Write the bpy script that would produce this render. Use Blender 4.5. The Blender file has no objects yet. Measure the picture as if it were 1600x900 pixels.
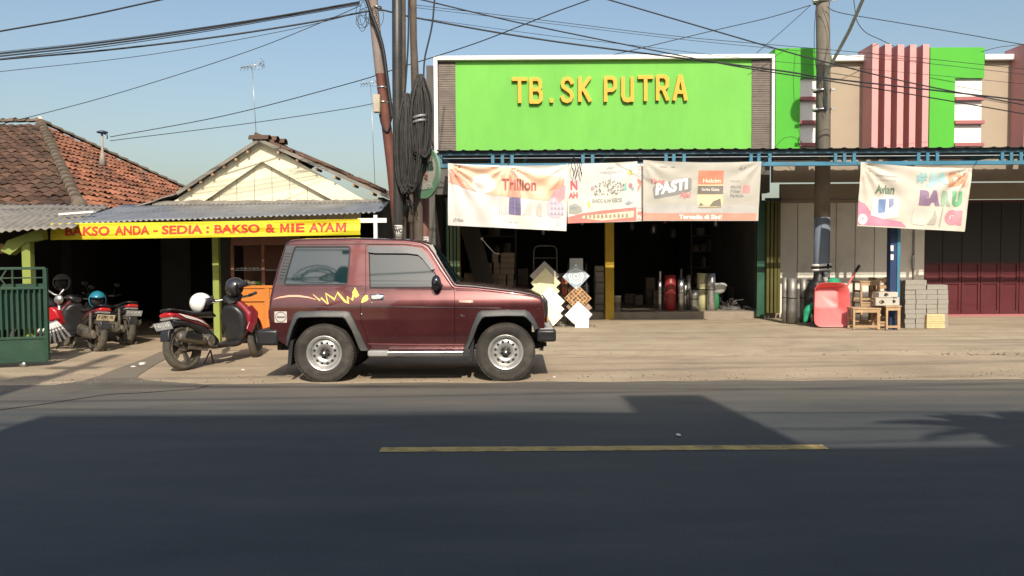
import bpy, bmesh, math, random
from mathutils import Vector, Matrix, noise
from mathutils.geometry import tessellate_polygon
R = math.radians
random.seed(7)
SC = bpy.context.scene
COL = SC.collection

# ------------------------------------------------------------------ camera
F = 1250.0; CAMZ = 1.5; PITCH = math.atan(50/1250); ROLL = 0.006
_f = Vector((0, math.cos(PITCH), -math.sin(PITCH)))
_u0 = Vector((0, math.sin(PITCH), math.cos(PITCH))); _r0 = Vector((1, 0, 0))
_r = _r0*math.cos(ROLL) - _u0*math.sin(ROLL)
_u = _u0*math.cos(ROLL) + _r0*math.sin(ROLL)
cam_d = bpy.data.cameras.new('camera'); cam = bpy.data.objects.new('camera', cam_d); COL.objects.link(cam)
cam_d.sensor_width = 36; cam_d.lens = 36*F/1600; cam_d.clip_start = 0.05; cam_d.clip_end = 3000
m = Matrix((( _r.x, _u.x, -_f.x, 0), (_r.y, _u.y, -_f.y, 0), (_r.z, _u.z, -_f.z, CAMZ), (0, 0, 0, 1)))
cam.matrix_world = m
SC.camera = cam

# ------------------------------------------------------------------ light
SUN_EL = 39.0; SUN_AZ = 7.0       # sun stands behind the camera, a little to its right
world = bpy.data.worlds.new('World'); SC.world = world; world.use_nodes = True
wn = world.node_tree; wn.nodes.clear()
sky = wn.nodes.new('ShaderNodeTexSky'); sky.sky_type = 'NISHITA'; sky.sun_disc = False
sky.sun_elevation = R(SUN_EL); sky.sun_rotation = R(180 - SUN_AZ)
sky.air_density = 1.35; sky.dust_density = 3.3; sky.ozone_density = 1.8; sky.altitude = 0
bg = wn.nodes.new('ShaderNodeBackground'); bg.inputs['Strength'].default_value = 0.115
wo = wn.nodes.new('ShaderNodeOutputWorld')
wn.links.new(sky.outputs[0], bg.inputs[0]); wn.links.new(bg.outputs[0], wo.inputs[0])
sd = bpy.data.lights.new('sun', 'SUN'); sd.energy = 4.3; sd.angle = R(0.53); sd.color = (1, .91, .77)
so = bpy.data.objects.new('sun', sd); COL.objects.link(so)
tosun = Vector((math.sin(R(SUN_AZ))*math.cos(R(SUN_EL)), -math.cos(R(SUN_AZ))*math.cos(R(SUN_EL)), math.sin(R(SUN_EL))))
so.rotation_euler = tosun.to_track_quat('Z', 'Y').to_euler(); so.location = tosun*40
SC.view_settings.view_transform = 'Standard'; SC.view_settings.look = 'None'
SC.view_settings.exposure = 0.35; SC.view_settings.gamma = 1; SC.view_settings.use_curve_mapping = False
SC.render.engine = 'CYCLES'

# ------------------------------------------------------------------ helpers
def P(px, py, D):
    d = _f*F + _r*(px-800) + _u*(450-py)
    d = d*(D/d.y)
    return Vector((d.x, d.y, d.z+CAMZ))
def X(px, D, py=400): return P(px, py, D).x
def Z(py, D, px=800): return P(px, py, D).z

def tag(o, label=None, cat=None, group=None, kind=None):
    if label: o['label'] = label
    if cat: o['category'] = cat
    if group: o['group'] = group
    if kind: o['kind'] = kind
    return o
def thing(name, label, cat, loc=(0, 0, 0), rz=0, group=None, rx=0, ry=0):
    o = bpy.data.objects.new(name, None); COL.objects.link(o)
    o.empty_display_size = .1
    o.location = loc; o.rotation_euler = (rx, ry, rz)
    return tag(o, label, cat, group)
def mloc(o):
    return Matrix.Translation(o.location) @ o.rotation_euler.to_matrix().to_4x4()
def world_of(o):
    return (world_of(o.parent) if o.parent else Matrix.Identity(4)) @ mloc(o)
def copy_tree(o, parent=None, loc=None, rz=None):
    c = o.copy(); COL.objects.link(c); c.parent = parent
    if loc is not None: c.location = loc
    if rz is not None: c.rotation_euler = (c.rotation_euler[0], c.rotation_euler[1], rz)
    for ch in [x for x in bpy.data.objects if x.parent == o and x is not c]:
        copy_tree(ch, c)
    return c

class MB:
    def __init__(s): s.v = []; s.f = []; s.sm = []
    def add(s, vs, fs, smooth=False):
        n = len(s.v); s.v += [Vector(v) for v in vs]
        for f in fs: s.f.append([i+n for i in f]); s.sm.append(smooth)
        return s
    def box(s, x0, x1, y0, y1, z0, z1):
        vs = [(x0,y0,z0),(x1,y0,z0),(x1,y1,z0),(x0,y1,z0),(x0,y0,z1),(x1,y0,z1),(x1,y1,z1),(x0,y1,z1)]
        return s.add(vs, [(0,3,2,1),(4,5,6,7),(0,1,5,4),(1,2,6,5),(2,3,7,6),(3,0,4,7)])
    def bar(s, a, b, w, h=None, up=(0,0,1)):
        h = h or w; a = Vector(a); b = Vector(b); d = (b-a).normalized(); up = Vector(up)
        if abs(d.dot(up)) > .98: up = Vector((0,1,0))
        r = d.cross(up).normalized(); u = r.cross(d)
        vs = []
        for p in (a, b):
            for i, j in ((-1,-1),(1,-1),(1,1),(-1,1)): vs.append(p + r*i*w/2 + u*j*h/2)
        return s.add(vs, [(3,2,1,0),(4,5,6,7),(0,1,5,4),(1,2,6,5),(2,3,7,6),(3,0,4,7)])
    def tube(s, pts, r, n=8, cap=True, closed=False):
        pts = [Vector(p) for p in pts]; N = len(pts); rs = r if isinstance(r, (list, tuple)) else [r]*N
        rings = []; prev = None
        for i, p in enumerate(pts):
            if closed: t = pts[(i+1) % N]-pts[i-1]
            else: t = pts[min(i+1, N-1)]-pts[max(i-1, 0)]
            t = t.normalized() if t.length > 1e-9 else Vector((0,0,1))
            if prev is None:
                a = Vector((0,0,1)) if abs(t.z) < .9 else Vector((1,0,0)); prev = t.cross(a).normalized()
            q = prev - t*prev.dot(t)
            if q.length < 1e-6: q = t.orthogonal()
            q.normalize(); prev = q; w = t.cross(q)
            rings.append([p + (q*math.cos(2*math.pi*k/n) + w*math.sin(2*math.pi*k/n))*rs[i] for k in range(n)])
        vs = [v for g in rings for v in g]; fs = []
        for i in range(N if closed else N-1):
            j = (i+1) % N
            for k in range(n): fs.append((i*n+k, i*n+(k+1) % n, j*n+(k+1) % n, j*n+k))
        s.add(vs, fs, True)
        if cap and not closed:
            s.add(rings[0], [tuple(range(n))[::-1]]); s.add(rings[-1], [tuple(range(n))])
        return s
    def lathe(s, prof, o=(0,0,0), axis='z', n=24, smooth=True, a0=0, a1=2*math.pi):
        o = Vector(o); full = abs(a1-a0-2*math.pi) < 1e-6; vs = []; m_ = n if full else n+1
        for (r, h) in prof:
            for k in range(m_):
                a = a0+(a1-a0)*k/n; c, d = r*math.cos(a), r*math.sin(a)
                vs.append(o + (Vector((c, d, h)) if axis == 'z' else Vector((h, c, d)) if axis == 'x' else Vector((c, h, d))))
        fs = []
        for i in range(len(prof)-1):
            for k in range(n if full else n):
                k2 = (k+1) % m_ if full else k+1
                fs.append((i*m_+k, i*m_+k2, (i+1)*m_+k2, (i+1)*m_+k))
        return s.add(vs, fs, smooth)
    def prism(s, poly, f0, f1):
        """poly: 2d points, f0/f1 map (u,v) to 3d for the two ends"""
        n = len(poly); a = [Vector(f0(*p)) for p in poly]; b = [Vector(f1(*p)) for p in poly]
        tri = tessellate_polygon([[Vector((p[0], p[1], 0)) for p in poly]])
        fs = [tuple(t) for t in tri] + [tuple(i+n for i in t[::-1]) for t in tri]
        for i in range(n): fs.append((i, (i+1) % n, (i+1) % n+n, i+n))
        return s.add(a+b, fs)
    def xz(s, poly, y0, y1):
        return s.prism(poly, lambda u, v: (u, y0, v), lambda u, v: (u, y1, v))
    def sphere(s, c, r, n=12, m_=8, sc=(1,1,1)):
        c = Vector(c); vs = []; fs = []
        for i in range(m_+1):
            t = math.pi*i/m_
            for k in range(n):
                a = 2*math.pi*k/n
                vs.append(c+Vector((r*sc[0]*math.sin(t)*math.cos(a), r*sc[1]*math.sin(t)*math.sin(a), r*sc[2]*math.cos(t))))
        for i in range(m_):
            for k in range(n): fs.append((i*n+k, i*n+(k+1) % n, (i+1)*n+(k+1) % n, (i+1)*n+k))
        return s.add(vs, fs, True)
    def build(s, name, mat, parent=None, world=False, bevel=0, seg=2, smooth=None, solid=0, recalc=True, sub=0):
        me = bpy.data.meshes.new(name)
        vs = s.v
        if parent is not None and world:
            inv = world_of(parent).inverted(); vs = [inv @ v for v in vs]
        me.from_pydata([tuple(v) for v in vs], [], s.f)
        for p, q in zip(me.polygons, s.sm): p.use_smooth = q if smooth is None else smooth
        bm = bmesh.new(); bm.from_mesh(me)
        bmesh.ops.remove_doubles(bm, verts=bm.verts, dist=1e-5)
        bmesh.ops.delete(bm, geom=[v for v in bm.verts if not v.link_faces], context='VERTS')
        if recalc: bmesh.ops.recalc_face_normals(bm, faces=bm.faces)
        bm.to_mesh(me); bm.free()
        me.materials.append(mat)
        o = bpy.data.objects.new(name, me); COL.objects.link(o)
        if parent is not None: o.parent = parent
        if solid:
            d = o.modifiers.new('s', 'SOLIDIFY'); d.thickness = solid; d.offset = 0
        if sub:
            d = o.modifiers.new('u', 'SUBSURF'); d.levels = sub; d.render_levels = sub
        if bevel:
            d = o.modifiers.new('b', 'BEVEL'); d.width = bevel; d.segments = seg; d.limit_method = 'ANGLE'; d.angle_limit = R(32)
            d.harden_normals = False
            if smooth is None:
                for p in me.polygons: p.use_smooth = True
                try: me.set_sharp_from_angle(angle=R(40))
                except Exception: pass
        return o

def inset_poly(poly, r):
    n = len(poly); out = []
    A = sum(poly[i][0]*poly[(i+1) % n][1]-poly[(i+1) % n][0]*poly[i][1] for i in range(n))
    sg = 1 if A > 0 else -1
    for i in range(n):
        p0, p1, p2 = Vector(poly[i-1]), Vector(poly[i]), Vector(poly[(i+1) % n])
        a = (p1-p0).normalized(); b = (p2-p1).normalized()
        na = Vector((-a.y, a.x)); nb = Vector((-b.y, b.x)); nn = na+nb
        if nn.length < 1e-6: nn = na
        nn.normalize(); k = max(.35, nn.dot(na))
        out.append(tuple(p1+nn*sg*r/k))
    return out
def rounded(poly, r, seg=4):
    n = len(poly); out = []
    for i in range(n):
        p0, p1, p2 = Vector(poly[i-1]), Vector(poly[i]), Vector(poly[(i+1) % n])
        a = (p0-p1); b = (p2-p1); q = min(r, a.length*.45, b.length*.45)
        A = p1+a.normalized()*q; B = p1+b.normalized()*q
        for k in range(seg+1):
            t = k/seg; out.append(tuple(A*(1-t)**2+p1*2*t*(1-t)+B*t*t))
    return out
def flat(loops):
    """triangulated 2d polygon with holes -> bmesh in the xy plane"""
    bm = bmesh.new()
    vs = [bm.verts.new((p[0], p[1], 0)) for l in loops for p in l]
    for t in tessellate_polygon([[Vector((p[0], p[1], 0)) for p in l] for l in loops]):
        try: bm.faces.new([vs[i] for i in t])
        except ValueError: pass
    bmesh.ops.recalc_face_normals(bm, faces=bm.faces)
    return bm
def slice_bm(bm, axis, step):
    i = 0 if axis == 'x' else 1
    if not len(bm.verts): return
    lo = min(v.co[i] for v in bm.verts); hi = max(v.co[i] for v in bm.verts)
    no = Vector((1,0,0)) if i == 0 else Vector((0,1,0)); k = math.floor(lo/step)+1
    while k*step < hi-1e-6:
        co = Vector((0,0,0)); co[i] = k*step
        bmesh.ops.bisect_plane(bm, geom=bm.verts[:]+bm.edges[:]+bm.faces[:], plane_co=co, plane_no=no, dist=1e-6)
        k += 1
def bm_add(mb, bm, fn, smooth=True):
    bm.verts.index_update()
    mb.add([fn(v.co.x, v.co.y) for v in bm.verts], [[v.index for v in f.verts] for f in bm.faces], smooth)
    bm.free(); return mb
_tc = {}
def text_bm(body, w, h, x0, y0, bold=.0, shear=0, fit=True, spacing=1.0):
    """text fitted into the box x0..x0+w, y0..y0+h as a flat bmesh"""
    cu = bpy.data.curves.new('t', 'FONT'); cu.body = body; cu.size = 1; cu.offset = bold; cu.shear = shear
    cu.resolution_u = 3; cu.space_character = spacing
    ob = bpy.data.objects.new('t', cu); COL.objects.link(ob)
    dg = bpy.context.evaluated_depsgraph_get(); dg.update()
    me = bpy.data.meshes.new_from_object(ob.evaluated_get(dg))
    bm = bmesh.new(); bm.from_mesh(me)
    bpy.data.objects.remove(ob); bpy.data.meshes.remove(me); bpy.data.curves.remove(cu)
    bmesh.ops.triangulate(bm, faces=bm.faces)
    xs = [v.co.x for v in bm.verts]; ys = [v.co.y for v in bm.verts]
    a, b, c, d = min(xs), max(xs), min(ys), max(ys)
    sx = w/(b-a); sy = h/(d-c)
    for v in bm.verts: v.co = Vector((x0+(v.co.x-a)*sx, y0+(v.co.y-c)*sy, 0))
    return bm

# ------------------------------------------------------------------ materials
def lin(c):
    return tuple(((x/255)/12.92 if x/255 <= .04045 else ((x/255+.055)/1.055)**2.4) for x in c)
_M = {}
def M(name, col, rough=.7, metal=0, var=.18, scale=3.0, bump=.15, bscale=60, coat=0, spec=.5, dirt=None, dirt_amt=.3, island=0, trans=0, ior=None, stretch=(1,1,1)):
    if name in _M: return _M[name]
    mt = bpy.data.materials.new(name); mt.use_nodes = True; nt = mt.node_tree; N = nt.nodes; L = nt.links
    bs = N['Principled BSDF']; bs.inputs['Roughness'].default_value = rough; bs.inputs['Metallic'].default_value = metal
    bs.inputs['Specular IOR Level'].default_value = spec; bs.inputs['Coat Weight'].default_value = coat
    bs.inputs['Coat Roughness'].default_value = .04
    if ior: bs.inputs['IOR'].default_value = ior
    tc = N.new('ShaderNodeTexCoord'); mp = N.new('ShaderNodeMapping'); mp.inputs['Scale'].default_value = stretch
    L.new(tc.outputs['Object'], mp.inputs[0])
    def nz(sc, det=5, ro=.6):
        n = N.new('ShaderNodeTexNoise'); n.inputs['Scale'].default_value = sc; n.inputs['Detail'].default_value = det
        n.inputs['Roughness'].default_value = ro; L.new(mp.outputs[0], n.inputs['Vector']); return n
    def mul(c, k): return (min(1, c[0]*k), min(1, c[1]*k), min(1, c[2]*k), 1)
    n1 = nz(scale); rp = N.new('ShaderNodeValToRGB')
    rp.color_ramp.elements[0].position = .3; rp.color_ramp.elements[1].position = .7
    rp.color_ramp.elements[0].color = mul(col, 1-var); rp.color_ramp.elements[1].color = mul(col, 1+var*.7)
    L.new(n1.outputs['Fac'], rp.inputs[0]); out = rp.outputs[0]
    if island:
        g = N.new('ShaderNodeNewGeometry'); hs = N.new('ShaderNodeHueSaturation')
        mr = N.new('ShaderNodeMapRange'); mr.inputs['To Min'].default_value = 1-island; mr.inputs['To Max'].default_value = 1+island
        L.new(g.outputs['Random Per Island'], mr.inputs[0]); L.new(mr.outputs[0], hs.inputs['Value']); L.new(out, hs.inputs['Color']); out = hs.outputs[0]
    if dirt:
        n2 = nz(scale*.6, 8, .7); r2 = N.new('ShaderNodeValToRGB'); r2.color_ramp.elements[0].position = .48; r2.color_ramp.elements[1].position = .68
        L.new(n2.outputs['Fac'], r2.inputs[0]); mm = N.new('ShaderNodeMath'); mm.operation = 'MULTIPLY'; mm.inputs[1].default_value = dirt_amt
        L.new(r2.outputs[0], mm.inputs[0]); mx = N.new('ShaderNodeMix'); mx.data_type = 'RGBA'
        L.new(mm.outputs[0], mx.inputs[0]); L.new(out, mx.inputs[6]); mx.inputs[7].default_value = (*dirt, 1); out = mx.outputs[2]
    L.new(out, bs.inputs['Base Color'])
    if rough > .12:
        mr = N.new('ShaderNodeMapRange'); mr.inputs['To Min'].default_value = max(0, rough-.1); mr.inputs['To Max'].default_value = min(1, rough+.1)
        L.new(n1.outputs['Fac'], mr.inputs[0]); L.new(mr.outputs[0], bs.inputs['Roughness'])
    if bump:
        n3 = nz(bscale, 3); bp = N.new('ShaderNodeBump'); bp.inputs['Strength'].default_value = bump; bp.inputs['Distance'].default_value = .01
        L.new(n3.outputs['Fac'], bp.inputs['Height']); L.new(bp.outputs[0], bs.inputs['Normal'])
    if trans:
        tr = N.new('ShaderNodeBsdfTranslucent'); L.new(out, tr.inputs[0]); ms = N.new('ShaderNodeMixShader'); ms.inputs[0].default_value = trans
        L.new(bs.outputs[0], ms.inputs[1]); L.new(tr.outputs[0], ms.inputs[2]); L.new(ms.outputs[0], N['Material Output'].inputs[0])
    _M[name] = mt; return mt
DUST = (.30, .24, .17)
m_green = M('green plaster', (.155, .46, .075), .85, var=.10, scale=1.3, bump=.25, bscale=25, dirt=(.11, .35, .06), dirt_amt=.5, stretch=(1, 1, .35))
m_greend = M('leaf green plaster', (.075, .40, .035), .85, var=.08, scale=1.3, bump=.2, bscale=25)
m_white = M('white paint', (.78, .76, .72), .7, var=.05, scale=2, dirt=(.6, .56, .48), dirt_amt=.25)
m_beige = M('beige plaster', (.36, .29, .215), .9, var=.06, scale=1.5, bump=.2, dirt=(.42, .35, .26), dirt_amt=.3)
m_pink = M('pink plaster', (.62, .30, .29), .85, var=.06, scale=2, bump=.2)
m_pinkd = M('dusty red trim', (.36, .13, .13), .85, var=.06, scale=2)
m_yel = M('yellow sign paint', (.72, .36, .02), .5, var=.06)
m_yeld = M('dark letter edge', (.34, .17, .02), .6)
m_louvre = M('grey brown louvre', (.17, .14, .12), .8, var=.25, scale=4, dirt=(.28, .24, .2), dirt_amt=.4)
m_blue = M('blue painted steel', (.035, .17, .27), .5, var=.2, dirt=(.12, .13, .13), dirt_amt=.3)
m_blue_shade = M('shade toned blue steel', (.012, .035, .10), .5, var=.2)  # darker copy of the truss blue, shade put into the colour
m_corrd = M('dark corrugated tin', (.045, .055, .06), .6, metal=.3, var=.4, scale=5)
m_tin = M('weathered zinc', (.24, .25, .27), .5, metal=.35, var=.22, scale=4, dirt=(.2, .17, .13), dirt_amt=.4, stretch=(1, .3, 1))
m_asb = M('grey fibre cement', (.22, .20, .17), .95, var=.25, scale=5, dirt=(.1, .09, .07), dirt_amt=.5)
m_conc = M('concrete', (.30, .27, .23), .95, var=.2, scale=3, bump=.4, bscale=30, dirt=(.22, .19, .15), dirt_amt=.4)
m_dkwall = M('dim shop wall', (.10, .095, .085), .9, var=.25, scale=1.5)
m_black = M('black rubber', (.015, .015, .016), .7, var=.3, bump=.1)
m_blackp = M('black plastic', (.018, .018, .02), .38, var=.2, bump=.05, dirt=(.09, .08, .06), dirt_amt=.25)
m_cable = M('black cable', (.014, .016, .02), .6, var=.2, bump=0)
m_chrome = M('polished metal', (.72, .72, .72), .22, metal=1, var=.08)
m_steel = M('galvanised steel', (.42, .42, .41), .38, metal=.85, var=.22, scale=6)
m_wood = M('raw wood', (.42, .28, .16), .85, var=.25, scale=6, bump=.3, dirt=(.25, .17, .1), dirt_amt=.4)
m_cream = M('cream painted board', (.74, .69, .50), .8, var=.05, scale=2, dirt=(.55, .49, .34), dirt_amt=.3)
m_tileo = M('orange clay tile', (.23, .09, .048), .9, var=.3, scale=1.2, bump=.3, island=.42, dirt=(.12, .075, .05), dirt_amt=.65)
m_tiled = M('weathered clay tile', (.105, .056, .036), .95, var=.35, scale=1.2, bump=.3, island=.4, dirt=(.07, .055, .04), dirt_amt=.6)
m_mortar = M('mossy ridge mortar', (.13, .10, .075), 1, var=.35, scale=5, bump=.6, bscale=15, dirt=(.10, .09, .06), dirt_amt=.6)
m_lime = M('lime green paint', (.22, .27, .055), .75, var=.12, dirt=(.2, .22, .06), dirt_amt=.3)
m_card = M('dull cardboard', (.22, .17, .12), .9, var=.15, island=.15)
m_glass = M('dark window glass', (.010, .026, .030), .03, var=.05, bump=0, spec=.5, ior=1.95)
m_paint = M('maroon car paint', (.085, .018, .020), .27, metal=.55, var=.08, scale=2, bump=.0, coat=1, dirt=(.15, .06, .05), dirt_amt=.2)
m_trim = M('grey plastic trim', (.05, .053, .055), .5, var=.2, dirt=(.16, .14, .11), dirt_amt=.35)
m_tyre = M('dusty tyre rubber', (.045, .04, .035), .9, var=.3, scale=8, bump=.3, dirt=(.13, .11, .085), dirt_amt=.6)
# ------------------------------------------------------------------ ground
def sheet_mat(name, c1, c2, c3, rough, sc, stretch, fine=180, fstr=.35, extra=None):
    mt = bpy.data.materials.new(name); mt.use_nodes = True; nt = mt.node_tree; N = nt.nodes; L = nt.links; bs = N['Principled BSDF']
    bs.inputs['Roughness'].default_value = rough
    tc = N.new('ShaderNodeTexCoord'); mp = N.new('ShaderNodeMapping'); mp.inputs['Scale'].default_value = stretch; L.new(tc.outputs['Object'], mp.inputs[0])
    n1 = N.new('ShaderNodeTexNoise'); n1.inputs['Scale'].default_value = sc; n1.inputs['Detail'].default_value = 8; n1.inputs['Roughness'].default_value = .65; L.new(mp.outputs[0], n1.inputs['Vector'])
    rp = N.new('ShaderNodeValToRGB'); e = rp.color_ramp.elements
    e[0].position = .30; e[0].color = (*c1, 1); e[1].position = .72; e[1].color = (*c3, 1); k = e.new(.5); k.color = (*c2, 1)
    L.new(n1.outputs['Fac'], rp.inputs[0]); out = rp.outputs[0]
    n2 = N.new('ShaderNodeTexNoise'); n2.inputs['Scale'].default_value = fine; n2.inputs['Detail'].default_value = 2; L.new(tc.outputs['Object'], n2.inputs['Vector'])
    r2 = N.new('ShaderNodeMapRange'); r2.inputs['From Min'].default_value = .3; r2.inputs['From Max'].default_value = .7; r2.inputs['To Min'].default_value = 1-fstr; r2.inputs['To Max'].default_value = 1+fstr
    L.new(n2.outputs['Fac'], r2.inputs[0]); hs = N.new('ShaderNodeHueSaturation'); L.new(out, hs.inputs['Color']); L.new(r2.outputs[0], hs.inputs['Value']); out = hs.outputs[0]
    if extra: out = extra(N, L, tc, out)
    L.new(out, bs.inputs['Base Color'])
    bp = N.new('ShaderNodeBump'); bp.inputs['Strength'].default_value = .35; bp.inputs['Distance'].default_value = .006
    L.new(n2.outputs['Fac'], bp.inputs['Height']); L.new(bp.outputs[0], bs.inputs['Normal'])
    return mt
def mixin(N, L, fac, a, col):
    mx = N.new('ShaderNodeMix'); mx.data_type = 'RGBA'; L.new(fac, mx.inputs[0]); L.new(a, mx.inputs[6]); mx.inputs[7].default_value = (*col, 1); return mx.outputs[2]
def road_extra(N, L, tc, out):
    # blown sand lying towards the far edge of the asphalt, in streaks along the traffic
    sp = N.new('ShaderNodeSeparateXYZ'); L.new(tc.outputs['Object'], sp.inputs[0])
    mp = N.new('ShaderNodeMapping'); mp.inputs['Scale'].default_value = (.25, 2.2, 1); L.new(tc.outputs['Object'], mp.inputs[0])
    n = N.new('ShaderNodeTexNoise'); n.inputs['Scale'].default_value = 1.5; n.inputs['Detail'].default_value = 7; L.new(mp.outputs[0], n.inputs['Vector'])
    a = N.new('ShaderNodeMath'); a.operation = 'MULTIPLY_ADD'; a.inputs[1].default_value = 2.6; L.new(n.outputs['Fac'], a.inputs[0]); L.new(sp.outputs['Y'], a.inputs[2])
    r = N.new('ShaderNodeMapRange'); r.inputs['From Min'].default_value = 8.6; r.inputs['From Max'].default_value = 11.6; r.inputs['To Max'].default_value = .62; L.new(a.outputs[0], r.inputs[0])
    out = mixin(N, L, r.outputs[0], out, (.24, .195, .14))
    # oil drips and darker patches, and a net of fine hairline cracks
    n4 = N.new('ShaderNodeTexNoise'); n4.inputs['Scale'].default_value = .9; n4.inputs['Detail'].default_value = 9; n4.inputs['Roughness'].default_value = .75; L.new(tc.outputs['Object'], n4.inputs['Vector'])
    r4 = N.new('ShaderNodeMapRange'); r4.inputs['From Min'].default_value = .56; r4.inputs['From Max'].default_value = .70; r4.inputs['To Max'].default_value = .38; L.new(n4.outputs['Fac'], r4.inputs[0])
    out = mixin(N, L, r4.outputs[0], out, (.028, .031, .032))
    v = N.new('ShaderNodeTexVoronoi'); v.feature = 'DISTANCE_TO_EDGE'; v.inputs['Scale'].default_value = .55; wp = N.new('ShaderNodeMix'); wp.data_type = 'VECTOR'; wp.inputs[0].default_value = .25
    L.new(tc.outputs['Object'], wp.inputs[4]); L.new(n4.outputs['Color'], wp.inputs[5]); L.new(wp.outputs[1], v.inputs['Vector'])
    r5 = N.new('ShaderNodeMapRange'); r5.inputs['From Min'].default_value = .0; r5.inputs['From Max'].default_value = .006; r5.inputs['To Min'].default_value = .45; r5.inputs['To Max'].default_value = 0; L.new(v.outputs['Distance'], r5.inputs[0])
    k5 = N.new('ShaderNodeMath'); k5.operation = 'MULTIPLY'; L.new(r5.outputs[0], k5.inputs[0]); L.new(r4.outputs[0], k5.inputs[1]); k6 = N.new('ShaderNodeMath'); k6.operation = 'MULTIPLY'; k6.inputs[1].default_value = 2.2; L.new(k5.outputs[0], k6.inputs[0])
    return mixin(N, L, k6.outputs[0], out, (.015, .016, .017))
m_road = sheet_mat('asphalt', (.038, .043, .045), (.050, .055, .056), (.071, .071, .066), .80, 1.2, (.35, 1.6, 1), 110, .34, road_extra)
m_sand = sheet_mat('trodden sandy earth', (.23, .18, .125), (.325, .255, .175), (.40, .32, .225), .97, 1.1, (.6, 1.3, 1), 90, .18)
def pave_extra(N, L, tc, out):
    n = N.new('ShaderNodeTexNoise'); n.inputs['Scale'].default_value = 2.4; n.inputs['Detail'].default_value = 8; L.new(tc.outputs['Object'], n.inputs['Vector'])
    r = N.new('ShaderNodeMapRange'); r.inputs['From Min'].default_value = .5; r.inputs['From Max'].default_value = .7; r.inputs['To Max'].default_value = .5; L.new(n.outputs['Fac'], r.inputs[0])
    out = mixin(N, L, r.outputs[0], out, (.23, .18, .125))
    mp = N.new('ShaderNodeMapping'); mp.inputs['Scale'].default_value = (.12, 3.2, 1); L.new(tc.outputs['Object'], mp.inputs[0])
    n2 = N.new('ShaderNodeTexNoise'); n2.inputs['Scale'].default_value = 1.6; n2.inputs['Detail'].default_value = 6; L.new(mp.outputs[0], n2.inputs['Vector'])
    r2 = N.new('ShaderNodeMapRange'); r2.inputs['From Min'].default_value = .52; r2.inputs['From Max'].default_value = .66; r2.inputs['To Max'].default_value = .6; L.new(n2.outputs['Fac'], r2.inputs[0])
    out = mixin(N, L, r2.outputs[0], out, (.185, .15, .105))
    n3 = N.new('ShaderNodeTexNoise'); n3.inputs['Scale'].default_value = 1.1; n3.inputs['Detail'].default_value = 10; n3.inputs['Roughness'].default_value = .8; L.new(tc.outputs['Object'], n3.inputs['Vector'])
    r3 = N.new('ShaderNodeMapRange'); r3.inputs['From Min'].default_value = .60; r3.inputs['From Max'].default_value = .72; r3.inputs['To Max'].default_value = .7; L.new(n3.outputs['Fac'], r3.inputs[0])
    return mixin(N, L, r3.outputs[0], out, (.44, .38, .29))
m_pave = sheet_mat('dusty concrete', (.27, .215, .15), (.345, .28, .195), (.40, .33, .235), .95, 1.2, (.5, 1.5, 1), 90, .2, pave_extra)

def grid(name, x0, x1, nx, ys, zf, mat, jit=None, label=None):
    mb = MB(); vs = []; fs = []; ny = len(ys)
    for i in range(nx+1):
        x = x0+(x1-x0)*i/nx
        for j, y in enumerate(ys):
            yy = y+(jit(x, j) if jit else 0); vs.append((x, yy, zf(x, yy, j)))
    for i in range(nx):
        for j in range(ny-1): fs.append((i*ny+j, (i+1)*ny+j, (i+1)*ny+j+1, i*ny+j+1))
    mb.add(vs, fs, False)
    o = mb.build(name, mat, recalc=False); tag(o, kind='structure'); return o
def nz2(x, y, s=1, sd=0): return noise.noise(Vector((x*s, y*s, sd)))
mb = MB(); mb.add([(-900,-900,-.03),(900,-900,-.03),(900,900,-.03),(-900,900,-.03)], [(0,1,2,3)]); tag(mb.build('ground', m_sand, recalc=False), kind='structure')
mb = MB(); mb.add([(-300,-1.2,0),(300,-1.2,0),(300,9.9,0),(-300,9.9,0)], [(0,1,2,3)]); tag(mb.build('road', m_road, recalc=False), kind='structure')
def verge_z(x, y, j):
    if j == 0: return .001
    b = .006+min(1, max(0, (y-9.6)/2.5))*.035
    return b+.006*nz2(x, y, 1.6)
ys = [9.46, 9.54, 9.7, 9.9, 10.1, 10.4, 10.7, 11.0, 11.3, 11.62, 12, 12.5, 13, 13.6, 14.2, 15, 16, 17, 18.5]
grid('earth_verge', -45, 45, 600, ys, verge_z, m_sand, lambda x, j: (.09*nz2(x, 0, 1.3)+.045*nz2(x, 0, 5, 3)+.02*nz2(x, 0, 19, 3))*(1 if j < 2 else 0))
# raised concrete forecourt in front of the shops, in two worn steps
def fore_z(x, y, j):
    prof = [.034, .048, .072, .095, .112, .124, .14, .165, .18, .19, .19]
    return prof[j]+.004*nz2(x, y, 2.0)+(-.02*max(0, nz2(x, 1, 2.5, 9)) if j in (1, 5) else 0)
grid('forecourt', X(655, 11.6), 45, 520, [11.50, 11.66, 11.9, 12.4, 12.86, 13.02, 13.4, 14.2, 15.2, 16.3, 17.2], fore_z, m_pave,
     lambda x, j: (.03*nz2(x, 0, 1.7, 5)+.02*nz2(x, 0, 8, 5)) if j in (0, 1, 4, 5) else 0)
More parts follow.
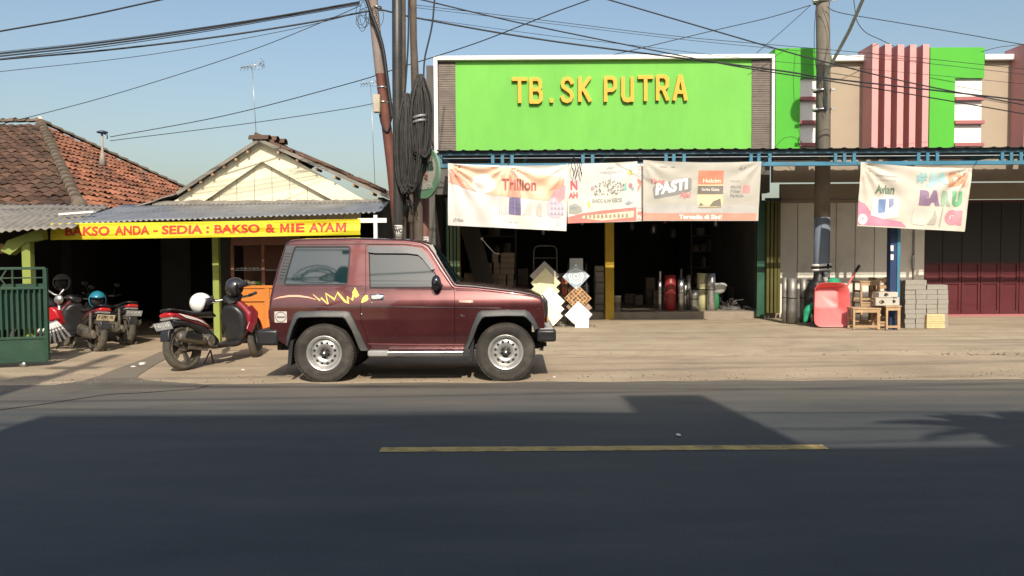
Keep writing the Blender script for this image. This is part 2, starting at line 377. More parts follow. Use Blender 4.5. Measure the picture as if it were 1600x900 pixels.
# dark sheet in the road material, laid over the verge at the left
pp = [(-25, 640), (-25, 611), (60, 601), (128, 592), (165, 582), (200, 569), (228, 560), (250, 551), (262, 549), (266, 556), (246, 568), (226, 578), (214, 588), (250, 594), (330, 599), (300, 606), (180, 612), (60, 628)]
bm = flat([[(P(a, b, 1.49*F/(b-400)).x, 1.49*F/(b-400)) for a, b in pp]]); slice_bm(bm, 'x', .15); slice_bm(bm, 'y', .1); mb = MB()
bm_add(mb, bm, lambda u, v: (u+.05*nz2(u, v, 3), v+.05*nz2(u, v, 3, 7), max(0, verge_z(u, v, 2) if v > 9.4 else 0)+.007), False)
tag(mb.build('dark_ground_patch', m_road, recalc=False), kind='structure')
# worn yellow centre dashes
m_line = M('worn yellow road paint', (.46, .33, .11), .85, var=.25, scale=9, dirt=(.09, .085, .07), dirt_amt=.9, bump=.3, bscale=120)
ydash = 6.16
for x0 in (-16.4, -8.7, -1.03, 6.6):
    mb = MB(); n = 60; L0 = 3.46; vs = []; fs = []
    for i in range(n+1):
        x = x0+L0*i/n; vs += [(x, ydash-.075+.008*nz2(x, 0, 9), .004), (x, ydash+.075+.008*nz2(x, 4, 9), .004)]
    for i in range(n): fs.append((2*i, 2*i+2, 2*i+3, 2*i+1))
    mb.add(vs, fs); tag(mb.build('lane_marking', m_line, recalc=False), kind='structure')

# ------------------------------------------------------------------ buildings across the street (behind the camera; they throw the shade on the road)
m_back = M('shaded plaster', (.45, .40, .33), .9, var=.1, scale=1)
def shadow_box(x0, x1, ytip, yb=-2.2):
    h = (ytip-yb)*math.tan(R(SUN_EL))/math.cos(R(SUN_AZ)); s = math.tan(R(SUN_AZ))*(ytip-yb)
    return x0+s, x1+s, h
bt = thing('shop_house', 'plain plastered two storey house standing across the road behind the viewer', 'building', (0, -6, 0))
mb = MB()
def blk(px0, px1, py):
    D = 1.5*F/(py-400); a, b, h = shadow_box(X(px0, D), X(px1, D), D); return a, b, h
a, b, h = blk(60, 1010, 647); mb.box(a, b, -8, -2.2, 0, h)
a2, b2, h2 = blk(1000, 1096, 620); mb.box(b, b2, -6, -2.203, 0, h2)
c, d, h3 = blk(58, 176, 645); mb.box(a, a+.8, -5, -2.5, h-.3, h3+.02)
mb.build('wall', m_back, bt, world=True)
mb = MB()
for i in range(4):
    for k in range(2): mb.box(-2.7+i*1.45, -1.8+i*1.45, -2.2, -2.16, 1.0+k*3.3, 2.4+k*3.3)
mb.build('window', m_glass, bt, world=True)
bt = thing('garden_wall_house', 'lower plastered house standing beside the taller one across the road', 'building', (9, -6, 0))
a3, b3, h4 = blk(1100, 1600, 702)
mb = MB(); mb.box(b2+.01, 24, -8, -2.25, 0, h4); mb.build('wall', m_back, bt, world=True)
mb = MB(); mb.box(5, 7, -2.25, -2.2, 0, 2.4); mb.build('door', m_corrd, bt, world=True)
# pole with wires across the street: its shadow and its mirror image in the car windows are in the photo
tp = thing('utility_pole', 'dark utility pole with a transformer standing across the road behind the viewer', 'utility pole', (-4.75, -.9, 0))
mb = MB(); mb.tube([(0, 0, 0), (.1, 0, 5), (.35, 0, 10.6)], [.15, .13, .10], 10); mb.build('pole', m_black, tp)
mb = MB(); mb.lathe([(0, 0), (.2, 0), (.24, .1), (.24, .5), (.2, .6), (0, .6)], (.05, 0, 8.3), n=16)
mb.box(-.1, .6, -.05, .05, 9.5, 9.58); mb.build('transformer', m_black, tp)
rnd = random.Random(17); mb = MB()
for k in range(9):
    r_ = rnd.uniform(.25, .7); c = Vector((-.55+rnd.uniform(-.3, .3), rnd.uniform(-.1, .1), 8.3+rnd.uniform(-.3, .3)))
    mb.tube([c+Vector((r_*math.cos(.4*t), 0, r_*.8*math.sin(.4*t))) for t in range(9)], .016, 5)
mb.build('cable_slack', m_cable, tp)
for k in range(9):
    mb = MB(); pts = []
    for i in range(25):
        t = i/24; pts.append((-26+52*t, -.7-.5*math.sin(k), 10.1-.22*k+.15*math.sin(k*2)-1.1*4*t*(1-t)*(.6+.2*k)+(t-.5)*math.sin(k*1.7)*3.4))
    mb.tube(pts, .014+.004*(k % 2), 5)
    tag(mb.build('overhead_cable', m_cable), 'black cable strung between poles across the road behind the viewer', 'cable', 'cables behind the viewer')
# leafy tree across the street (shadow at the right)
m_leafb = M('leaf', (.05, .10, .03), .6, island=.3)
tt = thing('banana_tree', 'broad leaved tree standing across the road behind the viewer', 'tree', (5.5, -1.7, 0))
mb = MB(); mb.tube([(0, 0, 0), (.05, 0, 3), (0, .05, 7.1)], [.16, .14, .1], 10); mb.build('trunk', m_wood, tt)
mb = MB(); rnd = random.Random(4)
for k in range(34):
    a = -math.pi*.95+rnd.random()*math.pi*1.9; L0 = rnd.uniform(.8, 1.7); w = rnd.uniform(.14, .28); up = rnd.uniform(.1, 1.0)
    dx, dy = math.cos(a), math.sin(a)*.6; pv = None; vs = []
    for i in range(9):
        t = i/8; c = Vector((dx*L0*t, dy*L0*t, 6.75+rnd.uniform(-.02, .02)+up*t-1.0*t*t*up)); ww = w*math.sin(math.pi*min(1, t*.9+.08))
        sd = Vector((-dy, dx, .35)).normalized(); vs += [c-sd*ww, c+sd*ww]
    mb.add(vs, [(2*i, 2*i+1, 2*i+3, 2*i+2) for i in range(8)])
mb.build('crown', m_leafb, tt, recalc=False)
# ------------------------------------------------------------------ building-material shop
DF = 16.0                       # depth of the upper facade
gz = .19                        # forecourt level at the shops
zt = Z(88, DF, 945); zb = 3.45
xl, xr = X(681, DF), X(1208, DF)
shop = thing('hardware_shop', 'shop building with bright green facade, raised yellow lettering and a deep open front', 'building', (2, DF, 0))
mb = MB()
mb.box(X(714, DF), X(1173, DF), DF, DF+.2, zb, zt-.06)
mb.build('facade_panel', m_green, shop, world=True)
mb = MB(); w = .075
mb.box(xl, xl+w, DF-.10, DF+.25, zb, zt); mb.box(xr-w, xr, DF-.10, DF+.25, zb, zt); mb.box(xl+w, xr-w, DF-.10, DF+.25, zt-w, zt)
mb.build('facade_frame', m_white, shop, world=True, bevel=.006)
for (a, b) in ((688, 714), (1173, 1201)):
    mb = MB(); z = zb; x0, x1 = X(a, DF), X(b, DF)
    mb.box(x0, x1, DF+.05, DF+.2, zb, zt-w)
    rr = random.Random(a)
    while z < zt-w-.06:
        hh = .042+rr.uniform(-.006, .008); d = rr.uniform(0, .012)
        mb.box(x0, x1, DF-.01-d, DF+.06, z, z+hh-.008); z += hh
    mb.build('louvre_panel', m_louvre, shop, world=True)
# raised letters from thick strokes
LET = {
 'T': (.80, [[(0, 1), (.8, 1)], [(.4, 1), (.4, 0)]]),
 'B': (.72, [[(.08, 0), (.08, 1), (.5, 1), (.64, .9), (.64, .64), (.5, .54), (.08, .54)], [(.08, 0), (.52, 0), (.68, .1), (.68, .42), (.5, .54)]]),
 '.': (.2, [[(.1, -.02), (.1, .06)]]),
 'S': (.7, [[(.66, .80), (.56, .95), (.38, 1.0), (.18, .95), (.08, .80), (.12, .64), (.35, .52), (.58, .40), (.66, .24), (.56, .06), (.36, 0), (.16, .05), (.06, .2)]]),
 'K': (.74, [[(.08, 0), (.08, 1)], [(.66, 1), (.1, .42)], [(.26, .56), (.68, 0)]]),
 'P': (.70, [[(.08, 0), (.08, 1), (.5, 1), (.66, .88), (.66, .58), (.5, .46), (.1, .46)]]),
 'U': (.72, [[(.08, 1), (.08, .22), (.18, .04), (.36, 0), (.52, .04), (.64, .2)], [(.64, 1), (.64, 0)]]),
 'R': (.72, [[(.08, 0), (.08, 1), (.5, 1), (.66, .88), (.66, .60), (.5, .48), (.1, .48)], [(.4, .48), (.68, 0)]]),
 'A': (.78, [[(.04, 0), (.36, 1), (.44, 1), (.74, 0)], [(.16, .32), (.64, .32)]]),
}
def stroke(mb, pts, w, y0, y1, q0=0):
    y0 = y0-.0031*q0; y1 = y1-.0007*q0
    for i in range(len(pts)-1):
        a, b = Vector(pts[i]), Vector(pts[i+1]); d = (b-a).normalized(); n = Vector((-d.y, d.x))*w/2
        ea = d*w*.5 if i == 0 else d*w*.0; eb = d*w*.5 if i == len(pts)-2 else d*0
        q = [a-ea*.6-n, b+eb*.6-n, b+eb*.6+n, a-ea*.6+n]
        mb.xz([tuple(v) for v in q], y0+.0004*i, y1-.0001*i)
        if i < len(pts)-2:
            c = pts[i+1]; mb.xz([(c[0]+w/2*math.cos(t*math.pi/5), c[1]+w/2*math.sin(t*math.pi/5)) for t in range(10)], y0+.0004*i+.0002, y1-.00015-.0001*i)
spots = [('T', 800, 162), ('B', 826, 162), ('.', 856, 160.5), ('S', 875, 161), ('K', 902, 160), ('P', 942, 160), ('U', 969, 160), ('T', 996, 159), ('R', 1023, 158), ('A', 1050, 158)]
for ch, px, py in spots:
    sc_x = 25.5*DF/F if ch != '.' else .5; hgt = 35*DF/F
    p0 = P(px, py, DF); mb = MB()
    for qi, st in enumerate(LET[ch][1]):
        stroke(mb, [(p0.x+u*sc_x+.02, p0.z+v*hgt+.02) for u, v in st],   .068, DF-.075, DF-.004, qi)
    mb.build('sign_letter', m_yel, shop, world=True)
# walls, floor, ceiling of the open shop room
SL = X(683, 16.6)
SR = X(1195, 16.5)
FZ = .33
mb = MB()
mb.box(SL-.15, SL, 16.25, 26, 0, zt-.1)            # left side wall
mb.box(SR, SR+.15, 17.2, 26, 0, zt-.1)
mb.box(SL, SR, 25.8, 26, 0, zt-.1)
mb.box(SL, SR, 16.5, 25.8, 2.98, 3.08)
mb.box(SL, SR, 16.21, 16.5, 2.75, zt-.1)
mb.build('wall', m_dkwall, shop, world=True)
m_sfloor = M('worn tile floor', (.24, .20, .155), .6, var=.2, dirt=(.14, .11, .08), dirt_amt=.5)
mb = MB(); mb.box(SL, SR+.3, 16.45, 25.8, 0, FZ); mb.build('floor', m_sfloor, shop, world=True, bevel=.01)
# yellow column in the opening
m_ycol = M('mustard painted column', (.46, .30, .02), .7, var=.12, dirt=(.25, .16, .03), dirt_amt=.4)
mb = MB(); mb.box(X(945, 16.4), X(958.5, 16.4), 16.3, 16.44, gz-.03, 2.99); mb.build('column', m_ycol, shop, world=True, bevel=.006)
# folding doors
def folding(name, xs, D, y_top, y_bot, lab, m1, m2):
    o = thing(name, lab, 'door', (X(sum(xs)/len(xs), D), D, gz))
    zt_, zb_ = Z(y_top, D, xs[0]), Z(y_bot, D, xs[0])
    for i, px in enumerate(xs):
        mb = MB(); x = X(px, D); mb.box(x-.028, x+.028, D-.05, D+.30, zb_, zt_); mb.build('panel', m1 if i % 2 == 0 else m2, o, world=True, bevel=.004)
    mb = MB(); mb.box(X(xs[0], D)-.05, X(xs[-1], D)+.05, D-.02, D+.03, zt_+.002, zt_+.06); mb.build('rail', m_corrd, o, world=True)
m_olive = M('olive yellow steel', (.085, .078, .015), .5, var=.2)
m_dgreen = M('dark green steel', (.02, .085, .05), .5, var=.25)
folding('folding_door', [1199, 1205, 1211, 1216], 16.25, 314, 489, 'folded olive green steel door leaves beside the white panel wall', m_olive, m_olive)
mb = MB(); mb.box(X(1183, 16.3), X(1195.5, 16.3), 16.30, 16.36, FZ-.1, 2.6); mb.build('door_leaf', m_dgreen, bpy.data.objects['folding_door'], world=True, bevel=.004)
folding('folding_door', [700, 705.5, 711, 716.5], 16.30, 314, 480, 'folded dark steel door leaves at the left end of the open shop front', m_dgreen, M('dim olive steel', (.10, .095, .03), .6))

# ------------------------------------------------------------------ second building (white panel wall, red shutters)
DR = 16.0
b2_ = thing('shop_block', 'shop block with beige walls, pink fins and green bands right of the lettered shop', 'building', (9, DR, 0))
zcap = Z(86, DR, 1400)
mb = MB(); mb.box(xr, X(1350, DR), DR+.1, DR+.3, zb, zcap-.10); mb.box(X(1350, DR), X(1450, DR), DR+.1, DR+.3, zb, zcap-.10)
mb.box(X(1533, DR), 20, DR+.1, DR+.3, zb, zcap-.10); mb.build('beige_wall', m_beige, b2_, world=True)
mb = MB(); mb.box(X(1296, DR), X(1449, DR), DR-.02, DR+.32, zcap-.11, zcap); mb.box(X(1533, DR), 20, DR-.02, DR+.32, zcap-.105, zcap+.005)
mb.build('coping', m_white, b2_, world=True, bevel=.01)
# green piers with a white strip and red bars
ztp = Z(75, DR-.1, 1250)
def pier(p0, p1, p2, zt_):
    mb = MB(); x0, x1, x2 = X(p0, DR-.1), X(p1, DR-.1), X(p2, DR-.1)
    zt2 = Z(122, DR-.1, (p1+p2)/2)
    mb.box(x0, x1, DR-.1, DR+.5, zb, zt_); mb.box(x1, x2, DR-.1, DR+.5, zt2, zt_-.001)
    mb.build('green_pier', m_greend, b2_, world=True)
    mb = MB(); mb.box(x1+.001, x2-.01, DR-.04, DR+.5, zb, zt2-.002); mb.build('white_strip', m_white, b2_, world=True)
    for py in (154, 191, 226):
        z = Z(py, DR-.1, (p1+p2)/2); mb = MB(); mb.box(x1-.002, x2+.01, DR-.13, DR+.02, z-.035, z+.035); mb.build('trim_bar', m_pinkd, b2_, world=True, bevel=.004)
pier(1209, 1248, 1294, ztp)
pier(1449, 1488, 1533, Z(74, DR-.1, 1490))
zf = Z(69, DR-.3, 1400)
for px in (1360, 1379.5, 1399, 1418, 1438, 1596, 1616, 1635):
    mb = MB(); x = X(px+3, DR-.3); mb.box(x-.062, x+.062, DR-.34, DR+.32, zb, zf+.02*math.sin(px)); mb.build('fin', m_pink, b2_, world=True, bevel=.004)
# white panel wall below
DW = 16.6
mb = MB(); mb.box(X(1218, DW), X(1443, DW), DW-.02, DW+.05, 2.62, 2.95); mb.box(X(1218, DW)-.02, X(1443, DW), DW-.04, DW+.05, 2.56, 2.62)
mb.box(X(1443, DW), 20, DW-.02, DW+.05, 2.62, 2.95)
mb.box(X(1209, DR)+.02, 20, DR+.12, DR+.28, 2.952, zb-.002); mb.build('lintel', M('tan plaster', (.30, .25, .19), .9, var=.12), b2_, world=True)
m_wp = M('off white panel', (.72, .68, .60), .6, var=.08, scale=1.5, dirt=(.3, .26, .2), dirt_amt=.35)
xs = [1218, 1246, 1276, 1306, 1336, 1366, 1396, 1426]
for i in range(7):
    mb = MB(); mb.box(X(xs[i], DW)+.006, X(xs[i+1], DW)-.006, DW-.0, DW+.05, gz, 2.56); mb.build('wall_panel', m_wp, b2_, world=True, bevel=.006)
mb = MB(); mb.box(X(1218, DW), X(1426, DW), DW+.03, DW+.08, gz, 2.56); mb.build('backing', m_louvre, b2_, world=True)
mb = MB(); mb.box(X(1427, DW), X(1442, DW), DW-.06, DW+.1, gz-.02, 2.61); mb.build('pilaster', m_wp, b2_, world=True, bevel=.005)
p = P(1426, 408, DW-.03); mb = MB(); mb.box(p.x-.012, p.x+.022, p.y-.03, p.y, p.z-.14, p.z+.12); mb.bar(p+Vector((0,-.02,.02)), p+Vector((-.07,-.02,.02)), .015)
mb.build('door_handle', m_steel, b2_, world=True)
# red folding shutters
m_red = M('deep red shutter', (.085, .006, .011), .55, var=.15, dirt=(.07, .02, .02), dirt_amt=.3)
m_shd = M('dusty dark shutter pane', (.018, .016, .015), .7, var=.2)
sh = thing('folding_shutter', 'deep red folding wooden shutter doors with dark panes at the right end of the row', 'shutter', (X(1520, DW), DW, gz))
x0 = X(1443, DW); pw = .40; i = 0
while x0 < 13:
    mb = MB(); x1 = x0+pw-.012; zb_ = gz+.05
    mb.box(x0, x1, DW+.02, DW+.05, zb_, 2.55)
    for (za, zc) in ((zb_, zb_+.07), (.86, .93), (1.28, 1.34), (2.0, 2.55)): mb.box(x0+.05, x1-.05, DW+.0, DW+.02, za, zc)
    mb.box(x0, x0+.05, DW, DW+.02, zb_, 2.55); mb.box(x1-.05, x1, DW, DW+.02, zb_, 2.55)
    lf = mb.build('leaf', m_red if True else 0, sh, world=True, bevel=.003)
    mb = MB(); mb.box(x0+.055, x1-.055, DW+.008, DW+.018, 1.345, 1.995); mb.box(x0+.002, x1-.002, DW-.004, DW-.001, 1.36-.06, 2.55); mb.build('pane', m_shd, lf, world=True)
    x0 += pw; i += 1
mb = MB(); mb.box(X(1443, DW)+.01, 13, DW-.03, DW+.06, gz-.01, gz+.045); mb.build('sill', m_pinkd, sh, world=True)
mb = MB(); mb.box(X(1443, DW), 13, DW-.015, DW+.1, 2.55, 2.60); mb.build('head_rail', m_red, sh, world=True)

# ------------------------------------------------------------------ awning over both shop fronts
DA = 14.0
aw = thing('shop_awning', 'long dark corrugated awning on a blue steel truss over both shop fronts', 'awning', (4, DA, 3))
za = Z(236, DA, 800); zbm = Z(262, DA, 800)
ax0 = X(684, DA); ax1 = 15.0
mb = MB(); vs = []; fs = []; n = int((ax1-ax0)/.018)
for i in range(n+1):
    x = ax0+(ax1-ax0)*i/n; ph = ((x/.235) % 1); c = .018*max(0, 1-abs(ph-.5)*6)**.5+.002*math.sin(x*9)
    for j in range(5):
        t = j/4; vs.append((x, DA-.1+t*1.98, za+c+.05*t))
for i in range(n):
    for j in range(4): fs.append((i*5+j, (i+1)*5+j, (i+1)*5+j+1, i*5+j+1))
mb.add(vs, fs, True); mb.build('roof_sheet', m_corrd, aw, world=True, solid=.006)
mb = MB(); mb.box(ax0, ax1, DA-.035, DA+.035, zbm, zbm+.07); mb.build('bottom_beam', m_blue, aw, world=True, bevel=.004)
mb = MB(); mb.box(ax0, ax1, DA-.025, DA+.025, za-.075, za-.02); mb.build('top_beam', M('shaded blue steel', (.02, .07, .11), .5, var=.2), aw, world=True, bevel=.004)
mb = MB(); zm = (za+zbm)/2+.02; mb.tube([(ax0, DA, zm), (ax1, DA, zm)], .008, 6); mb.build('rod', M('grey rod', (.35, .4, .42), .5), aw, world=True)
cl = [771, 786, 801, 911, 926, 1040, 1052, 1068, 1172, 1184, 1201, 1303, 1317, 1332, 1432, 1446, 1461, 1562, 1576, 1591, 690]
for px in cl:
    x = X(px, DA); mb = MB(); mb.box(x-.028, x+.028, DA-.031, DA+.031, zbm+.072, za-.076); mb.build('strut', m_blue, aw, world=True)
for x in [ax0+.1+i*1.45 for i in range(11)]:
    mb = MB(); mb.bar((x, DA+.04, za-.05), (x, 15.95, za-.0), .06); mb.build('rafter', m_blue, aw, world=True)
for k in range(4):
    mb = MB(); y = DA+.4+k*.42; mb.box(ax0, ax1, y-.02, y+.02, za+.02+.05*(y-DA+.1)/1.98-.055, za+.05*(y-DA+.1)/1.98-.02); mb.build('purlin', m_blue_shade, aw, world=True)
# one post as two bars, its shaded and lit sides put into the colours
px = X(1385, 14.3)
mb = MB(); mb.box(px, px+.115, 14.15, 14.29, gz-.03, zbm+.05); mb.build('post', m_blue_shade, aw, world=True, bevel=.004)
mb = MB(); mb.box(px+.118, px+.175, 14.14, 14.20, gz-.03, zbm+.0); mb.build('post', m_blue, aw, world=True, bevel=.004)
for py in (388, 402):
    p = P(1393, py, 14.14); mb = MB(); mb.box(p.x-.02, p.x+.03, 14.125, 14.148, p.z-.05, p.z+.05); mb.build('switch', m_white, aw, world=True, bevel=.004)

# ------------------------------------------------------------------ banners
def banner(name, label, c, D, folds, fx=1, translucent=.25, base=(.74, .70, .64), fade=True):
    """c: pixel corners TL, TR, BR, BL; D: depth; returns thing and a map (u,v)->point, v up from 0 to 1"""
    TL, TR, BR, BL = [P(q[0], q[1], D) for q in c]
    o = thing(name, label, 'banner', (TL+BR)/2)
    sag = folds.get('sag', .02); sd = folds.get('seed', 1)
    def mp(u, v, lift=0):
        p = (TL*(1-u)+TR*u)*v+(BL*(1-u)+BR*u)*(1-v)
        top = v**1.5
        p = p+Vector((0, 0, -sag*4*u*(1-u)*top))
        w = 0
        for (cu, amp, fr) in folds.get('fans', []):      # creases radiating from the tied corners
            dx = (u-cu)*2.0; dy = 1-v; ang = math.atan2(dx, dy+.001); rr = math.hypot(dx, dy)
            w += amp*math.sin(ang*fr)*math.exp(-rr*1.6)*min(1, rr*5)
        w += folds.get('wave', .012)*math.sin(u*14+3*nz2(u*2, v*2, 1, sd))+.02*nz2(u*3, v*2, 1, sd+4)+.006*nz2(u*11, v*8, 1, sd+8)
        return Vector((p.x, p.y+w*(1.0)-lift, p.z))
    mb = MB(); nu, nv = 70, 34
    vs = [mp(i/nu, j/nv) for i in range(nu+1) for j in range(nv+1)]
    fs = [(i*(nv+1)+j, (i+1)*(nv+1)+j, (i+1)*(nv+1)+j+1, i*(nv+1)+j+1) for i in range(nu) for j in range(nv)]
    mb.add(vs, fs, True)
    mb.build('cloth', M('banner cloth '+str(base), base, .6, var=.04, scale=3, bump=.05, trans=translucent), o, world=True, recalc=False)
    o_ = o
    W = (TR-TL).length; H = (TL-BL).length
    def put(kind, shape, col, lvl=1, nm='print', **k):
        col = tuple(c_*.88+.07 for c_ in col) if fade else col
        mb = MB()
        if kind == 'poly': bm = flat([shape])
        elif kind == 'text': bm = text_bm(*shape, **k)
        elif kind == 'many':
            for s_ in shape:
                bm = flat([s_]); slice_bm(bm, 'x', .05); slice_bm(bm, 'y', .08); bm_add(mb, bm, lambda u, v: mp(u, v, .003*lvl))
            bm = None
        if bm:
            slice_bm(bm, 'x', 1/70); slice_bm(bm, 'y', 1/34)
            bm_add(mb, bm, lambda u, v: mp(u, v, .003*lvl))
        mb.build(nm, M('print '+str(tuple(round(x, 3) for x in col)), col, .6, var=.08, scale=6, bump=0), o_, world=True, recalc=False)
    return o, mp, put
def tie(a, b, parent):
    mb = MB(); mb.tube([a, (a+b)/2+Vector((.01, -.01, -.01)), b], .005, 5); mb.build('cord', m_cable, parent, world=True)
def circ(cx, cy, rx, ry, n=16): return [(cx+rx*math.cos(2*math.pi*k/n), cy+ry*math.sin(2*math.pi*k/n)) for k in range(n)]
rb = random.Random(11)
# far left banner (salmon and white)
o, mp, put = banner('hanging_banner', 'large white banner with a salmon band and rust lettering, leftmost under the awning', [(700, 255), (887, 257), (885, 361), (700, 352)], 13.85,
    dict(seed=2, sag=.03, wave=.010, fans=[(0, .05, 16), (.5, .035, 14), (1, .03, 12)]), base=(.80, .78, .74))
put('poly', [(.01, .72), (.015, .98), (.66, .96), (.68, .88), (.97, .80), (.965, .62), (.84, .45), (.5, .50), (.35, .52), (.2, .62), (.1, .66)], (.78, .50, .33), 1)
put('poly', [(.01, .70), (.015, .90), (.05, .93), (.24, .56), (.2, .58), (.1, .64)], (.75, .30, .20), 2)
put('poly', [(.50, .50), (.52, .96), (.55, .96), (.62, .49)], (.74, .28, .18), 2)
put('poly', [(.84, .60), (.96, .80), (.975, .78), (.97, .66)], (.74, .30, .19), 2)
put('poly', circ(.30, .70, .10, .16, 14), (.80, .78, .72), 2)
put('text', ('Trillion', .29, .19, .45, .60), (.35, .06, .04), 3, 'lettering', bold=.03)
put('text', ('eTrillion', .085, .055, .045, .065), (.16, .12, .11), 2, 'lettering', bold=.015)
put('poly', rounded([(.51, .22), (.515, .49), (.61, .49), (.615, .21)], .015), (.10, .07, .20), 2)
put('poly', [(.56, .22), (.556, .49), (.563, .49), (.567, .22)], (.22, .18, .36), 3)
put('poly', [(.512, .36), (.512, .37), (.613, .34), (.613, .33)], (.22, .18, .36), 3)
put('many', [[(.43+k*.018, .22), (.433+k*.018, .36-.03*(k % 3)), (.438+k*.018, .36-.03*(k % 3)), (.441+k*.018, .22)] for k in range(4)], (.42, .46, .48), 2)
put('many', [[(.63, .22), (.66, .36), (.69, .44), (.71, .36), (.70, .22)], [(.74, .22), (.745, .34), (.77, .42), (.79, .34), (.79, .20)], ], (.55, .45, .40), 2)
put('poly', [(.84, .24), (.83, .38), (.86, .52), (.90, .56), (.97, .40), (.975, .28), (.94, .19), (.88, .19)], (.50, .44, .50), 2)
put('poly', [(.86, .50), (.89, .60), (.985, .70), (.98, .50), (.93, .42), (.90, .52)], (.75, .30, .34), 3)
put('many', [[(.86+.03*(k % 4), .24+.08*(k//4)), (.875+.03*(k % 4), .29+.08*(k//4)), (.885+.03*(k % 4), .24+.08*(k//4))] for k in range(10)], (.30, .26, .34), 3)
put('many', [[(.46+k*.05, .10-.004*k), (.46+k*.05, .115-.004*k), (.492+k*.05, .112-.004*k), (.492+k*.05, .097-.004*k)] for k in range(3)], (.5, .5, .52), 2)
put('poly', circ(.925, .10, .012, .03, 10), (.45, .42, .42), 2)
for u in (0, .5, 1): tie(mp(u, 1), P(700+187*u+(-14 if u == 0 else 10 if u == 1 else 2), 243, 13.98), o)
# second banner
o, mp, put = banner('hanging_banner', 'white banner with dark drawings and a red ribbon along its lower edge', [(885, 256), (996, 252), (996, 346), (887, 349)], 13.92,
    dict(seed=5, sag=.01, wave=.006, fans=[(1, .015, 8)]), base=(.78, .76, .70))
put('poly', [(.0, .0), (.0, .10), (.2, .16), (.5, .20), (.985, .24), (.985, .01)], (.62, .14, .11), 1)
put('poly', [(.2, .08), (.22, .12), (.95, .18), (.94, .07), (.7, .05), (.5, .03)], (.70, .60, .42), 2)
put('many', [[(.25+k*.058, .06+.01*(k % 2)), (.25+k*.058, .12+.012*(k % 3)), (.275+k*.058, .14), (.285+k*.058, .08)] for k in range(11)], (.30, .20, .12), 3)
put('text', ('N', .10, .16, .05, .56), (.50, .05, .06), 2, 'lettering', bold=.05)
put('text', ('AH', .13, .10, .02, .42), (.50, .05, .06), 2, 'lettering', bold=.05)
tr = []
for k in range(120):
    u = .38+.42*rb.random(); v = .45+.30*rb.random()*(1-abs(u-.6)*2.4); s_ = rb.uniform(.006, .02); tr.append([(u, v), (u+s_, v+s_*.6), (u+s_*.4, v+s_*1.8), (u-s_*.6, v+s_)])
put('many', tr[:75], (.14, .16, .11), 2); put('many', tr[75:], (.30, .30, .24), 3)
put('many', [[(.44, .84), (.6, .87), (.8, .85), (.62, .82)], [(.61, .62), (.615, .84), (.63, .84), (.625, .62)], [(.56, .90), (.6, .95), (.68, .93), (.64, .90)]], (.42, .42, .42), 2)
put('many', [[(.86, .80), (.90, .88), (.93, .80), (.90, .78)], [(.30, .27), (.28, .34), (.32, .36), (.33, .26)]], (.62, .55, .08), 2)
put('poly', circ(.90, .60, .028, .045), (.40, .14, .16), 2); put('poly', circ(.93, .55, .022, .03), (.22, .36, .38), 3); put('poly', circ(.36, .58, .025, .04), (.35, .28, .34), 2)
put('poly', [(.80, .52), (.83, .66), (.85, .54)], (.12, .48, .34), 3)
put('text', ('BANDO ALAH REBOSE', .42, .07, .36, .33), (.16, .20, .14), 2, 'lettering', bold=.01)
put('poly', [(.02, .17), (.03, .30), (.12, .33), (.2, .27), (.21, .19), (.12, .15)], (.30, .32, .26), 2)
put('many', [[(.82, .30), (.88, .36), (.9, .32), (.95, .34), (.88, .28)], [(.03, .25), (.07, .28), (.17, .27), (.10, .24)]], (.25, .28, .33), 3)
for u, px_ in ((.12, 897), (1, 1002)): tie(mp(u, 1), P(px_, 243, 13.98), o)
# dark twig like tangle of cord hanging at its corner
for k in range(5):
    a = P(893+k*4, 254, 13.82); mb = MB(); mb.tube([a, a+Vector((.03*math.sin(k), -.03, -.09)), a+Vector((.05*math.cos(k*2), -.02, -.20-.04*(k % 3)))], .006, 5)
    mb.build('cord', m_cable, o, world=True)
# thin banner behind
o, mp, put = banner('hanging_banner', 'white banner almost hidden between the red ribbon banner and the grey one', [(980, 256), (1024, 256), (1024, 345), (980, 346)], 13.96, dict(seed=6, sag=0, wave=.004), base=(.78, .76, .72))
put('poly', [(0, .02), (0, .16), (.98, .17), (.98, .02)], (.66, .20, .16), 1)
put('poly', [(.36, .50), (.5, .62), (.5, .70), (.36, .76), (.36, .68), (.42, .64), (.36, .58)], (.70, .25, .20), 1)
put('text', ('CA', .2, .06, .36, .78), (.4, .4, .4), 1, 'lettering'); put('text', ('ni', .16, .10, .37, .03), (.8, .76, .7), 2, 'lettering', bold=.04)
put('many', [[(.36, .90), (.36, .915), (.6, .915), (.6, .90)], [(.36, .95), (.36, .96), (.6, .96), (.6, .95)], [(.36, .22), (.36, .235), (.6, .235), (.6, .22)]], (.72, .35, .3), 1)
# grey banner
o, mp, put = banner('hanging_banner', 'pale grey banner with white slanted lettering, a cement bag picture and a salmon bottom band', [(1005, 250), (1190, 252), (1185, 345), (1005, 345)], 13.84,
    dict(seed=9, sag=.03, wave=.010, fans=[(0, .018, 10), (1, .018, 10)]), base=(.56, .535, .47))
put('poly', [(.0, .012), (.0, .13), (.98, .13), (.98, .012)], (.78, .22, .14), 1)
put('poly', [(.0, .13), (.0, .26), (.45, .28), (.98, .26), (.98, .13)], (.40, .39, .37), 1)
put('text', ('Tersedia di Sini!', .37, .075, .31, .03), (.80, .78, .72), 2, 'lettering', bold=.035)
put('poly', rounded([(.08, .52), (.095, .36), (.30, .44), (.41, .50), (.415, .72), (.37, .74), (.30, .70), (.09, .58)], .03), (.17, .17, .16), 1)
b_ = text_bm('PASTI', .27, .20, .105, .42, bold=.06); 
for v in b_.verts: v.co.y += (v.co.x-.105)*.42; v.co.x += (v.co.y-.42)*.02
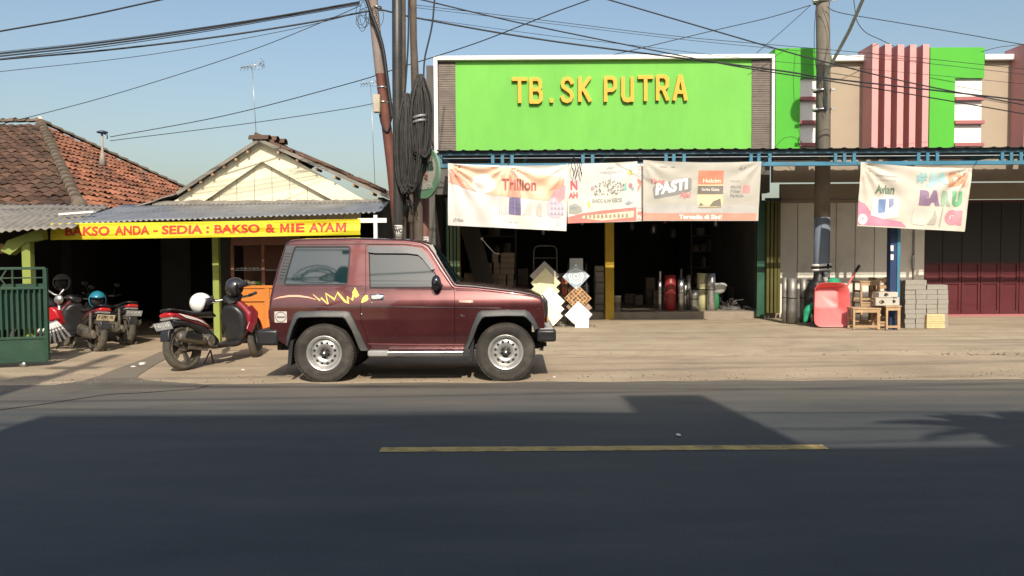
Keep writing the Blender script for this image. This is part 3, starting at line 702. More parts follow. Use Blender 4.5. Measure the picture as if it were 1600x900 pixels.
mbx = MB(); slice_bm(b_, 'x', 1/70); bm_add(mbx, b_, lambda u, v: mp(u, v, .007)); mbx.build('lettering', m_white, o, world=True, recalc=False)
put('text', ('Yang', .125, .10, .06, .60), (.60, .12, .12), 3, 'lettering', bold=.03, shear=.2)
put('text', ('Aja!', .10, .12, .31, .37), (.66, .16, .16), 3, 'lettering', bold=.03, shear=.2)
put('poly', [(.465, .23), (.47, .86), (.685, .86), (.68, .23), (.66, .21), (.48, .21)], (.72, .60, .28), 1)
put('poly', [(.468, .62), (.47, .86), (.685, .86), (.683, .62)], (.72, .15, .06), 2)
put('poly', [(.465, .45), (.468, .60), (.683, .60), (.682, .45)], (.10, .08, .06), 2)
put('poly', [(.48, .215), (.47, .24), (.68, .24), (.665, .215)], (.22, .18, .10), 2)
put('text', ('Holcim', .15, .07, .51, .65), (.80, .70, .55), 3, 'lettering', bold=.02)
put('text', ('Serba Guna', .15, .05, .50, .51), (.75, .70, .60), 3, 'lettering', bold=.01)
put('many', [[(.48, .25), (.49, .31), (.52, .27)], [(.57, .25), (.60, .33), (.66, .38), (.67, .25)]], (.12, .10, .06), 3)
for i, t in enumerate(('Micro', 'Filler', 'Particle')): put('text', (t, .09 if i < 2 else .115, .055, .745, .55-.075*i), (.20, .21, .21), 2, 'lettering', bold=.015)
put('text', ('DENGAN', .08, .03, .74, .66), (.3, .3, .3), 2, 'lettering')
put('poly', rounded([(.85, .47), (.85, .60), (.915, .60), (.915, .47)], .01), (.70, .22, .20), 1)
put('many', [[(.81, .88), (.83, .94), (.84, .86)], [(.84, .86), (.86, .92), (.87, .90)], [(.14, .90), (.14, .92), (.2, .915), (.2, .90)], [(.24, .90), (.24, .92), (.27, .92), (.27, .90)]], (.22, .22, .2), 2)
for u in (0, .55, 1): tie(mp(u, 1), P(1005+185*u+(-12 if u == 0 else 12 if u == 1 else 4), 244, 13.98), o)
# crumpled banner far right
o, mp, put = banner('hanging_banner', 'crumpled cream banner with large coloured letters hanging alone at the right end of the awning', [(1345, 253), (1520, 262), (1508, 362), (1339, 353)], 13.84,
    dict(seed=21, sag=.035, wave=.016, fans=[(0, .05, 15), (1, .05, 14)]), base=(.72, .67, .58))
put('poly', [(.0, .02), (.0, .40), (.06, .36), (.14, .18), (.25, .14), (.40, .10), (.46, .02)], (.48, .18, .28), 1)
put('poly', circ(.05, .11, .045, .085), (.74, .70, .62), 2); put('poly', circ(.05, .12, .012, .02), (.4, .3, .3), 3)
put('text', ('Avian', .17, .15, .15, .53), (.07, .12, .06), 2, 'lettering', bold=.04)
put('poly', [(.12, .18), (.13, .48), (.36, .50), (.36, .16), (.25, .13)], (.62, .62, .60), 2)
put('poly', [(.19, .22), (.19, .44), (.25, .45), (.25, .24)], (.10, .19, .42), 3); put('poly', [(.28, .30), (.275, .46), (.32, .47), (.32, .36)], (.18, .20, .36), 3)
put('text', ('Wujud Kumpulan', .19, .035, .14, .80), (.30, .28, .24), 2, 'lettering', bold=.01); put('text', ('cat warna anda', .17, .03, .15, .74), (.40, .38, .32), 2, 'lettering')
put('text', ('#', .09, .17, .51, .74), (.22, .46, .46), 2, 'lettering', bold=.04); put('text', ('JA', .19, .24, .60, .68), (.30, .52, .54), 2, 'lettering', bold=.08)
put('text', ('DI', .17, .22, .79, .70), (.62, .25, .12), 2, 'lettering', bold=.07)
put('text', ('BA', .19, .25, .55, .38), (.19, .10, .20), 2, 'lettering', bold=.09); put('text', ('R', .085, .25, .745, .38), (.22, .34, .22), 2, 'lettering', bold=.09); put('text', ('U', .10, .25, .84, .38), (.07, .34, .13), 2, 'lettering', bold=.09)
put('text', ('GI', .16, .24, .79, .09), (.66, .18, .24), 2, 'lettering', bold=.09)
put('poly', [(.50, .08), (.51, .33), (.62, .32), (.62, .06)], (.52, .52, .46), 2)
put('many', [[(.64, .08), (.66, .14), (.69, .22), (.70, .32), (.72, .20), (.71, .08)], [(.76, .36), (.745, .05), (.755, .05), (.77, .36)]], (.36, .33, .28), 3)
tie(mp(0, 1), P(1338, 246, 13.98), o); tie(mp(1, 1), P(1527, 250, 13.98), o)
# ------------------------------------------------------------------ meatball eatery on the left
wr = thing('eatery', 'low eatery with a cream boarded gable, corrugated lean-to roof and a dark open front', 'building', (-5.5, 15, 0))
GX0, GX1 = X(262, 15), X(592, 15); GA = P(411, 224, 15); gzb = Z(322, 15, 420)
apx = GA.x
mb = MB(); n = 12; xs_ = [GX0+(GX1-GX0)*i/n for i in range(n+1)]
def gtop(x): return gzb+(GA.z-gzb)*(1-abs((x-apx)/((GX1 if x > apx else GX0)-apx)))
for i in range(2, n-1):                       # upright boards in the gable
    a, b = xs_[i]+.004, xs_[i+1]-.004 if i < n-2 else xs_[i+1]
    pts = [(a, gzb-.3), (b, gzb-.3), (b, gtop(b)-.04)] + ([(apx, gtop(apx)-.04)] if a < apx < b else []) + [(a, gtop(a)-.04)]
    mb.xz(pts, 15.0, 15.03)
mb.build('gable_board', m_cream, wr, world=True, bevel=.003)
for s_ in (-1, 1):                            # deep cream barge boards
    e = Vector((GX0-.10 if s_ < 0 else GX1+.08, 0, gzb-.09)); a = Vector((apx, 0, GA.z+.035)); d = .33
    mb = MB(); mb.xz([(e.x, e.z), (a.x, a.z), (a.x, a.z-d*1.16), (e.x-s_*d*1.75, e.z)], 14.90, 14.94); mb.build('barge_board', m_cream, wr, world=True, bevel=.004)
# gable roof: fibre cement sheets on the left, sheets and loose clay tiles on the right
def rake(xe, ze, y0, y1, mat, name, th=.05, amp=.018, lift=0, mid=None):
    mb = MB(); a = Vector((apx, 0, GA.z+.05+lift)); e = Vector((xe, 0, ze+lift)); n = 26; m_ = 40; vs = []
    for i in range(n+1):
        t = i/n
        for j in range(m_+1):
            y = y0+(y1-y0)*j/m_; c = amp*math.sin(y*2*math.pi/.15)+.012*nz2(t*6, y, 2)
            p = a*(1-t)+e*t
            if mid: q0 = Vector((mid[0], 0, mid[1])); p = a*(1-t*2)+q0*t*2 if t < .5 else q0*(2-2*t)+e*(2*t-1)
            vs.append((p.x, y, p.z+c))
    fs = [(i*(m_+1)+j, (i+1)*(m_+1)+j, (i+1)*(m_+1)+j+1, i*(m_+1)+j+1) for i in range(n) for j in range(m_)]
    mb.add(vs, fs, True); return mb.build(name, mat, wr, world=True, solid=.02)
eL = P(170, 335, 14.8); eR = P(611, 308, 14.8)
eM = P(278, 301, 14.8); rake(eL.x, eL.z, 14.80, 19, m_asb, 'roof_sheet', mid=(eM.x, eM.z))
rake(eR.x, eR.z, 14.80, 19, m_asb, 'roof_sheet')
for s_, e in ((-1, eM), (1, eR)):
    mb = MB(); mb.bar((apx, 14.76, GA.z+.03), (e.x, 14.76, e.z-.02), .04, .06); mb.build('barge_cap', m_asb, wr, world=True)
    for k in range(1, 7):
        t = k/7; p = Vector((apx, 14.8, GA.z-.02))*(1-t)+Vector((e.x, 14.8, e.z-.06))*t
        mb = MB(); mb.box(p.x-.02, p.x+.02, 14.76, 15.2, p.z-.045, p.z-.005); mb.build('batten', m_wood, wr, world=True)
rt = random.Random(5)
mb = MB()
for k in range(110):
    t = (k/110)**.9; j = k % 5
    if rt.random() < .12+.25*t: continue
    p = Vector((apx-.12, 0, GA.z+.08))*(1-t)+Vector((eR.x-.25, 0, eR.z+.10))*t; y = 14.95+j*.30+rt.uniform(-.03, .03)
    dx = Vector((.22, 0, -.10)); c = Vector((p.x, y, p.z+.03+rt.uniform(0, .05)))
    vs = []
    for i in range(5):
        a = math.pi*i/4; o_ = Vector((0, -.10*math.cos(a), .045*math.sin(a))); vs += [c+o_, c+dx+o_*1.1]
    mb.add(vs, [(2*i, 2*i+1, 2*i+3, 2*i+2) for i in range(4)])
mb.build('roof_tile', m_tiled, wr, world=True, solid=.014)
mb = MB()
for k in range(3):
    c = Vector((apx-.16+.08*k, 14.84+.24*k, GA.z+.065+.015*(k % 2))); vs = []
    for i in range(7):
        a = math.pi*i/6; vs += [c+Vector((-.02, -.13*math.cos(a), .09*math.sin(a)-.03)), c+Vector((.34, -.13*math.cos(a), .09*math.sin(a)-.03))]
    mb.add(vs, [(2*i, 2*i+1, 2*i+3, 2*i+2) for i in range(6)])
mb.build('ridge_tile', m_tiled, wr, world=True, solid=.015)
# walls of the dark front room
m_dark = M('near black wall', (.045, .047, .045), .9, var=.3, scale=1)  # even near-black, the darkness of the open room put into the colour
WX0, WX1 = -9.4, X(604, 15.2)
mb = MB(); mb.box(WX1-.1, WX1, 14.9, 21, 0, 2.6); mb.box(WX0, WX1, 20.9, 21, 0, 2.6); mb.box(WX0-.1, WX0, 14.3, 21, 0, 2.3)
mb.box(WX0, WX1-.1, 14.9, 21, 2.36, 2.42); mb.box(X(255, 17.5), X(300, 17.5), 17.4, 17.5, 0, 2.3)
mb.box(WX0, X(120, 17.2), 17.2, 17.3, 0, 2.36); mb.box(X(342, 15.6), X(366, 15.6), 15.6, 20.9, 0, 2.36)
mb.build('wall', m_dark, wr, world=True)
# corrugated zinc lean-to
mb = MB(); yF, yB = 12.55, 14.95; lx0, lx1 = X(76, yF), X(590, yF); bx1 = X(610, yB)
n = int((lx1-lx0)/.0125); vs = []; 
zF = lambda px_: Z(347-(px_-80)*.028, yF, px_)
zFl, zFr = P(80, 350, yF).z, P(586, 332, yF).z; zBl, zBr = P(130, 318, yB).z-.03, P(608, 314, yB).z
for i in range(n+1):
    t = i/n
    for j in range(7):
        s_ = j/6; x = (lx0*(1-t)+lx1*t)*(1-s_)+(lx0*(1-t)+bx1*t)*s_
        z = (zFl*(1-t)+zFr*t)*(1-s_)+(zBl*(1-t)+zBr*t)*s_ - .03*math.sin(s_*math.pi)
        vs.append((x, yF+(yB-yF)*s_-.02*nz2(x*4, 0), z+.013*math.sin(x*2*math.pi/.085)+.012*nz2(x, s_*2, 1.5)))
fs = [(i*7+j, (i+1)*7+j, (i+1)*7+j+1, i*7+j+1) for i in range(n) for j in range(6)]
mb.add(vs, fs, True); mb.build('lean_to_roof', m_tin, wr, world=True, solid=.004)
mb = MB(); mb.box(lx0, X(500, yF), yF+.12, yF+.18, zFl-.12, zFl-.055); mb.build('beam', m_wood, wr, world=True)
# rotten board flashing where the lean-to meets the gable
mb = MB(); vs = []
for i in range(61):
    x = GX0-.2+(GX1-GX0+.3)*i/60; h = .0+.05*nz2(x*3, 0, 1, 2)+.03*nz2(x*14, 0); vs += [(x, 14.84, zBr-.06), (x, 14.86, zBr+.02+h*.7)]
mb.add(vs, [(2*i, 2*i+2, 2*i+3, 2*i+1) for i in range(60)]); mb.build('flashing', m_asb, wr, world=True, solid=.01)
mb = MB(); p = P(94, 335, 13.4); q = P(148, 331, 13.4); mb.bar(p, q, .10, .03); mb.build('white_batten', m_white, wr, world=True)
# posts
mb = MB(); x = X(338, 13.35); mb.box(x-.052, x+.052, 13.3, 13.4, 0, zFl+.05); mb.build('post', m_lime, wr, world=True, bevel=.006)
mb = MB(); x = X(44, 12.3); mb.box(x-.065, x+.065, 12.24, 12.36, 0, Z(372, 12.3, 44)); mb.build('post', m_lime, wr, world=True, bevel=.006)
mb = MB(); mb.prism([(P(6, 392, 12.3).x, P(6, 392, 12.3).z), (P(16, 378, 12.3).x, P(16, 378, 12.3).z+.02), (X(70, 12.3), Z(352, 12.3)), (X(72, 12.3), Z(369, 12.3)), (X(45, 12.3), Z(375, 12.3)), (X(20, 12.3), Z(394, 12.3))], lambda u, v: (u, 12.22, v), lambda u, v: (u, 12.38, v))
mb.build('bracket', m_lime, wr, world=True, bevel=.005)
mb = MB(); mb.box(X(-60, 12.8), X(8, 12.8), 12.75, 12.85, Z(396, 12.8, 0), Z(381, 12.8, 0)); mb.build('beam', m_wood, wr, world=True)
# low fibre cement roof at the far left
mb = MB(); vs = []; n = 260
A0, A1 = P(-260, 372, 11.9), P(112, 352, 11.9); B0, B1 = P(-200, 316, 16.2), P(170, 321, 15.8)
for i in range(n+1):
    t = i/n
    for j in range(13):
        s_ = j/12; p = (A0*(1-t)+A1*t)*(1-s_)+(B0*(1-t)+B1*t)*s_; st = -.03 if s_ < .5 else .0
        vs.append((p.x, p.y+.03*nz2(p.x*2, 0), p.z+st+.014*math.sin(p.x*2*math.pi/.13)+.03*nz2(p.x, s_*3, 1.4)))
fs = [(i*13+j, (i+1)*13+j, (i+1)*13+j+1, i*13+j+1) for i in range(n) for j in range(12)]
mb.add(vs, fs, True); mb.build('side_roof', m_asb, wr, world=True, solid=.012)
# pink door wall behind the cart
m_pk = M('dull pink wood frame', (.16, .07, .05), .8, var=.2)

# food cart
D_ = 13.4
m_or = M('orange varnished board', (.50, .165, .02), .5, var=.12, scale=2, dirt=(.32, .11, .02), dirt_amt=.35, stretch=(1, 1, .2), bump=.1)
ct = thing('food_cart', 'orange wooden food cart with a glass case behind the parked car', 'food cart', (X(405, D_), D_+.3, .03))
x0, x1 = X(361, D_), X(455, D_); zc = Z(446, D_, 400); zb_ = Z(524, D_, 400)
mb = MB(); mb.box(x0, x1, D_+.02, D_+.7, zb_, zc); mb.box(x0-.01, x1+.01, D_-.0, D_+.72, zc-.05, zc+.0); mb.build('cabinet', m_or, ct, world=True, bevel=.006)
mb = MB()
for a, b in ((x0, x0+.05), (X(412, D_), X(420, D_)), (x1-.05, x1)): mb.box(a, b, D_-.012, D_+.018, zb_, zc-.052)
mb.box(x0+.05, x1-.05, D_-.008, D_+.016, Z(471, D_, 400), Z(468, D_, 400)); mb.box(x0+.05, x1-.05, D_-.008, D_+.016, zb_, zb_+.05)
mb.build('trim', m_or, ct, world=True, bevel=.003)
mb = MB(); zt2 = Z(383, D_, 400)
for a in (X(360, D_), X(408, D_), x1-.05): mb.box(a, a+.055, D_, D_+.04, zc+.002, zt2)
mb.box(x0, x1, D_-.005, D_+.6, zt2, zt2+.22); mb.box(x0, x1, D_+.62, D_+.66, zc, zt2); mb.build('frame', m_pk, ct, world=True, bevel=.004)
mb = MB(); mb.box(x0+.03, x1-.05, D_+.02, D_+.5, zc+.25, zc+.262); mb.build('glass_shelf', m_glass, ct, world=True)
for (px_, r_, c_) in ((385, .07, (.62, .58, .38)), (396, .055, (.62, .58, .40)), (404, .05, (.12, .26, .04))):
    p = P(px_, 444, D_+.15); mb = MB(); mb.sphere((p.x, p.y, zc+r_*.55), r_, sc=(1.3, 1, .75)); mb.build('food_item', M('food '+str(c_[0]+c_[2]), c_, .7), ct, world=True)
for k in range(6):
    p = P(372+k*6.3, 427, D_+.2); mb = MB(); mb.lathe([(0, 0), (.022, .005), (.034, .028), (.034, .03), (0, .03)], (p.x, p.y, zc+.264), n=10); mb.build('bowl', m_white, ct, world=True)
for dx in (x0+.06, x1-.1):
    for dy in (.06, .64):
        mb = MB(); mb.box(dx, dx+.05, D_+dy, D_+dy+.04, .03, zb_-.002); mb.build('leg', m_or, ct, world=True)

# yellow banner of the eatery
o, mp, put = banner('hanging_banner', 'long yellow banner with red lettering across the front of the eatery', [(79, 349), (563, 342), (563, 367), (79, 375)], 12.45,
    dict(seed=31, sag=.006, wave=.007), base=(.80, .70, .03), fade=False)
W_ = 484.0
def word(t, a, b, y0=.23, hh=.56):
    put('text', (t, (b-a)/W_, hh, (a-79)/W_, y0), (.58, .045, .02), 2, 'lettering', bold=.035)
for t, a, b in (('BAKSO', 102, 172), ('ANDA', 180, 234), ('SEDIA', 253, 317), ('BAKSO', 335, 406), ('&', 415, 430), ('IE', 455, 476), ('AYA', 483, 523)): word(t, a, b)
for a, b in ((438, 452), (525, 541)):
    fx = lambda q: (a-79+(b-a)*q)/W_
    put('poly', [(fx(q), .23+.56*r_) for q, r_ in ((0, 0), (0, 1), (.27, 1), (.5, .42), (.73, 1), (1, 1), (1, 0), (.78, 0), (.78, .62), (.56, .08), (.44, .08), (.22, .62), (.22, 0))], (.58, .045, .02), 2, 'lettering')
word('-', 240, 247, .40, .10); word(':', 322, 327, .26, .44)
# white pipe frame right of the banner
fr = thing('pipe_frame', 'white painted pipe cross between the yellow banner and the street poles', 'frame', (X(588, 12.5), 12.5, 0))
mb = MB(); mb.box(X(585, 12.5), X(590.5, 12.5), 12.46, 12.52, 0, Z(336, 12.5, 588)); mb.build('upright', m_white, fr, world=True)
mb = MB(); mb.box(X(560, 12.5), X(605, 12.5), 12.47, 12.51, Z(348, 12.5, 585), Z(341, 12.5, 585)); mb.build('crossbar', m_white, fr, world=True)

# green gate
m_gate = M('dark green gate paint', (.008, .045, .025), .5, var=.2, scale=4, dirt=(.06, .07, .045), dirt_amt=.35)
A_ = Vector((X(73, 11.0, 500), 11.0, 0)); B_ = Vector((A_.x-2.6, 10.0, 0)); dirv = (B_-A_).normalized()
gt = thing('sliding_gate', 'dark green barred metal gate with a sheet metal foot at the left edge', 'gate', A_)
def gp(s_, z): return A_+dirv*s_+Vector((0, 0, z))
zt_ = Z(419, 11, 73); Lg = (B_-A_).length
m1_ = zt_-.13; m2_ = zt_-.27; m3_ = .42; zb_ = .10
mb = MB()
mb.bar(gp(0, zb_), gp(0, zt_), .05)
mb.bar(gp(Lg, zb_), gp(Lg, zt_), .05)
for z in (zt_, m2_, m3_, zb_): mb.bar(gp(.0, z), gp(Lg, z), .035)
mb.bar(gp(.0, m1_), gp(Lg, m1_), .018)
mb.build('frame', m_gate, gt, world=True, bevel=.004)
k = 0; s_ = .07
while s_ < Lg:
    mb = MB(); mb.bar(gp(s_, m3_), gp(s_, m2_), .022); mb.build('bar', m_gate, gt, world=True); s_ += .066
mb = MB()
for s0 in (.45, 1.15, 1.9):
    mb.bar(gp(s0, zt_), gp(s0+.16, m2_), .016); mb.bar(gp(s0+.16, zt_), gp(s0, m2_), .016); mb.bar(gp(s0-.06, zt_), gp(s0-.06, m2_), .02); mb.bar(gp(s0+.22, zt_), gp(s0+.22, m2_), .02)
mb.bar(gp(.12, zt_), gp(.12, m2_), .016)
mb.build('lattice', m_gate, gt, world=True)
nn = Vector((-dirv.y, dirv.x, 0)); mb = MB(); mb.bar(gp(.03, (m3_+zb_)/2), gp(Lg, (m3_+zb_)/2), .006, m3_-zb_); mb.build('foot_panel', m_gate, gt, world=True)
mb = MB(); mb.bar(gp(.03, .85)-nn*.0+Vector((.0,.06,0)), gp(Lg, .85)+Vector((0,.06,0)), .006, .62); mb.build('back_sheet', M('gate back sheet', (.008, .04, .024), .5), gt, world=True)
for s_ in (.3, 2.3):
    mb = MB(); c = gp(s_, .055); mb.lathe([(0, -.012), (.045, -.012), (.045, .012), (0, .012)], c, 'y', 14); mb.build('wheel', m_steel, gt, world=True)

# ------------------------------------------------------------------ tiled house at the far left
th = thing('tiled_house', 'old house with a hipped clay tile roof, orange on its right slope', 'house', (-12, 20, 0))
C0 = Vector((P(126, 322, 16).x, 16, P(126, 322, 16).z)); AP = P(63, 195, 22); C1 = Vector((C0.x, 28, C0.z)); E0 = Vector((-26, 16, C0.z)); E1 = Vector((-26, 22, AP.z))
def inside(p, poly):
    c = False; n = len(poly)
    for i in range(n):
        a, b = poly[i], poly[i-1]
        if (a[1] > p[1]) != (b[1] > p[1]) and p[0] < (b[0]-a[0])*(p[1]-a[1])/(b[1]-a[1])+a[0]: c = not c
    return c
def tiles(o, ue, poly3, mat, name, tw=.235, tl=.27, sd=1, clipx=None):
    rr = random.Random(sd); ue = ue.normalized(); n_ = (poly3[1]-poly3[0]).cross(poly3[-1]-poly3[0]).normalized()
    if n_.z < 0: n_ = -n_
    ve = n_.cross(ue).normalized()
    if ve.z < 0: ve = -ve
    p2 = [((p-o).dot(ue), (p-o).dot(ve)) for p in poly3]
    u0, u1 = min(p[0] for p in p2), max(p[0] for p in p2); v0, v1 = min(p[1] for p in p2), max(p[1] for p in p2)
    mb = MB(); v = v0
    prof = [0, .030, .042, .030, .004, -.004, 0]
    row = 0
    while v < v1:
        u = u0
        while u < u1:
            if inside((u+tw/2, v+tl/2), p2):
                j = rr.uniform(-.018, .018); k = rr.uniform(-.012, .014); rot = rr.uniform(-.03, .03); vs = []
                for i in range(7):
                    uu = u+tw*1.05*i/6
                    for (vv, h) in ((v-.055+j, .052+k), (v-.055+j, .030+k), (v+tl+j, .004+k)):
                        vs.append(o+ue*(uu+rot*(vv-v))+ve*(vv+.02*(i-3)*rot)+n_*(h+prof[i]))
                fs = [];
                for i in range(6): fs += [(3*i+1, 3*i+4, 3*i+3, 3*i), (3*i, 3*i+3, 3*i+5, 3*i+2)]
                mb.add(vs, fs)
            u += tw
        v += tl; row += 1
    ob = mb.build(name, mat, th, world=True, recalc=False)
    mb = MB(); mb.add([p-n_*.02 for p in poly3], [tuple(range(len(poly3)))]); mb.build('roof_deck', m_tiled, th, world=True, recalc=False)
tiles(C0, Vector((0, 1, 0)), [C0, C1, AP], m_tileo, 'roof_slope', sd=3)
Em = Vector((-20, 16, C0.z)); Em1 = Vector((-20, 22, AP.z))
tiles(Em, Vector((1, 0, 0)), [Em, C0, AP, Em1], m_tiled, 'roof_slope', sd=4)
def ridge(a, b, name, r_=.11, step=.33):
    mb = MB(); d = (b-a); L0 = d.length; d.normalize(); s_ = 0; rr = random.Random(int(L0*10)); side = d.cross(Vector((0,0,1))).normalized(); up = side.cross(d)
    while s_ < L0-.1:
        c = a+d*s_; vs = []; w1, w0 = r_*rr.uniform(.85, 1.0), r_*rr.uniform(1.1, 1.3)
        for i in range(7):
            t = math.pi*i/6
            vs += [c+side*w0*math.cos(t)+up*(w0*.85*math.sin(t)+.05), c+d*(step*1.1)+side*w1*math.cos(t)+up*(w1*.8*math.sin(t)+.03)]
        mb.add(vs, [(2*i, 2*i+1, 2*i+3, 2*i+2) for i in range(6)]+[tuple(range(0, 14, 2))]); s_ += step
    mb.build(name, m_mortar, th, world=True)
ridge(C0+Vector((-.05, 0, .02)), AP+Vector((0, 0, .05)), 'hip_ridge', .10)
ridge(C1+Vector((0, 0, .02)), AP+Vector((0, 0, .05)), 'hip_ridge', .09)
ridge(AP+Vector((0, 0, .05)), Em1+Vector((0, 0, .0)), 'roof_ridge', .10)
mb = MB(); mb.lathe([(0, 0), (.13, 0), (.10, .12), (.05, .2), (0, .21)], AP+Vector((0, 0, .02)), n=8); mb.build('finial', M('pale mortar', (.50, .45, .38), .9), th, world=True)
p = P(95, 205, 23); mb = MB(); mb.sphere(p, .09); mb.build('vent_cap', m_black, th, world=True)
mb = MB(); mb.box(-20, C0.x-.6, 16.7, 28, 0, C0.z-.02); mb.build('wall', m_dark, th, world=True)
mb = MB(); mb.bar(C0+Vector((-.1, .1, -.06)), Em+Vector((0, .1, -.06)), .03, .12); mb.bar(C0+Vector((-.1, .1, -.06)), C1+Vector((-.1, 0, -.06)), .03, .12); mb.build('fascia', m_wood, th, world=True)
p = P(124, 318, 15.9); mb = MB()
mb.lathe([(0, 0), (.24, 0), (.19, .12), (.13, .25), (.07, .34), (0, .36)], p+Vector((.0, 0, -.22)), n=9); mb.build('mortar_cap', m_mortar, th, world=True)
# lamp fitting on the roof with two wires
rl = thing('roof_bracket', 'small dark round cable bracket on a concrete stub on the tiled roof', 'bracket', P(160, 236, 19.5))
q = P(160, 236, 19.5); mb = MB(); mb.lathe([(0, -.35), (.10, -.35), (.05, -.1), (.03, .0), (.028, .43), (0, .43)], q, n=8); mb.build('stub', m_conc, rl, world=True)
mb = MB(); t_ = P(160, 208, 19.5); mb.lathe([(0, -.02), (.12, 0), (.13, .03), (.05, .06), (0, .06)], t_, n=14); mb.tube([t_, t_+Vector((.12, 0, -.05)), t_+Vector((.11, 0, -.14))], .015, 6); mb.build('cap', M('navy plastic', (.03, .05, .11), .5), rl, world=True)
# TV antennas
def antenna(px, ytop, ybase, D, lab, flip=1, s=1):
    top = P(px, ytop, D); base = P(px+7*flip, ybase, D)
    o = thing('tv_antenna', lab, 'antenna', base)
    mb = MB(); mb.tube([base, top], .006, 6); mb.build('mast', m_steel, o, world=True)
    mb = MB(); a = top+Vector((-.22*s, 0, -.02)); b = top+Vector((.20*s, 0, .06)); mb.tube([a, b], .009, 5)
    for k in range(7):
        t = k/6; c = a*(1-t)+b*t; L0 = .10+.05*math.sin(k); mb.tube([c+Vector((0, -L0, -.02*k)), c+Vector((0, L0, .0))], .005, 4)
        mb.tube([c+Vector((-.01, 0, -.07-.01*k)), c+Vector((.01, 0, .06))], .004, 4)
    for k in range(4): mb.tube([b+Vector((0, -.12, -.06+.04*k)), b+Vector((.0, .12, -.06+.04*k))], .004, 4)
    mb.tube([b+Vector((0, -.12, -.06)), b+Vector((0, -.12, .07))], .005, 4); mb.tube([b+Vector((0, .12, -.06)), b+Vector((0, .12, .07))], .005, 4)
    mb.build('boom', m_steel, o, world=True)
antenna(394, 104, 222, 16, 'thin television antenna on a mast above the peak of the cream gable', 1, 1)
antenna(579, 130, 290, 17, 'thin television antenna on a mast left of the leaning reddish pole', 1, .9)

# dark neighbour wall in the gap behind the poles
ws = thing('side_wall', 'dim brown wall in the gap behind the street poles', 'wall', (X(650, 16.5), 16.5, 0))
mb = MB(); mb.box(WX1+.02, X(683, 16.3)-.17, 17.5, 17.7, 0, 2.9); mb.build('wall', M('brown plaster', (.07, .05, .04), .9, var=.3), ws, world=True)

# ------------------------------------------------------------------ street poles
m_rust = M('red brown pole paint', (.12, .038, .026), .7, var=.25, scale=5, dirt=(.22, .10, .065), dirt_amt=.5, stretch=(1, 1, .4))
m_blkpole = M('black tarred pole', (.028, .028, .027), .45, var=.3, scale=4, dirt=(.07, .06, .05), dirt_amt=.4)
m_brpole = M('brown weathered pole', (.085, .065, .05), .85, var=.3, scale=5, dirt=(.16, .13, .10), dirt_amt=.4)
def pole(name, lab, pts, rad, mat, D, n=14):
    base = P(pts[-1][0], pts[-1][1], D); o = thing(name, lab, 'pole', (base.x, base.y, 0))
    mb = MB(); mb.tube([P(a, b, D) for a, b in pts], rad, n); mb.build('shaft', mat, o, world=True); return o
g_ = lambda D: 400+1.47*F/D
pa = pole('street_pole', 'leaning red brown street pole with a grey meter box, left of the black pole', [(572, -160), (583, 10), (597, 140), (612, 262), (624, 372), (632, g_(12.2))], [.062, .068, .072, .078, .085, .09], m_rust, 12.2)
mb = MB(); mb.tube([P(572, -160, 12.2), P(583, 10, 12.2), P(594, 116, 12.2)], .075, 14, cap=False); mb.build('grey_upper_shaft', M('grey pole paint', (.25, .20, .18), .8, var=.25, dirt=(.16, .09, .07), dirt_amt=.5), pa, world=True)
pb = pole('street_pole', 'thick black street pole carrying a white notice', [(620, -160), (620.5, 100), (622, 300), (623, g_(11.7))], .072, m_blkpole, 11.7)
pc = pole('street_pole', 'thin dark brown street pole close behind the thick black pole', [(627.5, -160), (628.5, 100), (629, 300), (630, g_(11.95))], .055, m_brpole, 11.95)
pd = pole('street_pole', 'brown street pole holding the cable coils and the round green sign', [(644, -160), (646, 60), (648, 110), (652, 250), (654, 372), (655, g_(12.0))], [.050, .052, .058, .066, .072, .075], m_brpole, 12.0)
pe = pole('street_pole', 'short red brown pole with a paper notice under the round green sign', [(664, 300), (664, g_(12.3))], .068, m_rust, 12.3)
def notice(o, px, y0, y1, w, D, rad, lines):
    mb = MB(); c = P(px, (y0+y1)/2, D); z0, z1 = P(px, y1, D).z, P(px, y0, D).z; a = w*D/F/2/rad; a = min(a, 1.35); vs = []
    for i in range(9):
        t = -a+2*a*i/8; vs += [(c.x+rad*math.sin(t), c.y-rad*math.cos(t), z0), (c.x+rad*math.sin(t), c.y-rad*math.cos(t), z1)]
    mb.add(vs, [(2*i, 2*i+2, 2*i+3, 2*i+1) for i in range(8)], True); n_ = mb.build('notice', M('notice paper', (.55, .53, .50), .8, var=.1), o, world=True, solid=.001)
    wr_ = rad+.004; arc = 2*a*rad
    for (t, u0, u1, v0, v1, b) in lines:
        bm = text_bm(t, (u1-u0)*arc, (v1-v0)*(z1-z0), (u0-.5)*arc, z0+v0*(z1-z0), bold=b); slice_bm(bm, 'x', .02); mb = MB()
        bm_add(mb, bm, lambda u, v: (c.x+wr_*math.sin(u/rad), c.y-wr_*math.cos(u/rad), v)); mb.build('lettering', m_black, n_, world=True, recalc=False)
        if n_.location.length == 0: pass
notice(pb, 623, 352, 372, 15, 11.7, .0745, [('SEDOT', .12, .9, .80, .93, .02), ('WC', .08, .92, .40, .76, .06), ('0812 345', .1, .9, .24, .34, .0), ('HUB 24 JAM', .1, .9, .08, .18, .0)])
notice(pe, 665, 370, 384, 12, 12.3, .071, [('SEDOT', .12, .9, .74, .92, .02), ('WC', .2, .8, .3, .66, .06)])
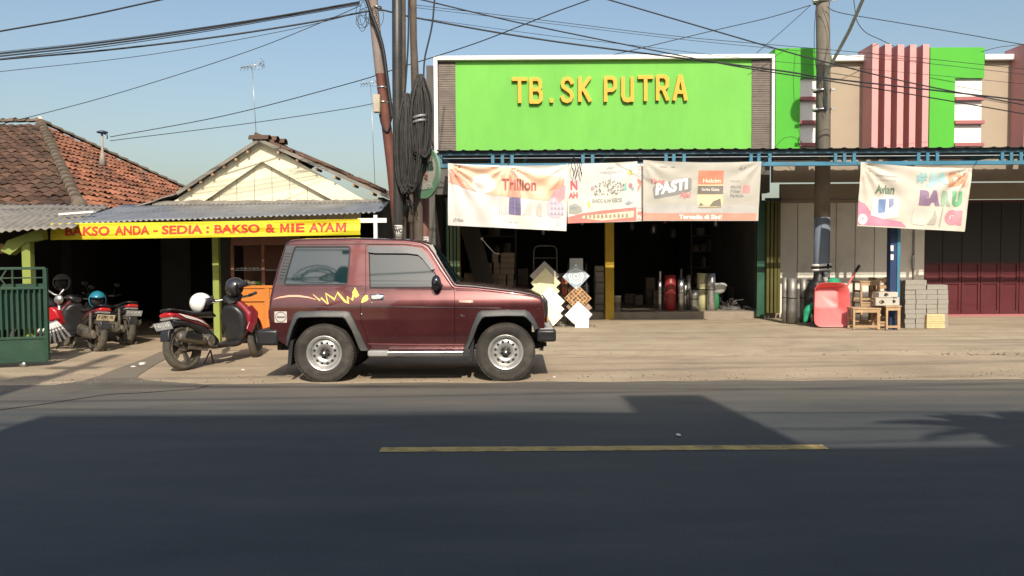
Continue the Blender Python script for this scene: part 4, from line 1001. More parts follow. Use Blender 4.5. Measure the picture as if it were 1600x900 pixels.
# meter box
mb = MB(); c = P(592, 163, 12.1); mb.box(c.x-.07, c.x+.03, c.y-.1, c.y+.02, c.z-.13, c.z+.13); mb.build('meter_box', M('ivory box', (.42, .36, .27), .7), pa, world=True, bevel=.008)
for (a, b) in ((137, 139), (160, 162), (12, 16)):
    c = P(598-(150-a)*.07, a, 12.2); mb = MB(); mb.lathe([(.068, -.012), (.082, -.012), (.082, .012), (.068, .012)], c, n=14); mb.build('band', m_steel, pa, world=True)
# round green sign seen nearly edge on
ang = R(50); nrm = Vector((-math.sin(ang), -math.cos(ang), 0)); tan_ = Vector((math.cos(ang), -math.sin(ang), 0)); sc_ = P(669, 271, 11.85)
sg = thing('round_sign', 'round green shop sign with dark lettering, turned sideways on the brown pole', 'sign', sc_)
def spt(u, v, w=0): return sc_+tan_*u+Vector((0, 0, v))+nrm*w
def disc(name, r_, w, mat, r2=0, par=None, ws=.004):
    mb = MB(); n = 40; vs = [spt(0, 0, w)]+[spt(r_*math.cos(2*math.pi*k/n), r_*math.sin(2*math.pi*k/n), w) for k in range(n)]
    mb.add(vs, [(0, k+1, (k+1) % n+1) for k in range(n)]); return mb.build(name, mat, par or sg, world=True, solid=ws)
Rs = .375
mb = MB(); n = 40; vs = []
for w in (.035, .07): vs += [spt(Rs*math.cos(2*math.pi*k/n), Rs*math.sin(2*math.pi*k/n), w) for k in range(n)]
mb.add(vs, [(k, (k+1) % n, n+(k+1) % n, n+k) for k in range(n)]); mb.add([spt(Rs*math.cos(2*math.pi*k/n), Rs*math.sin(2*math.pi*k/n), +.036) for k in range(n)], [tuple(range(n))])
mb.build('rim', M('sign rim', (.16, .24, .17), .6), sg, world=True)
disc('face', Rs-.004, .064, M('sign green', (.11, .25, .15), .6, dirt=(.2, .22, .17), dirt_amt=.4))
mb = MB(); vs = [spt(.30*math.cos(2*math.pi*k/n), .04+.28*math.sin(2*math.pi*k/n), .071) for k in range(n)]; mb.add(vs, [tuple(range(n))]); mb.build('panel', M('sign pale', (.34, .33, .29), .6), sg, world=True, recalc=False)
for (t, w, h, u, v, c_, b) in (('Bima', .50, .20, -.25, .02, (.03, .06, .045), .04), ('SEMEN', .3, .05, -.10, .24, (.05, .09, .06), .01), ('TB.SK PUTRA', .46, .085, -.23, -.24, (.5, .5, .45), .02)):
    bm = text_bm(t, w, h, u, v, bold=b); mb = MB(); bm_add(mb, bm, lambda x, y: spt(x, y, .076)); mb.build('lettering', M('sgn'+t, c_, .6), sg, world=True, recalc=False)
mb = MB(); mb.xz([(sc_.x-.05, sc_.z-.02), (sc_.x+.05, sc_.z-.02), (sc_.x, sc_.z-.12)], sc_.y-.12, sc_.y-.118) ; mb.bar(P(655, 262, 12), Vector((sc_.x, sc_.y-.119, sc_.z-.06)), .03); mb.build('bracket', m_rust, sg, world=True)
# cable coils
def coil(lab, px, ytop, ybot, hw, D, n, sd, bands):
    rr = random.Random(sd); top, bot = P(px, ytop, D), P(px, ybot, D); H = top.z-bot.z; w = hw*D/F
    o = thing('cable_coil', lab, 'cable coil', (top+bot)/2)
    mb = MB()
    for k in range(n):
        a = rr.uniform(-1, 1); yo = rr.uniform(-.09, .09); s0 = rr.uniform(.88, 1.05); pts = []; wk = w*(abs(a)**.5)*(.35+.65*rr.random())
        ph = rr.uniform(0, .5); off = a*w*.6
        for i in range(26):
            t = 2*math.pi*i/26; zz = -math.cos(t)
            fat = 1-.55*max(0, zz)**2
            pts.append(Vector((top.x+(bot.x-top.x)*(1-zz)/2+off*fat+wk*fat*math.sin(t)+.006*rr.uniform(-1, 1), top.y+yo*fat+.03*math.sin(t+ph*6), bot.z+H*.5+zz*H*.5*s0)))
        mb.tube(pts, rr.uniform(.008, .013), 5, closed=True)
    cc_ = (top+bot)/2; mb.sphere(cc_+Vector((0, .02, -H*.05)), 1, 14, 12, (w*.62, .05, H*.44))
    mb.build('loops', M('dusty cable', (.026, .025, .023), .7, var=.5, scale=9, bump=0, island=.6), o, world=True)
    for (py, ww) in bands:
        c = P(px, py, D); mb = MB(); mb.lathe([(1, -.015), (1.03, 0), (1, .015)], (0, 0, 0), n=16)
        mb.v = [Vector((c.x+v.x*ww*D/F, c.y+v.y*.13, c.z+v.z+.02*v.x)) for v in mb.v]; mb.build('strap', m_tin, o, world=True)
    return o
cl1 = coil('large loose coil of old black cable, left one of the pair on the poles', 637, 150, 300, 16, 11.6, 120, 3, [])
cl2 = coil('tight coil of cable bound with two straps, right one of the pair on the poles', 657, 120, 245, 13, 11.6, 130, 8, [(183, 13.5), (190, 13.5)])
mb = MB(); rr = random.Random(9)
for k in range(36):
    a = P(657+rr.uniform(-11, 14), 215+rr.uniform(-15, 10), 11.72); L0 = rr.uniform(.2, .55); mb.tube([a, a+Vector((rr.uniform(-.05, .06), rr.uniform(-.05, .05), -L0*.5)), a+Vector((rr.uniform(-.09, .12), rr.uniform(-.1, .1), -L0))], .006, 4)
for k in range(18):
    a = P(635+rr.uniform(-8, 8), 292, 11.74); L0 = rr.uniform(.15, .45); mb.tube([a, a+Vector((rr.uniform(-.04, .08), 0, -L0*.5)), a+Vector((rr.uniform(-.05, .1), rr.uniform(-.1, .1), -L0))], .006, 4)
mb.build('loose_ends', m_cable, cl2, world=True)
sp = thing('splice_canister', 'black ribbed cable splice canister hanging beside the tight coil', 'cable splice', P(669, 186, 11.7))
c0, c1 = P(668, 158, 11.7), P(669, 215, 11.7); pr = [(0, 0)]
for i in range(14): pr += [(.05+.012*(i % 2), i/14*(c0.z-c1.z)), (.05+.012*(i % 2), (i+.6)/14*(c0.z-c1.z))]
pr += [(.03, c0.z-c1.z+.08), (0, c0.z-c1.z+.1)]
mb = MB(); mb.lathe(pr, c1, n=14); mb.build('body', m_blackp, sp, world=True)
for py in (172, 186): mb = MB(); mb.lathe([(.064, -.01), (.068, -.01), (.068, .01), (.064, .01)], P(668.5, py, 11.7), n=14); mb.build('clamp', m_steel, sp, world=True)
# ------------------------------------------------------------------ concrete pole in front of the right shops with lamp arm
m_cpole = M('grey concrete pole', (.15, .13, .105), .9, var=.2, scale=4, dirt=(.30, .27, .22), dirt_amt=.4, stretch=(1, 1, .4))
DP = 15.3
pt = P(1283, -190, DP); pbm = P(1283, 505, DP)
pf = thing('concrete_pole', 'concrete utility pole rising through the awning, painted blue grey at its foot', 'utility pole', (pbm.x, DP, gz))
mb = MB(); mb.tube([(pbm.x, DP, gz-.05), (pbm.x, DP, 2.2)], [.150, .148], 18); mb.build('painted_foot', M('blue grey paint', (.14, .17, .22), .8, var=.15, dirt=(.2, .2, .2), dirt_amt=.3), pf, world=True)
mb = MB(); mb.tube([(pbm.x, DP, 2.2), (pbm.x, DP, 5), (pt.x, DP, pt.z)], [.147, .13, .115], 18); mb.build('shaft', m_cpole, pf, world=True)
for py in (142, 172, 3):
    c = P(1283, py, DP); mb = MB(); mb.lathe([(.135, -.02), (.152, -.02), (.152, .02), (.135, .02)], c, n=18)
    mb.box(c.x+.13, c.x+.2, DP-.16, DP-.1, c.z-.02, c.z+.02); mb.box(c.x-.2, c.x-.12, DP-.13, DP-.07, c.z-.015, c.z+.015); mb.build('clamp', m_steel, pf, world=True)
la = thing('street_lamp_arm', 'grey lamp arm reaching up and outward from the concrete pole', 'street lamp', P(1292, 120, DP))
e = Vector((6.05, 12.9, 6.9)); s0 = P(1290, 172, DP-.16); s1 = P(1291, 115, DP-.16)
mb = MB(); mb.tube([s0, s1, s1*.7+e*.3+Vector((.1, 0, .0)), s1*.35+e*.65+Vector((.13, 0, .02)), e], .033, 8); mb.build('arm', m_steel, la, world=True)
mb = MB(); mb.sphere(e+Vector((0, -.12, -.02)), .2, sc=(.8, 1.3, .5)); mb.build('lamp_head', m_steel, la, world=True)

# ------------------------------------------------------------------ overhead cables
def cable(pts, D, r_, lab, D2=None, smooth=True):
    D2 = D if D2 is None else D2; n = len(pts); x0, x1 = pts[0][0], pts[-1][0]; P3 = []
    for (a, b) in pts:
        t = (a-x0)/(x1-x0) if x1 != x0 else 0; P3.append(P(a, b, D+(D2-D)*t))
    if pts[0][0] <= 0 or pts[0][1] <= 0: P3.insert(0, P3[0]+(P3[0]-P3[1])*(2.5/max(.1, (P3[0]-P3[1]).length)))
    if pts[-1][0] >= 1600 or pts[-1][1] <= 0: P3.append(P3[-1]+(P3[-1]-P3[-2])*(2.5/max(.1, (P3[-1]-P3[-2]).length)))
    out = []; m_ = len(P3)
    for i in range(m_-1):
        p0, p1, p2, p3 = P3[max(i-1, 0)], P3[i], P3[i+1], P3[min(i+2, m_-1)]
        for k in range(10):
            t = k/10; out.append(.5*((2*p1)+(-p0+p2)*t+(2*p0-5*p1+4*p2-p3)*t*t+(-p0+3*p1-3*p2+p3)*t**3))
    out.append(P3[-1])
    mb = MB(); mb.tube(out, r_, 5); o = mb.build('overhead_cable', m_cable); tag(o, lab, 'cable', 'overhead cables'); return o
cable([(0, 49), (125, 27), (250, 0)], 11, .012, 'single dark cable crossing the top left corner of the sky')
for k in range(6):
    dy = (0, 2.2, 3.9, 6.6, 8.0, 11)[k]; cable([(0, 81+dy), (150, 66+dy*.9-1), (300, 45+dy*.7), (430, 25+dy*.5), (562, 2+dy*.5)], 12.2+.05*k, (.004, .010, .006, .009, .004, .007)[k], 'one strand of the dense cable bundle running from the left edge to the leaning pole')
cable([(0, 93), (160, 79), (330, 59), (480, 36), (580, 17), (612, 19), (650, 28), (860, 64), (1207, 109), (1290, 122), (1450, 140), (1600, 157)], 12.2, .015, 'thick black cable passing the leaning pole and running right across the whole sky', 14.6)
cable([(0, 112), (230, 86), (440, 49), (560, 20)], 12.4, .005, 'thin faint cable just below the bundle at the left')
cable([(0, 195), (180, 147), (380, 83), (505, 34), (565, 8)], 12.4, .006, 'thin cable sloping steeply from the left edge up to the leaning pole')
cable([(172, 214), (350, 181), (540, 132), (630, 104), (745, 67), (860, 22), (920, 0)], 18, .009, 'upper of the two wires leaving the tiled roof, rising to the top of the sky', 12)
cable([(172, 220), (380, 194), (540, 170), (614, 155), (670, 143), (860, 108), (990, 78), (1114, 48), (1200, 28), (1267, 8)], 18, .008, 'lower of the two wires leaving the tiled roof, crossing the yellow letters', 15.2)
cable([(660, 0), (760, 24), (860, 46), (1068, 88), (1175, 108), (1292, 126), (1450, 152), (1600, 178)], 12.2, .011, 'cable crossing the green panel towards the concrete pole, lowest at the right edge', 14.4)
cable([(650, 8), (860, 33), (1060, 57), (1253, 74), (1430, 90), (1600, 108)], 12.2, .005, 'thin upper cable running just over the white parapet to the pink fins', 14.4)
cable([(650, 12), (860, 37), (1060, 61), (1253, 80), (1430, 97), (1600, 116)], 12.3, .004, 'thin lower cable of the pair over the white parapet')
cable([(668, 30), (860, 56), (1000, 72), (1180, 93), (1400, 112), (1600, 131)], 12.3, .004, 'faint hair thin cable across the upper green panel', 14.6)
cable([(952, 0), (1198, 72), (1290, 97), (1430, 131), (1600, 164)], 13, .012, 'strong cable coming down from the top of the sky and crossing the concrete pole', 14)
cable([(1182, 83), (1225, 46), (1267, 8)], 15.6, .006, 'short wire from the top of the concrete pole down to the white parapet', 15.2)
cable([(1292, 10), (1313, 20), (1400, 35), (1500, 52), (1600, 70)], 15.1, .008, 'cable running right from the top of the concrete pole over the fins')
cable([(1334, 0), (1338, 30), (1352, 50), (1376, 62), (1398, 73)], 15.0, .007, 'slack cable dropping onto the pink fins', 15.9)
cable([(1533, 81), (1560, 74), (1600, 69)], 15.9, .006, 'short slack wire between the right green pier and the last fins')
cable([(566, -20), (580, 20), (597, 70), (606, 130), (613, 185)], 12.05, .028, 'thick black cable bundle hugging the leaning pole')
cable([(613, 180), (606, 205), (597, 196), (593, 178)], 12.1, .012, 'cable loop returning to the meter box on the leaning pole')
cable([(681, -20), (675, 40), (664, 90), (662, 122)], 11.8, .013, 'slender cable hanging down onto the tight coil')
cable([(639, -20), (638, 60), (634, 130), (632, 152)], 11.8, .014, 'slender cable hanging down onto the loose coil')
cable([(1275, 10), (1272, 60), (1276, 110), (1290, 180)], 15.1, .006, 'loose wire hanging along the left side of the concrete pole')
cable([(1284, 10), (1296, 55), (1287, 110), (1292, 150)], 15.1, .005, 'loose wire hanging along the right side of the concrete pole')
cable([(1207, 236), (1222, 218), (1238, 214), (1252, 222), (1262, 234)], 15.6, .005, 'thin wire arch standing on the awning before the green pier')
rr = random.Random(12)
for k in range(7):
    cx_, cy_ = 578+rr.uniform(-14, 22), 18+rr.uniform(-12, 14); rx_, ry_ = rr.uniform(6, 14), rr.uniform(9, 22)
    mb = MB(); mb.tube([P(cx_+rx_*math.cos(t*.4), cy_+ry_*math.sin(t*.4)+4, 12.1) for t in range(int(16))], .004, 4, closed=True)
    tag(mb.build('cable_loop', m_cable), 'thin wire loop in the tangle at the top of the leaning pole', 'cable', 'wire loops at the leaning pole')
# ------------------------------------------------------------------ parked car
DS = 9.46; KX = DS/F
def CX(zx, k=1): return (zx*.3-400)*KX*k
def CZ(zy): return CAMZ+(50-.3*zy)*KX
car = thing('parked_car', 'maroon two door off road car with black wheel arch trim parked at the road edge', 'car', ((CX(345)+CX(1298))/2, DS+.8, 0))
CW = 1.60
_pr = [(.25, .06), (.40, .035), (.55, .010), (.75, 0), (.92, .006), (.97, .017), (1.03, .037), (1.10, .060), (1.15, .073), (1.20, .091), (1.80, .290)]
def _raw(z):
    for (a, b) in zip(_pr, _pr[1:]):
        if z <= b[0]: return a[1]+(b[1]-a[1])*(max(z, a[0])-a[0])/(b[0]-a[0])
    return _pr[-1][1]
def ins(z): return sum(_raw(z+d) for d in (-.02, -.01, 0, .01, .02))/5
YC = DS+CW/2
def hw(z): return CW/2-ins(z)
def nose(x):       # plan taper at both ends
    xf, xb = CX(1495), CX(62)
    return .05*max(0, (x-(xf-.35))/.35)**2+.04*max(0, ((xb+.3)-x)/.3)**2
def side(u, v, lift=0): return Vector((u, YC-hw(v)+nose(u)-lift, v))
def side_far(u, v, lift=0): return Vector((u, YC+hw(v)-nose(u)+lift, v))
def kk(zy): return 1.0
def Cp(l): return [(CX(a)*(1+ins(CZ(b))/DS), CZ(b)) for a, b in l]
top_l = [(62, 548), (56, 500), (57, 430), (66, 370), (78, 320), (112, 210), (150, 108), (160, 88), (178, 76), (230, 70), (500, 66), (780, 75), (862, 88), (900, 108), (930, 150), (975, 225), (1030, 312),
         (1042, 320), (1120, 324), (1240, 338), (1360, 354), (1440, 368), (1482, 381), (1496, 394), (1503, 430), (1508, 480), (1502, 545)]
bot_l = [(1468, 549), (1440, 500), (1425, 484), (1300, 480), (1185, 484), (1165, 510), (1128, 600), (1098, 660), (575, 662), (545, 600), (500, 505), (480, 484), (340, 480), (205, 484), (188, 510), (160, 610), (150, 628), (105, 600)]
top_p, bot_p = Cp(top_l), Cp(bot_l)
rr_ = .035
full = top_p+bot_p; ip = inset_poly(full, rr_); nt_ = len(top_p)
ipoly = ip[:nt_]+bot_p
ipoly[0] = (full[0][0]+.0, full[0][1]); ipoly[nt_-1] = (full[nt_-1][0], full[nt_-1][1])
door_l = [(545, 500), (543, 430), (556, 380), (572, 345), (575, 108), (590, 103), (780, 106), (868, 120), (900, 150), (960, 245), (1022, 332), (1033, 350), (1033, 640), (1018, 652), (612, 652), (590, 635)]
win_l = [(590, 140), (610, 118), (800, 124), (850, 140), (880, 168), (975, 322), (955, 328), (592, 326)]
qwin_l = rounded(Cp([(150, 303), (205, 110), (493, 112), (474, 310), (140, 308)][1:4]+[(143, 308)]), .035, 3)
qtrim_l = Cp([(104, 306), (160, 104), (204, 104), (140, 312)])
door_p, win_p = Cp(door_l), Cp(win_l)
def shellpanel(mb, loops, lift=0, sidef=side, step=.022, flip=False):
    bm = flat(loops); slice_bm(bm, 'y', step); slice_bm(bm, 'x', .25)
    bm.verts.index_update()
    for f in bm.faces:
        if f.normal.z < 0: f.normal_flip()
    # flat xy with +z normal maps to -Y facing outside
    mb.add([sidef(v.co.x, v.co.y, lift) for v in bm.verts], [[v.index for v in f.verts] if not flip else [v.index for v in f.verts][::-1] for f in bm.faces], True); bm.free()
def set_side_normals(o, off):
    me = o.data; ns = []
    for v in me.vertices:
        z = v.co.z+off.z; d = (ins(z+.006)-ins(z-.006))/.012; s = 1 if v.co.y+off.y > YC else -1
        ns.append(Vector((0, s, d)).normalized())
    me.normals_split_custom_set_from_vertices(ns)
def cbuild(mb, name, mat, par=car, normals=False, **k):
    o = mb.build(name, mat, par, world=True, **k)
    if normals: set_side_normals(o, world_of(par).translation)
    return o
# near side panel with door and window openings, far side closed
mb = MB(); shellpanel(mb, [ipoly, inset_poly(door_p, -.005), qwin_l])
cbuild(mb, 'side_panel', m_paint, normals=True, recalc=False)
mb = MB(); shellpanel(mb, [ipoly], 0, side_far, .05, True); cbuild(mb, 'side_panel', m_paint, normals=True, recalc=False)
# skin over roof, bonnet and ends with a rounded shoulder
mb = MB(); vs = []; rows = []
seq = top_p; nin = ip[:nt_]; nin[0] = ipoly[0]; nin[-1] = ipoly[nt_-1]
K = 5; W_n = 9
for i in range(nt_):
    u, v = seq[i]; a, b = nin[i]; row = []
    ys0 = YC-hw(b)+nose(a)
    for k in range(K+1):
        t = math.pi/2*k/K; cu = a+(u-a)*math.sin(t); cv = b+(v-b)*math.sin(t); row.append((cu, ys0+rr_*(1-math.cos(t)), cv))
    y0, y1 = row[-1][1], 2*YC-row[-1][1]
    for k in range(1, W_n):
        s_ = k/W_n; crown = .02*4*s_*(1-s_)
        row.append((u+(crown if i > nt_-6 else -crown if i < 6 else 0), y0+(y1-y0)*s_, v+(crown if 6 <= i <= nt_-6 else 0)))
    for k in range(K, -1, -1): p = row[k]; row.append((p[0], 2*YC-p[1], p[2]))
    rows.append(row)
m_ = len(rows[0]); fs = []
wind = []
for r0 in rows: vs += r0
ridx = {nm: i for i, nm in enumerate(range(nt_))}
def strip(i0, i1, k0, k1): return [(i*m_+k, i*m_+k+1, (i+1)*m_+k+1, (i+1)*m_+k) for i in range(i0, i1) for k in range(k0, k1)]
glass_f = strip(13, 16, K+1, m_-K-2); rear_f = strip(5, 6, K+1, m_-K-2)
allf = strip(0, nt_-1, 0, m_-1); ex = set(glass_f+rear_f)
mb.add(vs, [f for f in allf if f not in ex], True); ob = cbuild(mb, 'roof_and_bonnet', m_paint, recalc=True)
try: ob.data.set_sharp_from_angle(angle=R(38))
except Exception: pass
mb = MB(); mb.add(vs, glass_f, True); cbuild(mb, 'windscreen', m_glass)
mb = MB(); mb.add(vs, rear_f, True); cbuild(mb, 'rear_window', m_glass)
# dark inner hull: door gaps, wheel wells and underbody
mb = MB()
mb.box(CX(60), CX(1030), DS+.09, YC*2-DS-.09, CZ(640), 1.14)
mb.box(CX(100), CX(1000), DS+.27, YC*2-DS-.27, 1.14, CZ(95))
mb.box(CX(1030), CX(1480), DS+.32, YC*2-DS-.32, CZ(600), CZ(400))
mb.v = [Vector(v) for v in mb.v]
hull = None
mb2 = MB()
mb2.box(CX(580), CX(1090), DS+.10, 2*YC-DS-.10, CZ(655), 1.12)
mb2.box(CX(130), CX(1440), DS+.36, 2*YC-DS-.36, CZ(650), CZ(430))
mb2.xz([(CX(150), 1.12), (CX(960), 1.12), (CX(870), CZ(150)), (CX(840), CZ(112)), (CX(220), CZ(112))], DS+.26, 2*YC-DS-.26)
for a, b in ((575, 500), (1090, 1170)): mb2.box(min(CX(a), CX(a)+.02), CX(a)+.03, DS+.06, DS+.4, CZ(655), CZ(480))
hull = cbuild(mb2, 'inner_hull', m_black)
for (c, w) in ((342, 178), (1300, 178)):
    pts = [(CX(c)+(CX(c+w)-CX(c))*math.cos(math.pi*k/14), CZ(672)+.56*math.sin(math.pi*k/14)) for k in range(15)]
    for y0, y1 in ((DS+.05, DS+.45), (2*YC-DS-.45, 2*YC-DS-.05)):
        v2 = []
        for p in pts: v2 += [(p[0], y0, p[1]), (p[0], y1, p[1])]
        mb = MB(); mb.add(v2, [(2*i, 2*i+1, 2*i+3, 2*i+2) for i in range(14)], True); cbuild(mb, 'arch_liner', m_black)
# chassis, axles, springs, gearbox, fuel tank
mb = MB()
for y in (YC-.42, YC+.42): mb.bar((CX(60), y, .42), (CX(1480), y, .42), .09, .12)
for zx in (345, 1298):
    mb.tube([(CX(zx), DS+.1, .36), (CX(zx), 2*YC-DS-.1, .36)], .05, 8); mb.sphere((CX(zx), YC+.1, .36), .15)
    mb.bar((CX(zx)-.5, YC-.5, .40), (CX(zx)+.5, YC-.5, .42), .07, .05)
mb.box(CX(640), CX(760), YC-.35, YC+.2, .30, .5); mb.box(CX(800), CX(1000), YC-.2, YC+.25, .28, .55); mb.tube([(CX(200), YC+.3, .38), (CX(760), YC+.3, .36)], .05, 8)
mb.tube([(CX(340), YC, .37), (CX(800), YC, .38)], .035, 8)
cbuild(mb, 'chassis', M('grimy steel', (.05, .045, .04), .8, var=.3), bevel=.01)
# door
mb = MB(); shellpanel(mb, [door_p, win_p], .0015); dr = cbuild(mb, 'door', m_paint, normals=True, recalc=False)
mb = MB(); shellpanel(mb, [inset_poly(win_p, -.004)], -.012); cbuild(mb, 'window', m_glass, dr, normals=True, recalc=False)
vis = Cp([(585, 142), (582, 112), (610, 108), (800, 112), (858, 124), (888, 150), (935, 232), (915, 238), (868, 176), (845, 156), (790, 149), (620, 147)])
mb = MB(); shellpanel(mb, [vis], .022); o_ = cbuild(mb, 'rain_visor', M('smoked visor', (.05, .055, .065), .3, var=.1, bump=0), dr, recalc=False)
seal = [inset_poly(win_p, -.004), inset_poly(win_p, .006)]
mb = MB(); shellpanel(mb, seal, .004); cbuild(mb, 'window_seal', m_black, dr, recalc=False)
# handle with chrome surround
hp = rounded(Cp([(592, 362), (664, 362), (668, 374), (662, 392), (598, 392)]), .01, 3)
mb = MB(); shellpanel(mb, [hp], .012); hd = cbuild(mb, 'door_handle', m_chrome, dr, recalc=False); hd.modifiers.new('s', 'SOLIDIFY').thickness = .02
mb = MB(); shellpanel(mb, [rounded(Cp([(600, 368), (648, 368), (648, 386), (602, 386)]), .006, 3)], .016); cbuild(mb, 'handle_grip', M('grey enamel', (.35, .34, .34), .3), hd, recalc=False)
p = side(*Cp([(602, 407)])[0], .004); mb = MB(); mb.lathe([(0, -.004), (.008, -.004), (.010, .004)], p, 'y', 12); cbuild(mb, 'lock', m_chrome, dr)
# quarter window, rubber and rear trim
mb = MB(); shellpanel(mb, [inset_poly(qwin_l, -.003)], -.006); cbuild(mb, 'quarter_window', m_glass, normals=True, recalc=False)
mb = MB(); shellpanel(mb, [inset_poly(qwin_l, -.010), inset_poly(qwin_l, .006)], .003); cbuild(mb, 'window_seal', m_black, recalc=False)
mb = MB(); shellpanel(mb, [qtrim_l], .002)
cbuild(mb, 'pillar_trim', m_trim, recalc=False)
for k in range(9):
    t = .15+k*.08; a = Vector(qtrim_l[0])*(1-t)+Vector(qtrim_l[1])*t; b = Vector(qtrim_l[3])*(1-t)+Vector(qtrim_l[2])*t
    mb = MB(); mb.bar(side(a.x+.012, a.y, .004), side(b.x-.012, b.y, .004), .006); cbuild(mb, 'trim_rib', m_black)
# drip rail, waist crease lines
def line_on(pts, w, lift, name, mat, par=car):
    l = Cp(pts); up = [(a, b+w/2) for a, b in l]; dn = [(a, b-w/2) for a, b in l][::-1]
    mb = MB(); shellpanel(mb, [up+dn], lift); return cbuild(mb, name, mat, par, recalc=False)
def bead(pts, r_, name, mat, lift=.004, par=car):
    mb = MB(); mb.tube([side(a, b, lift) for a, b in Cp(pts)], r_, 6); return cbuild(mb, name, mat, par)
bead([(160, 100), (300, 98), (560, 97), (780, 100), (868, 112), (905, 140), (960, 232), (1024, 330)], .006, 'drip_rail', m_trim, .000)
bead([(60, 428), (300, 427), (541, 427)], .006, 'waist_bead', m_trim, -.001); bead([(548, 427), (800, 430), (1030, 434)], .006, 'waist_bead', m_trim, .0, dr)
bead([(1036, 434), (1250, 438), (1480, 443)], .006, 'waist_bead', m_trim, -.001)
line_on([(80, 316), (300, 318), (556, 320)], .006, .002, 'belt_line', m_black)
line_on([(592, 331), (800, 333), (1018, 340)], .010, .003, 'belt_line', m_black, dr)
line_on([(1042, 345), (1200, 350), (1480, 382)], .007, .002, 'bonnet_gap', m_black)
line_on([(580, 622), (800, 626), (1083, 628)], .006, .002, 'sill_crease', m_pinkd)
line_on([(1036, 583), (1110, 583)], .004, .002, 'sill_crease', m_black)
# side marker, badge, sticker
mb = MB(); shellpanel(mb, [rounded(Cp([(1055, 394), (1132, 396), (1130, 410), (1056, 408)]), .006, 3)], .010); o_ = cbuild(mb, 'side_marker', M('pale marker lens', (.62, .40, .33), .3), recalc=False); o_.modifiers.new('s', 'SOLIDIFY').thickness = .012
mb = MB(); shellpanel(mb, [Cp([(1066, 468), (1072, 468), (1072, 476), (1086, 476), (1086, 480), (1066, 480)])], .003); cbuild(mb, 'badge', m_chrome, recalc=False)
mb = MB(); shellpanel(mb, [rounded(Cp([(90, 449), (157, 449), (157, 507), (90, 507)]), .008, 3)], .003); st = cbuild(mb, 'sticker', M('white sticker', (.55, .50, .45), .5), recalc=False)
mb = MB(); c_ = Cp([(124, 478)])[0]; rg = [(c_[0]+.070*math.cos(t*math.pi/12), c_[1]+.062*math.sin(t*math.pi/12)) for t in range(24)]; rg2 = [(c_[0]+.060*math.cos(t*math.pi/12), c_[1]+.053*math.sin(t*math.pi/12)) for t in range(24)]
shellpanel(mb, [rg, rg2], .005); shellpanel(mb, [Cp([(103, 474), (146, 474), (146, 483), (103, 483)])], .005); cbuild(mb, 'sticker_print', M('grey print', (.16, .15, .14), .6), st, recalc=False)
# lightning swoosh decal
def ribbon(pts, ws, lift, name, mat):
    l = [Vector(p) for p in Cp(pts)]; up, dn = [], []
    for i, p in enumerate(l):
        d = (l[min(i+1, len(l)-1)]-l[max(i-1, 0)]).normalized(); n = Vector((-d.y, d.x)); w = ws[i] if isinstance(ws, list) else ws
        up.append(tuple(p+n*w/2)); dn.append(tuple(p-n*w/2))
    mb = MB()
    for i in range(len(l)-1): shellpanel(mb, [[up[i], up[i+1], dn[i+1], dn[i]]], lift+.0002*i)
    return cbuild(mb, name, mat, recalc=False)
m_dy = M('yellow decal', (.80, .68, .10), .5, var=.15); m_dp = M('salmon decal', (.78, .38, .26), .5, var=.15)
ribbon([(86, 386), (120, 376), (170, 369), (220, 369), (270, 376), (312, 388)], [.004, .016, .022, .022, .016, .006], .003, 'decal', m_dp)
zz = [(296, 362), (330, 392), (338, 380), (374, 410), (362, 356), (408, 388), (424, 352), (462, 398), (478, 408), (476, 374), (500, 392), (516, 330), (536, 368)]
ribbon(zz, [.008, .018, .02, .024, .02, .026, .022, .026, .03, .024, .026, .024, .008], .0035, 'decal', m_dy)
ribbon([(300, 366), (334, 396), (342, 386), (372, 414)], .006, .0065, 'decal', m_dp)
mb = MB(); shellpanel(mb, [Cp([(547, 408), (552, 384), (566, 368), (580, 366), (584, 388), (576, 396)])], .004); cbuild(mb, 'decal', m_dy, dr, recalc=False)
mb = MB(); shellpanel(mb, [Cp([(500, 352), (516, 326), (530, 352), (536, 370), (520, 380), (506, 372)])], .0045); cbuild(mb, 'decal', m_dy, recalc=False)
p = Cp([(548, 466)])[0]; mb = MB(); mb.lathe([(0, -.01), (.012, -.01), (.012, 0)], side(p[0], p[1], .0), 'y', 10); cbuild(mb, 'lock', m_chrome)
# fuel flap line, wheel arch flares
def flare(outer, inner, name):
    o_l, i_l = Cp(outer), Cp(inner)
    for sgn, sf in ((1, side), (-1, side_far)):
        mb = MB(); n = len(o_l); rings = []
        for a, b in zip(o_l, i_l):
            a, b = Vector(a), Vector(b); mid = a*.55+b*.45
            rings.append([sf(a.x, a.y, .0), sf(a.x*.9+b.x*.1, a.y*.9+b.y*.1, .030), sf(mid.x, mid.y, .048), sf(b.x*.9+a.x*.1, b.y*.9+a.y*.1, .056), sf(b.x, b.y, .052), sf(b.x, b.y, -.03)])
        vs = [v for r in rings for v in r]
        mb.add(vs, [(i*6+k, (i+1)*6+k, (i+1)*6+k+1, i*6+k+1) for i in range(n-1) for k in range(5)]+[tuple(range(6)), tuple(range((n-1)*6, n*6))], True)
        ob = cbuild(mb, name, m_trim)
        ob.data.set_sharp_from_angle(angle=R(35))
flare([(150, 628), (152, 590), (166, 540), (196, 462), (214, 448), (340, 445), (470, 447), (492, 458), (528, 540), (575, 640), (584, 656)],
      [(164, 628), (178, 580), (192, 535), (216, 488), (228, 480), (340, 478), (452, 480), (466, 490), (498, 545), (535, 640), (545, 656)], 'wheel_arch_trim')
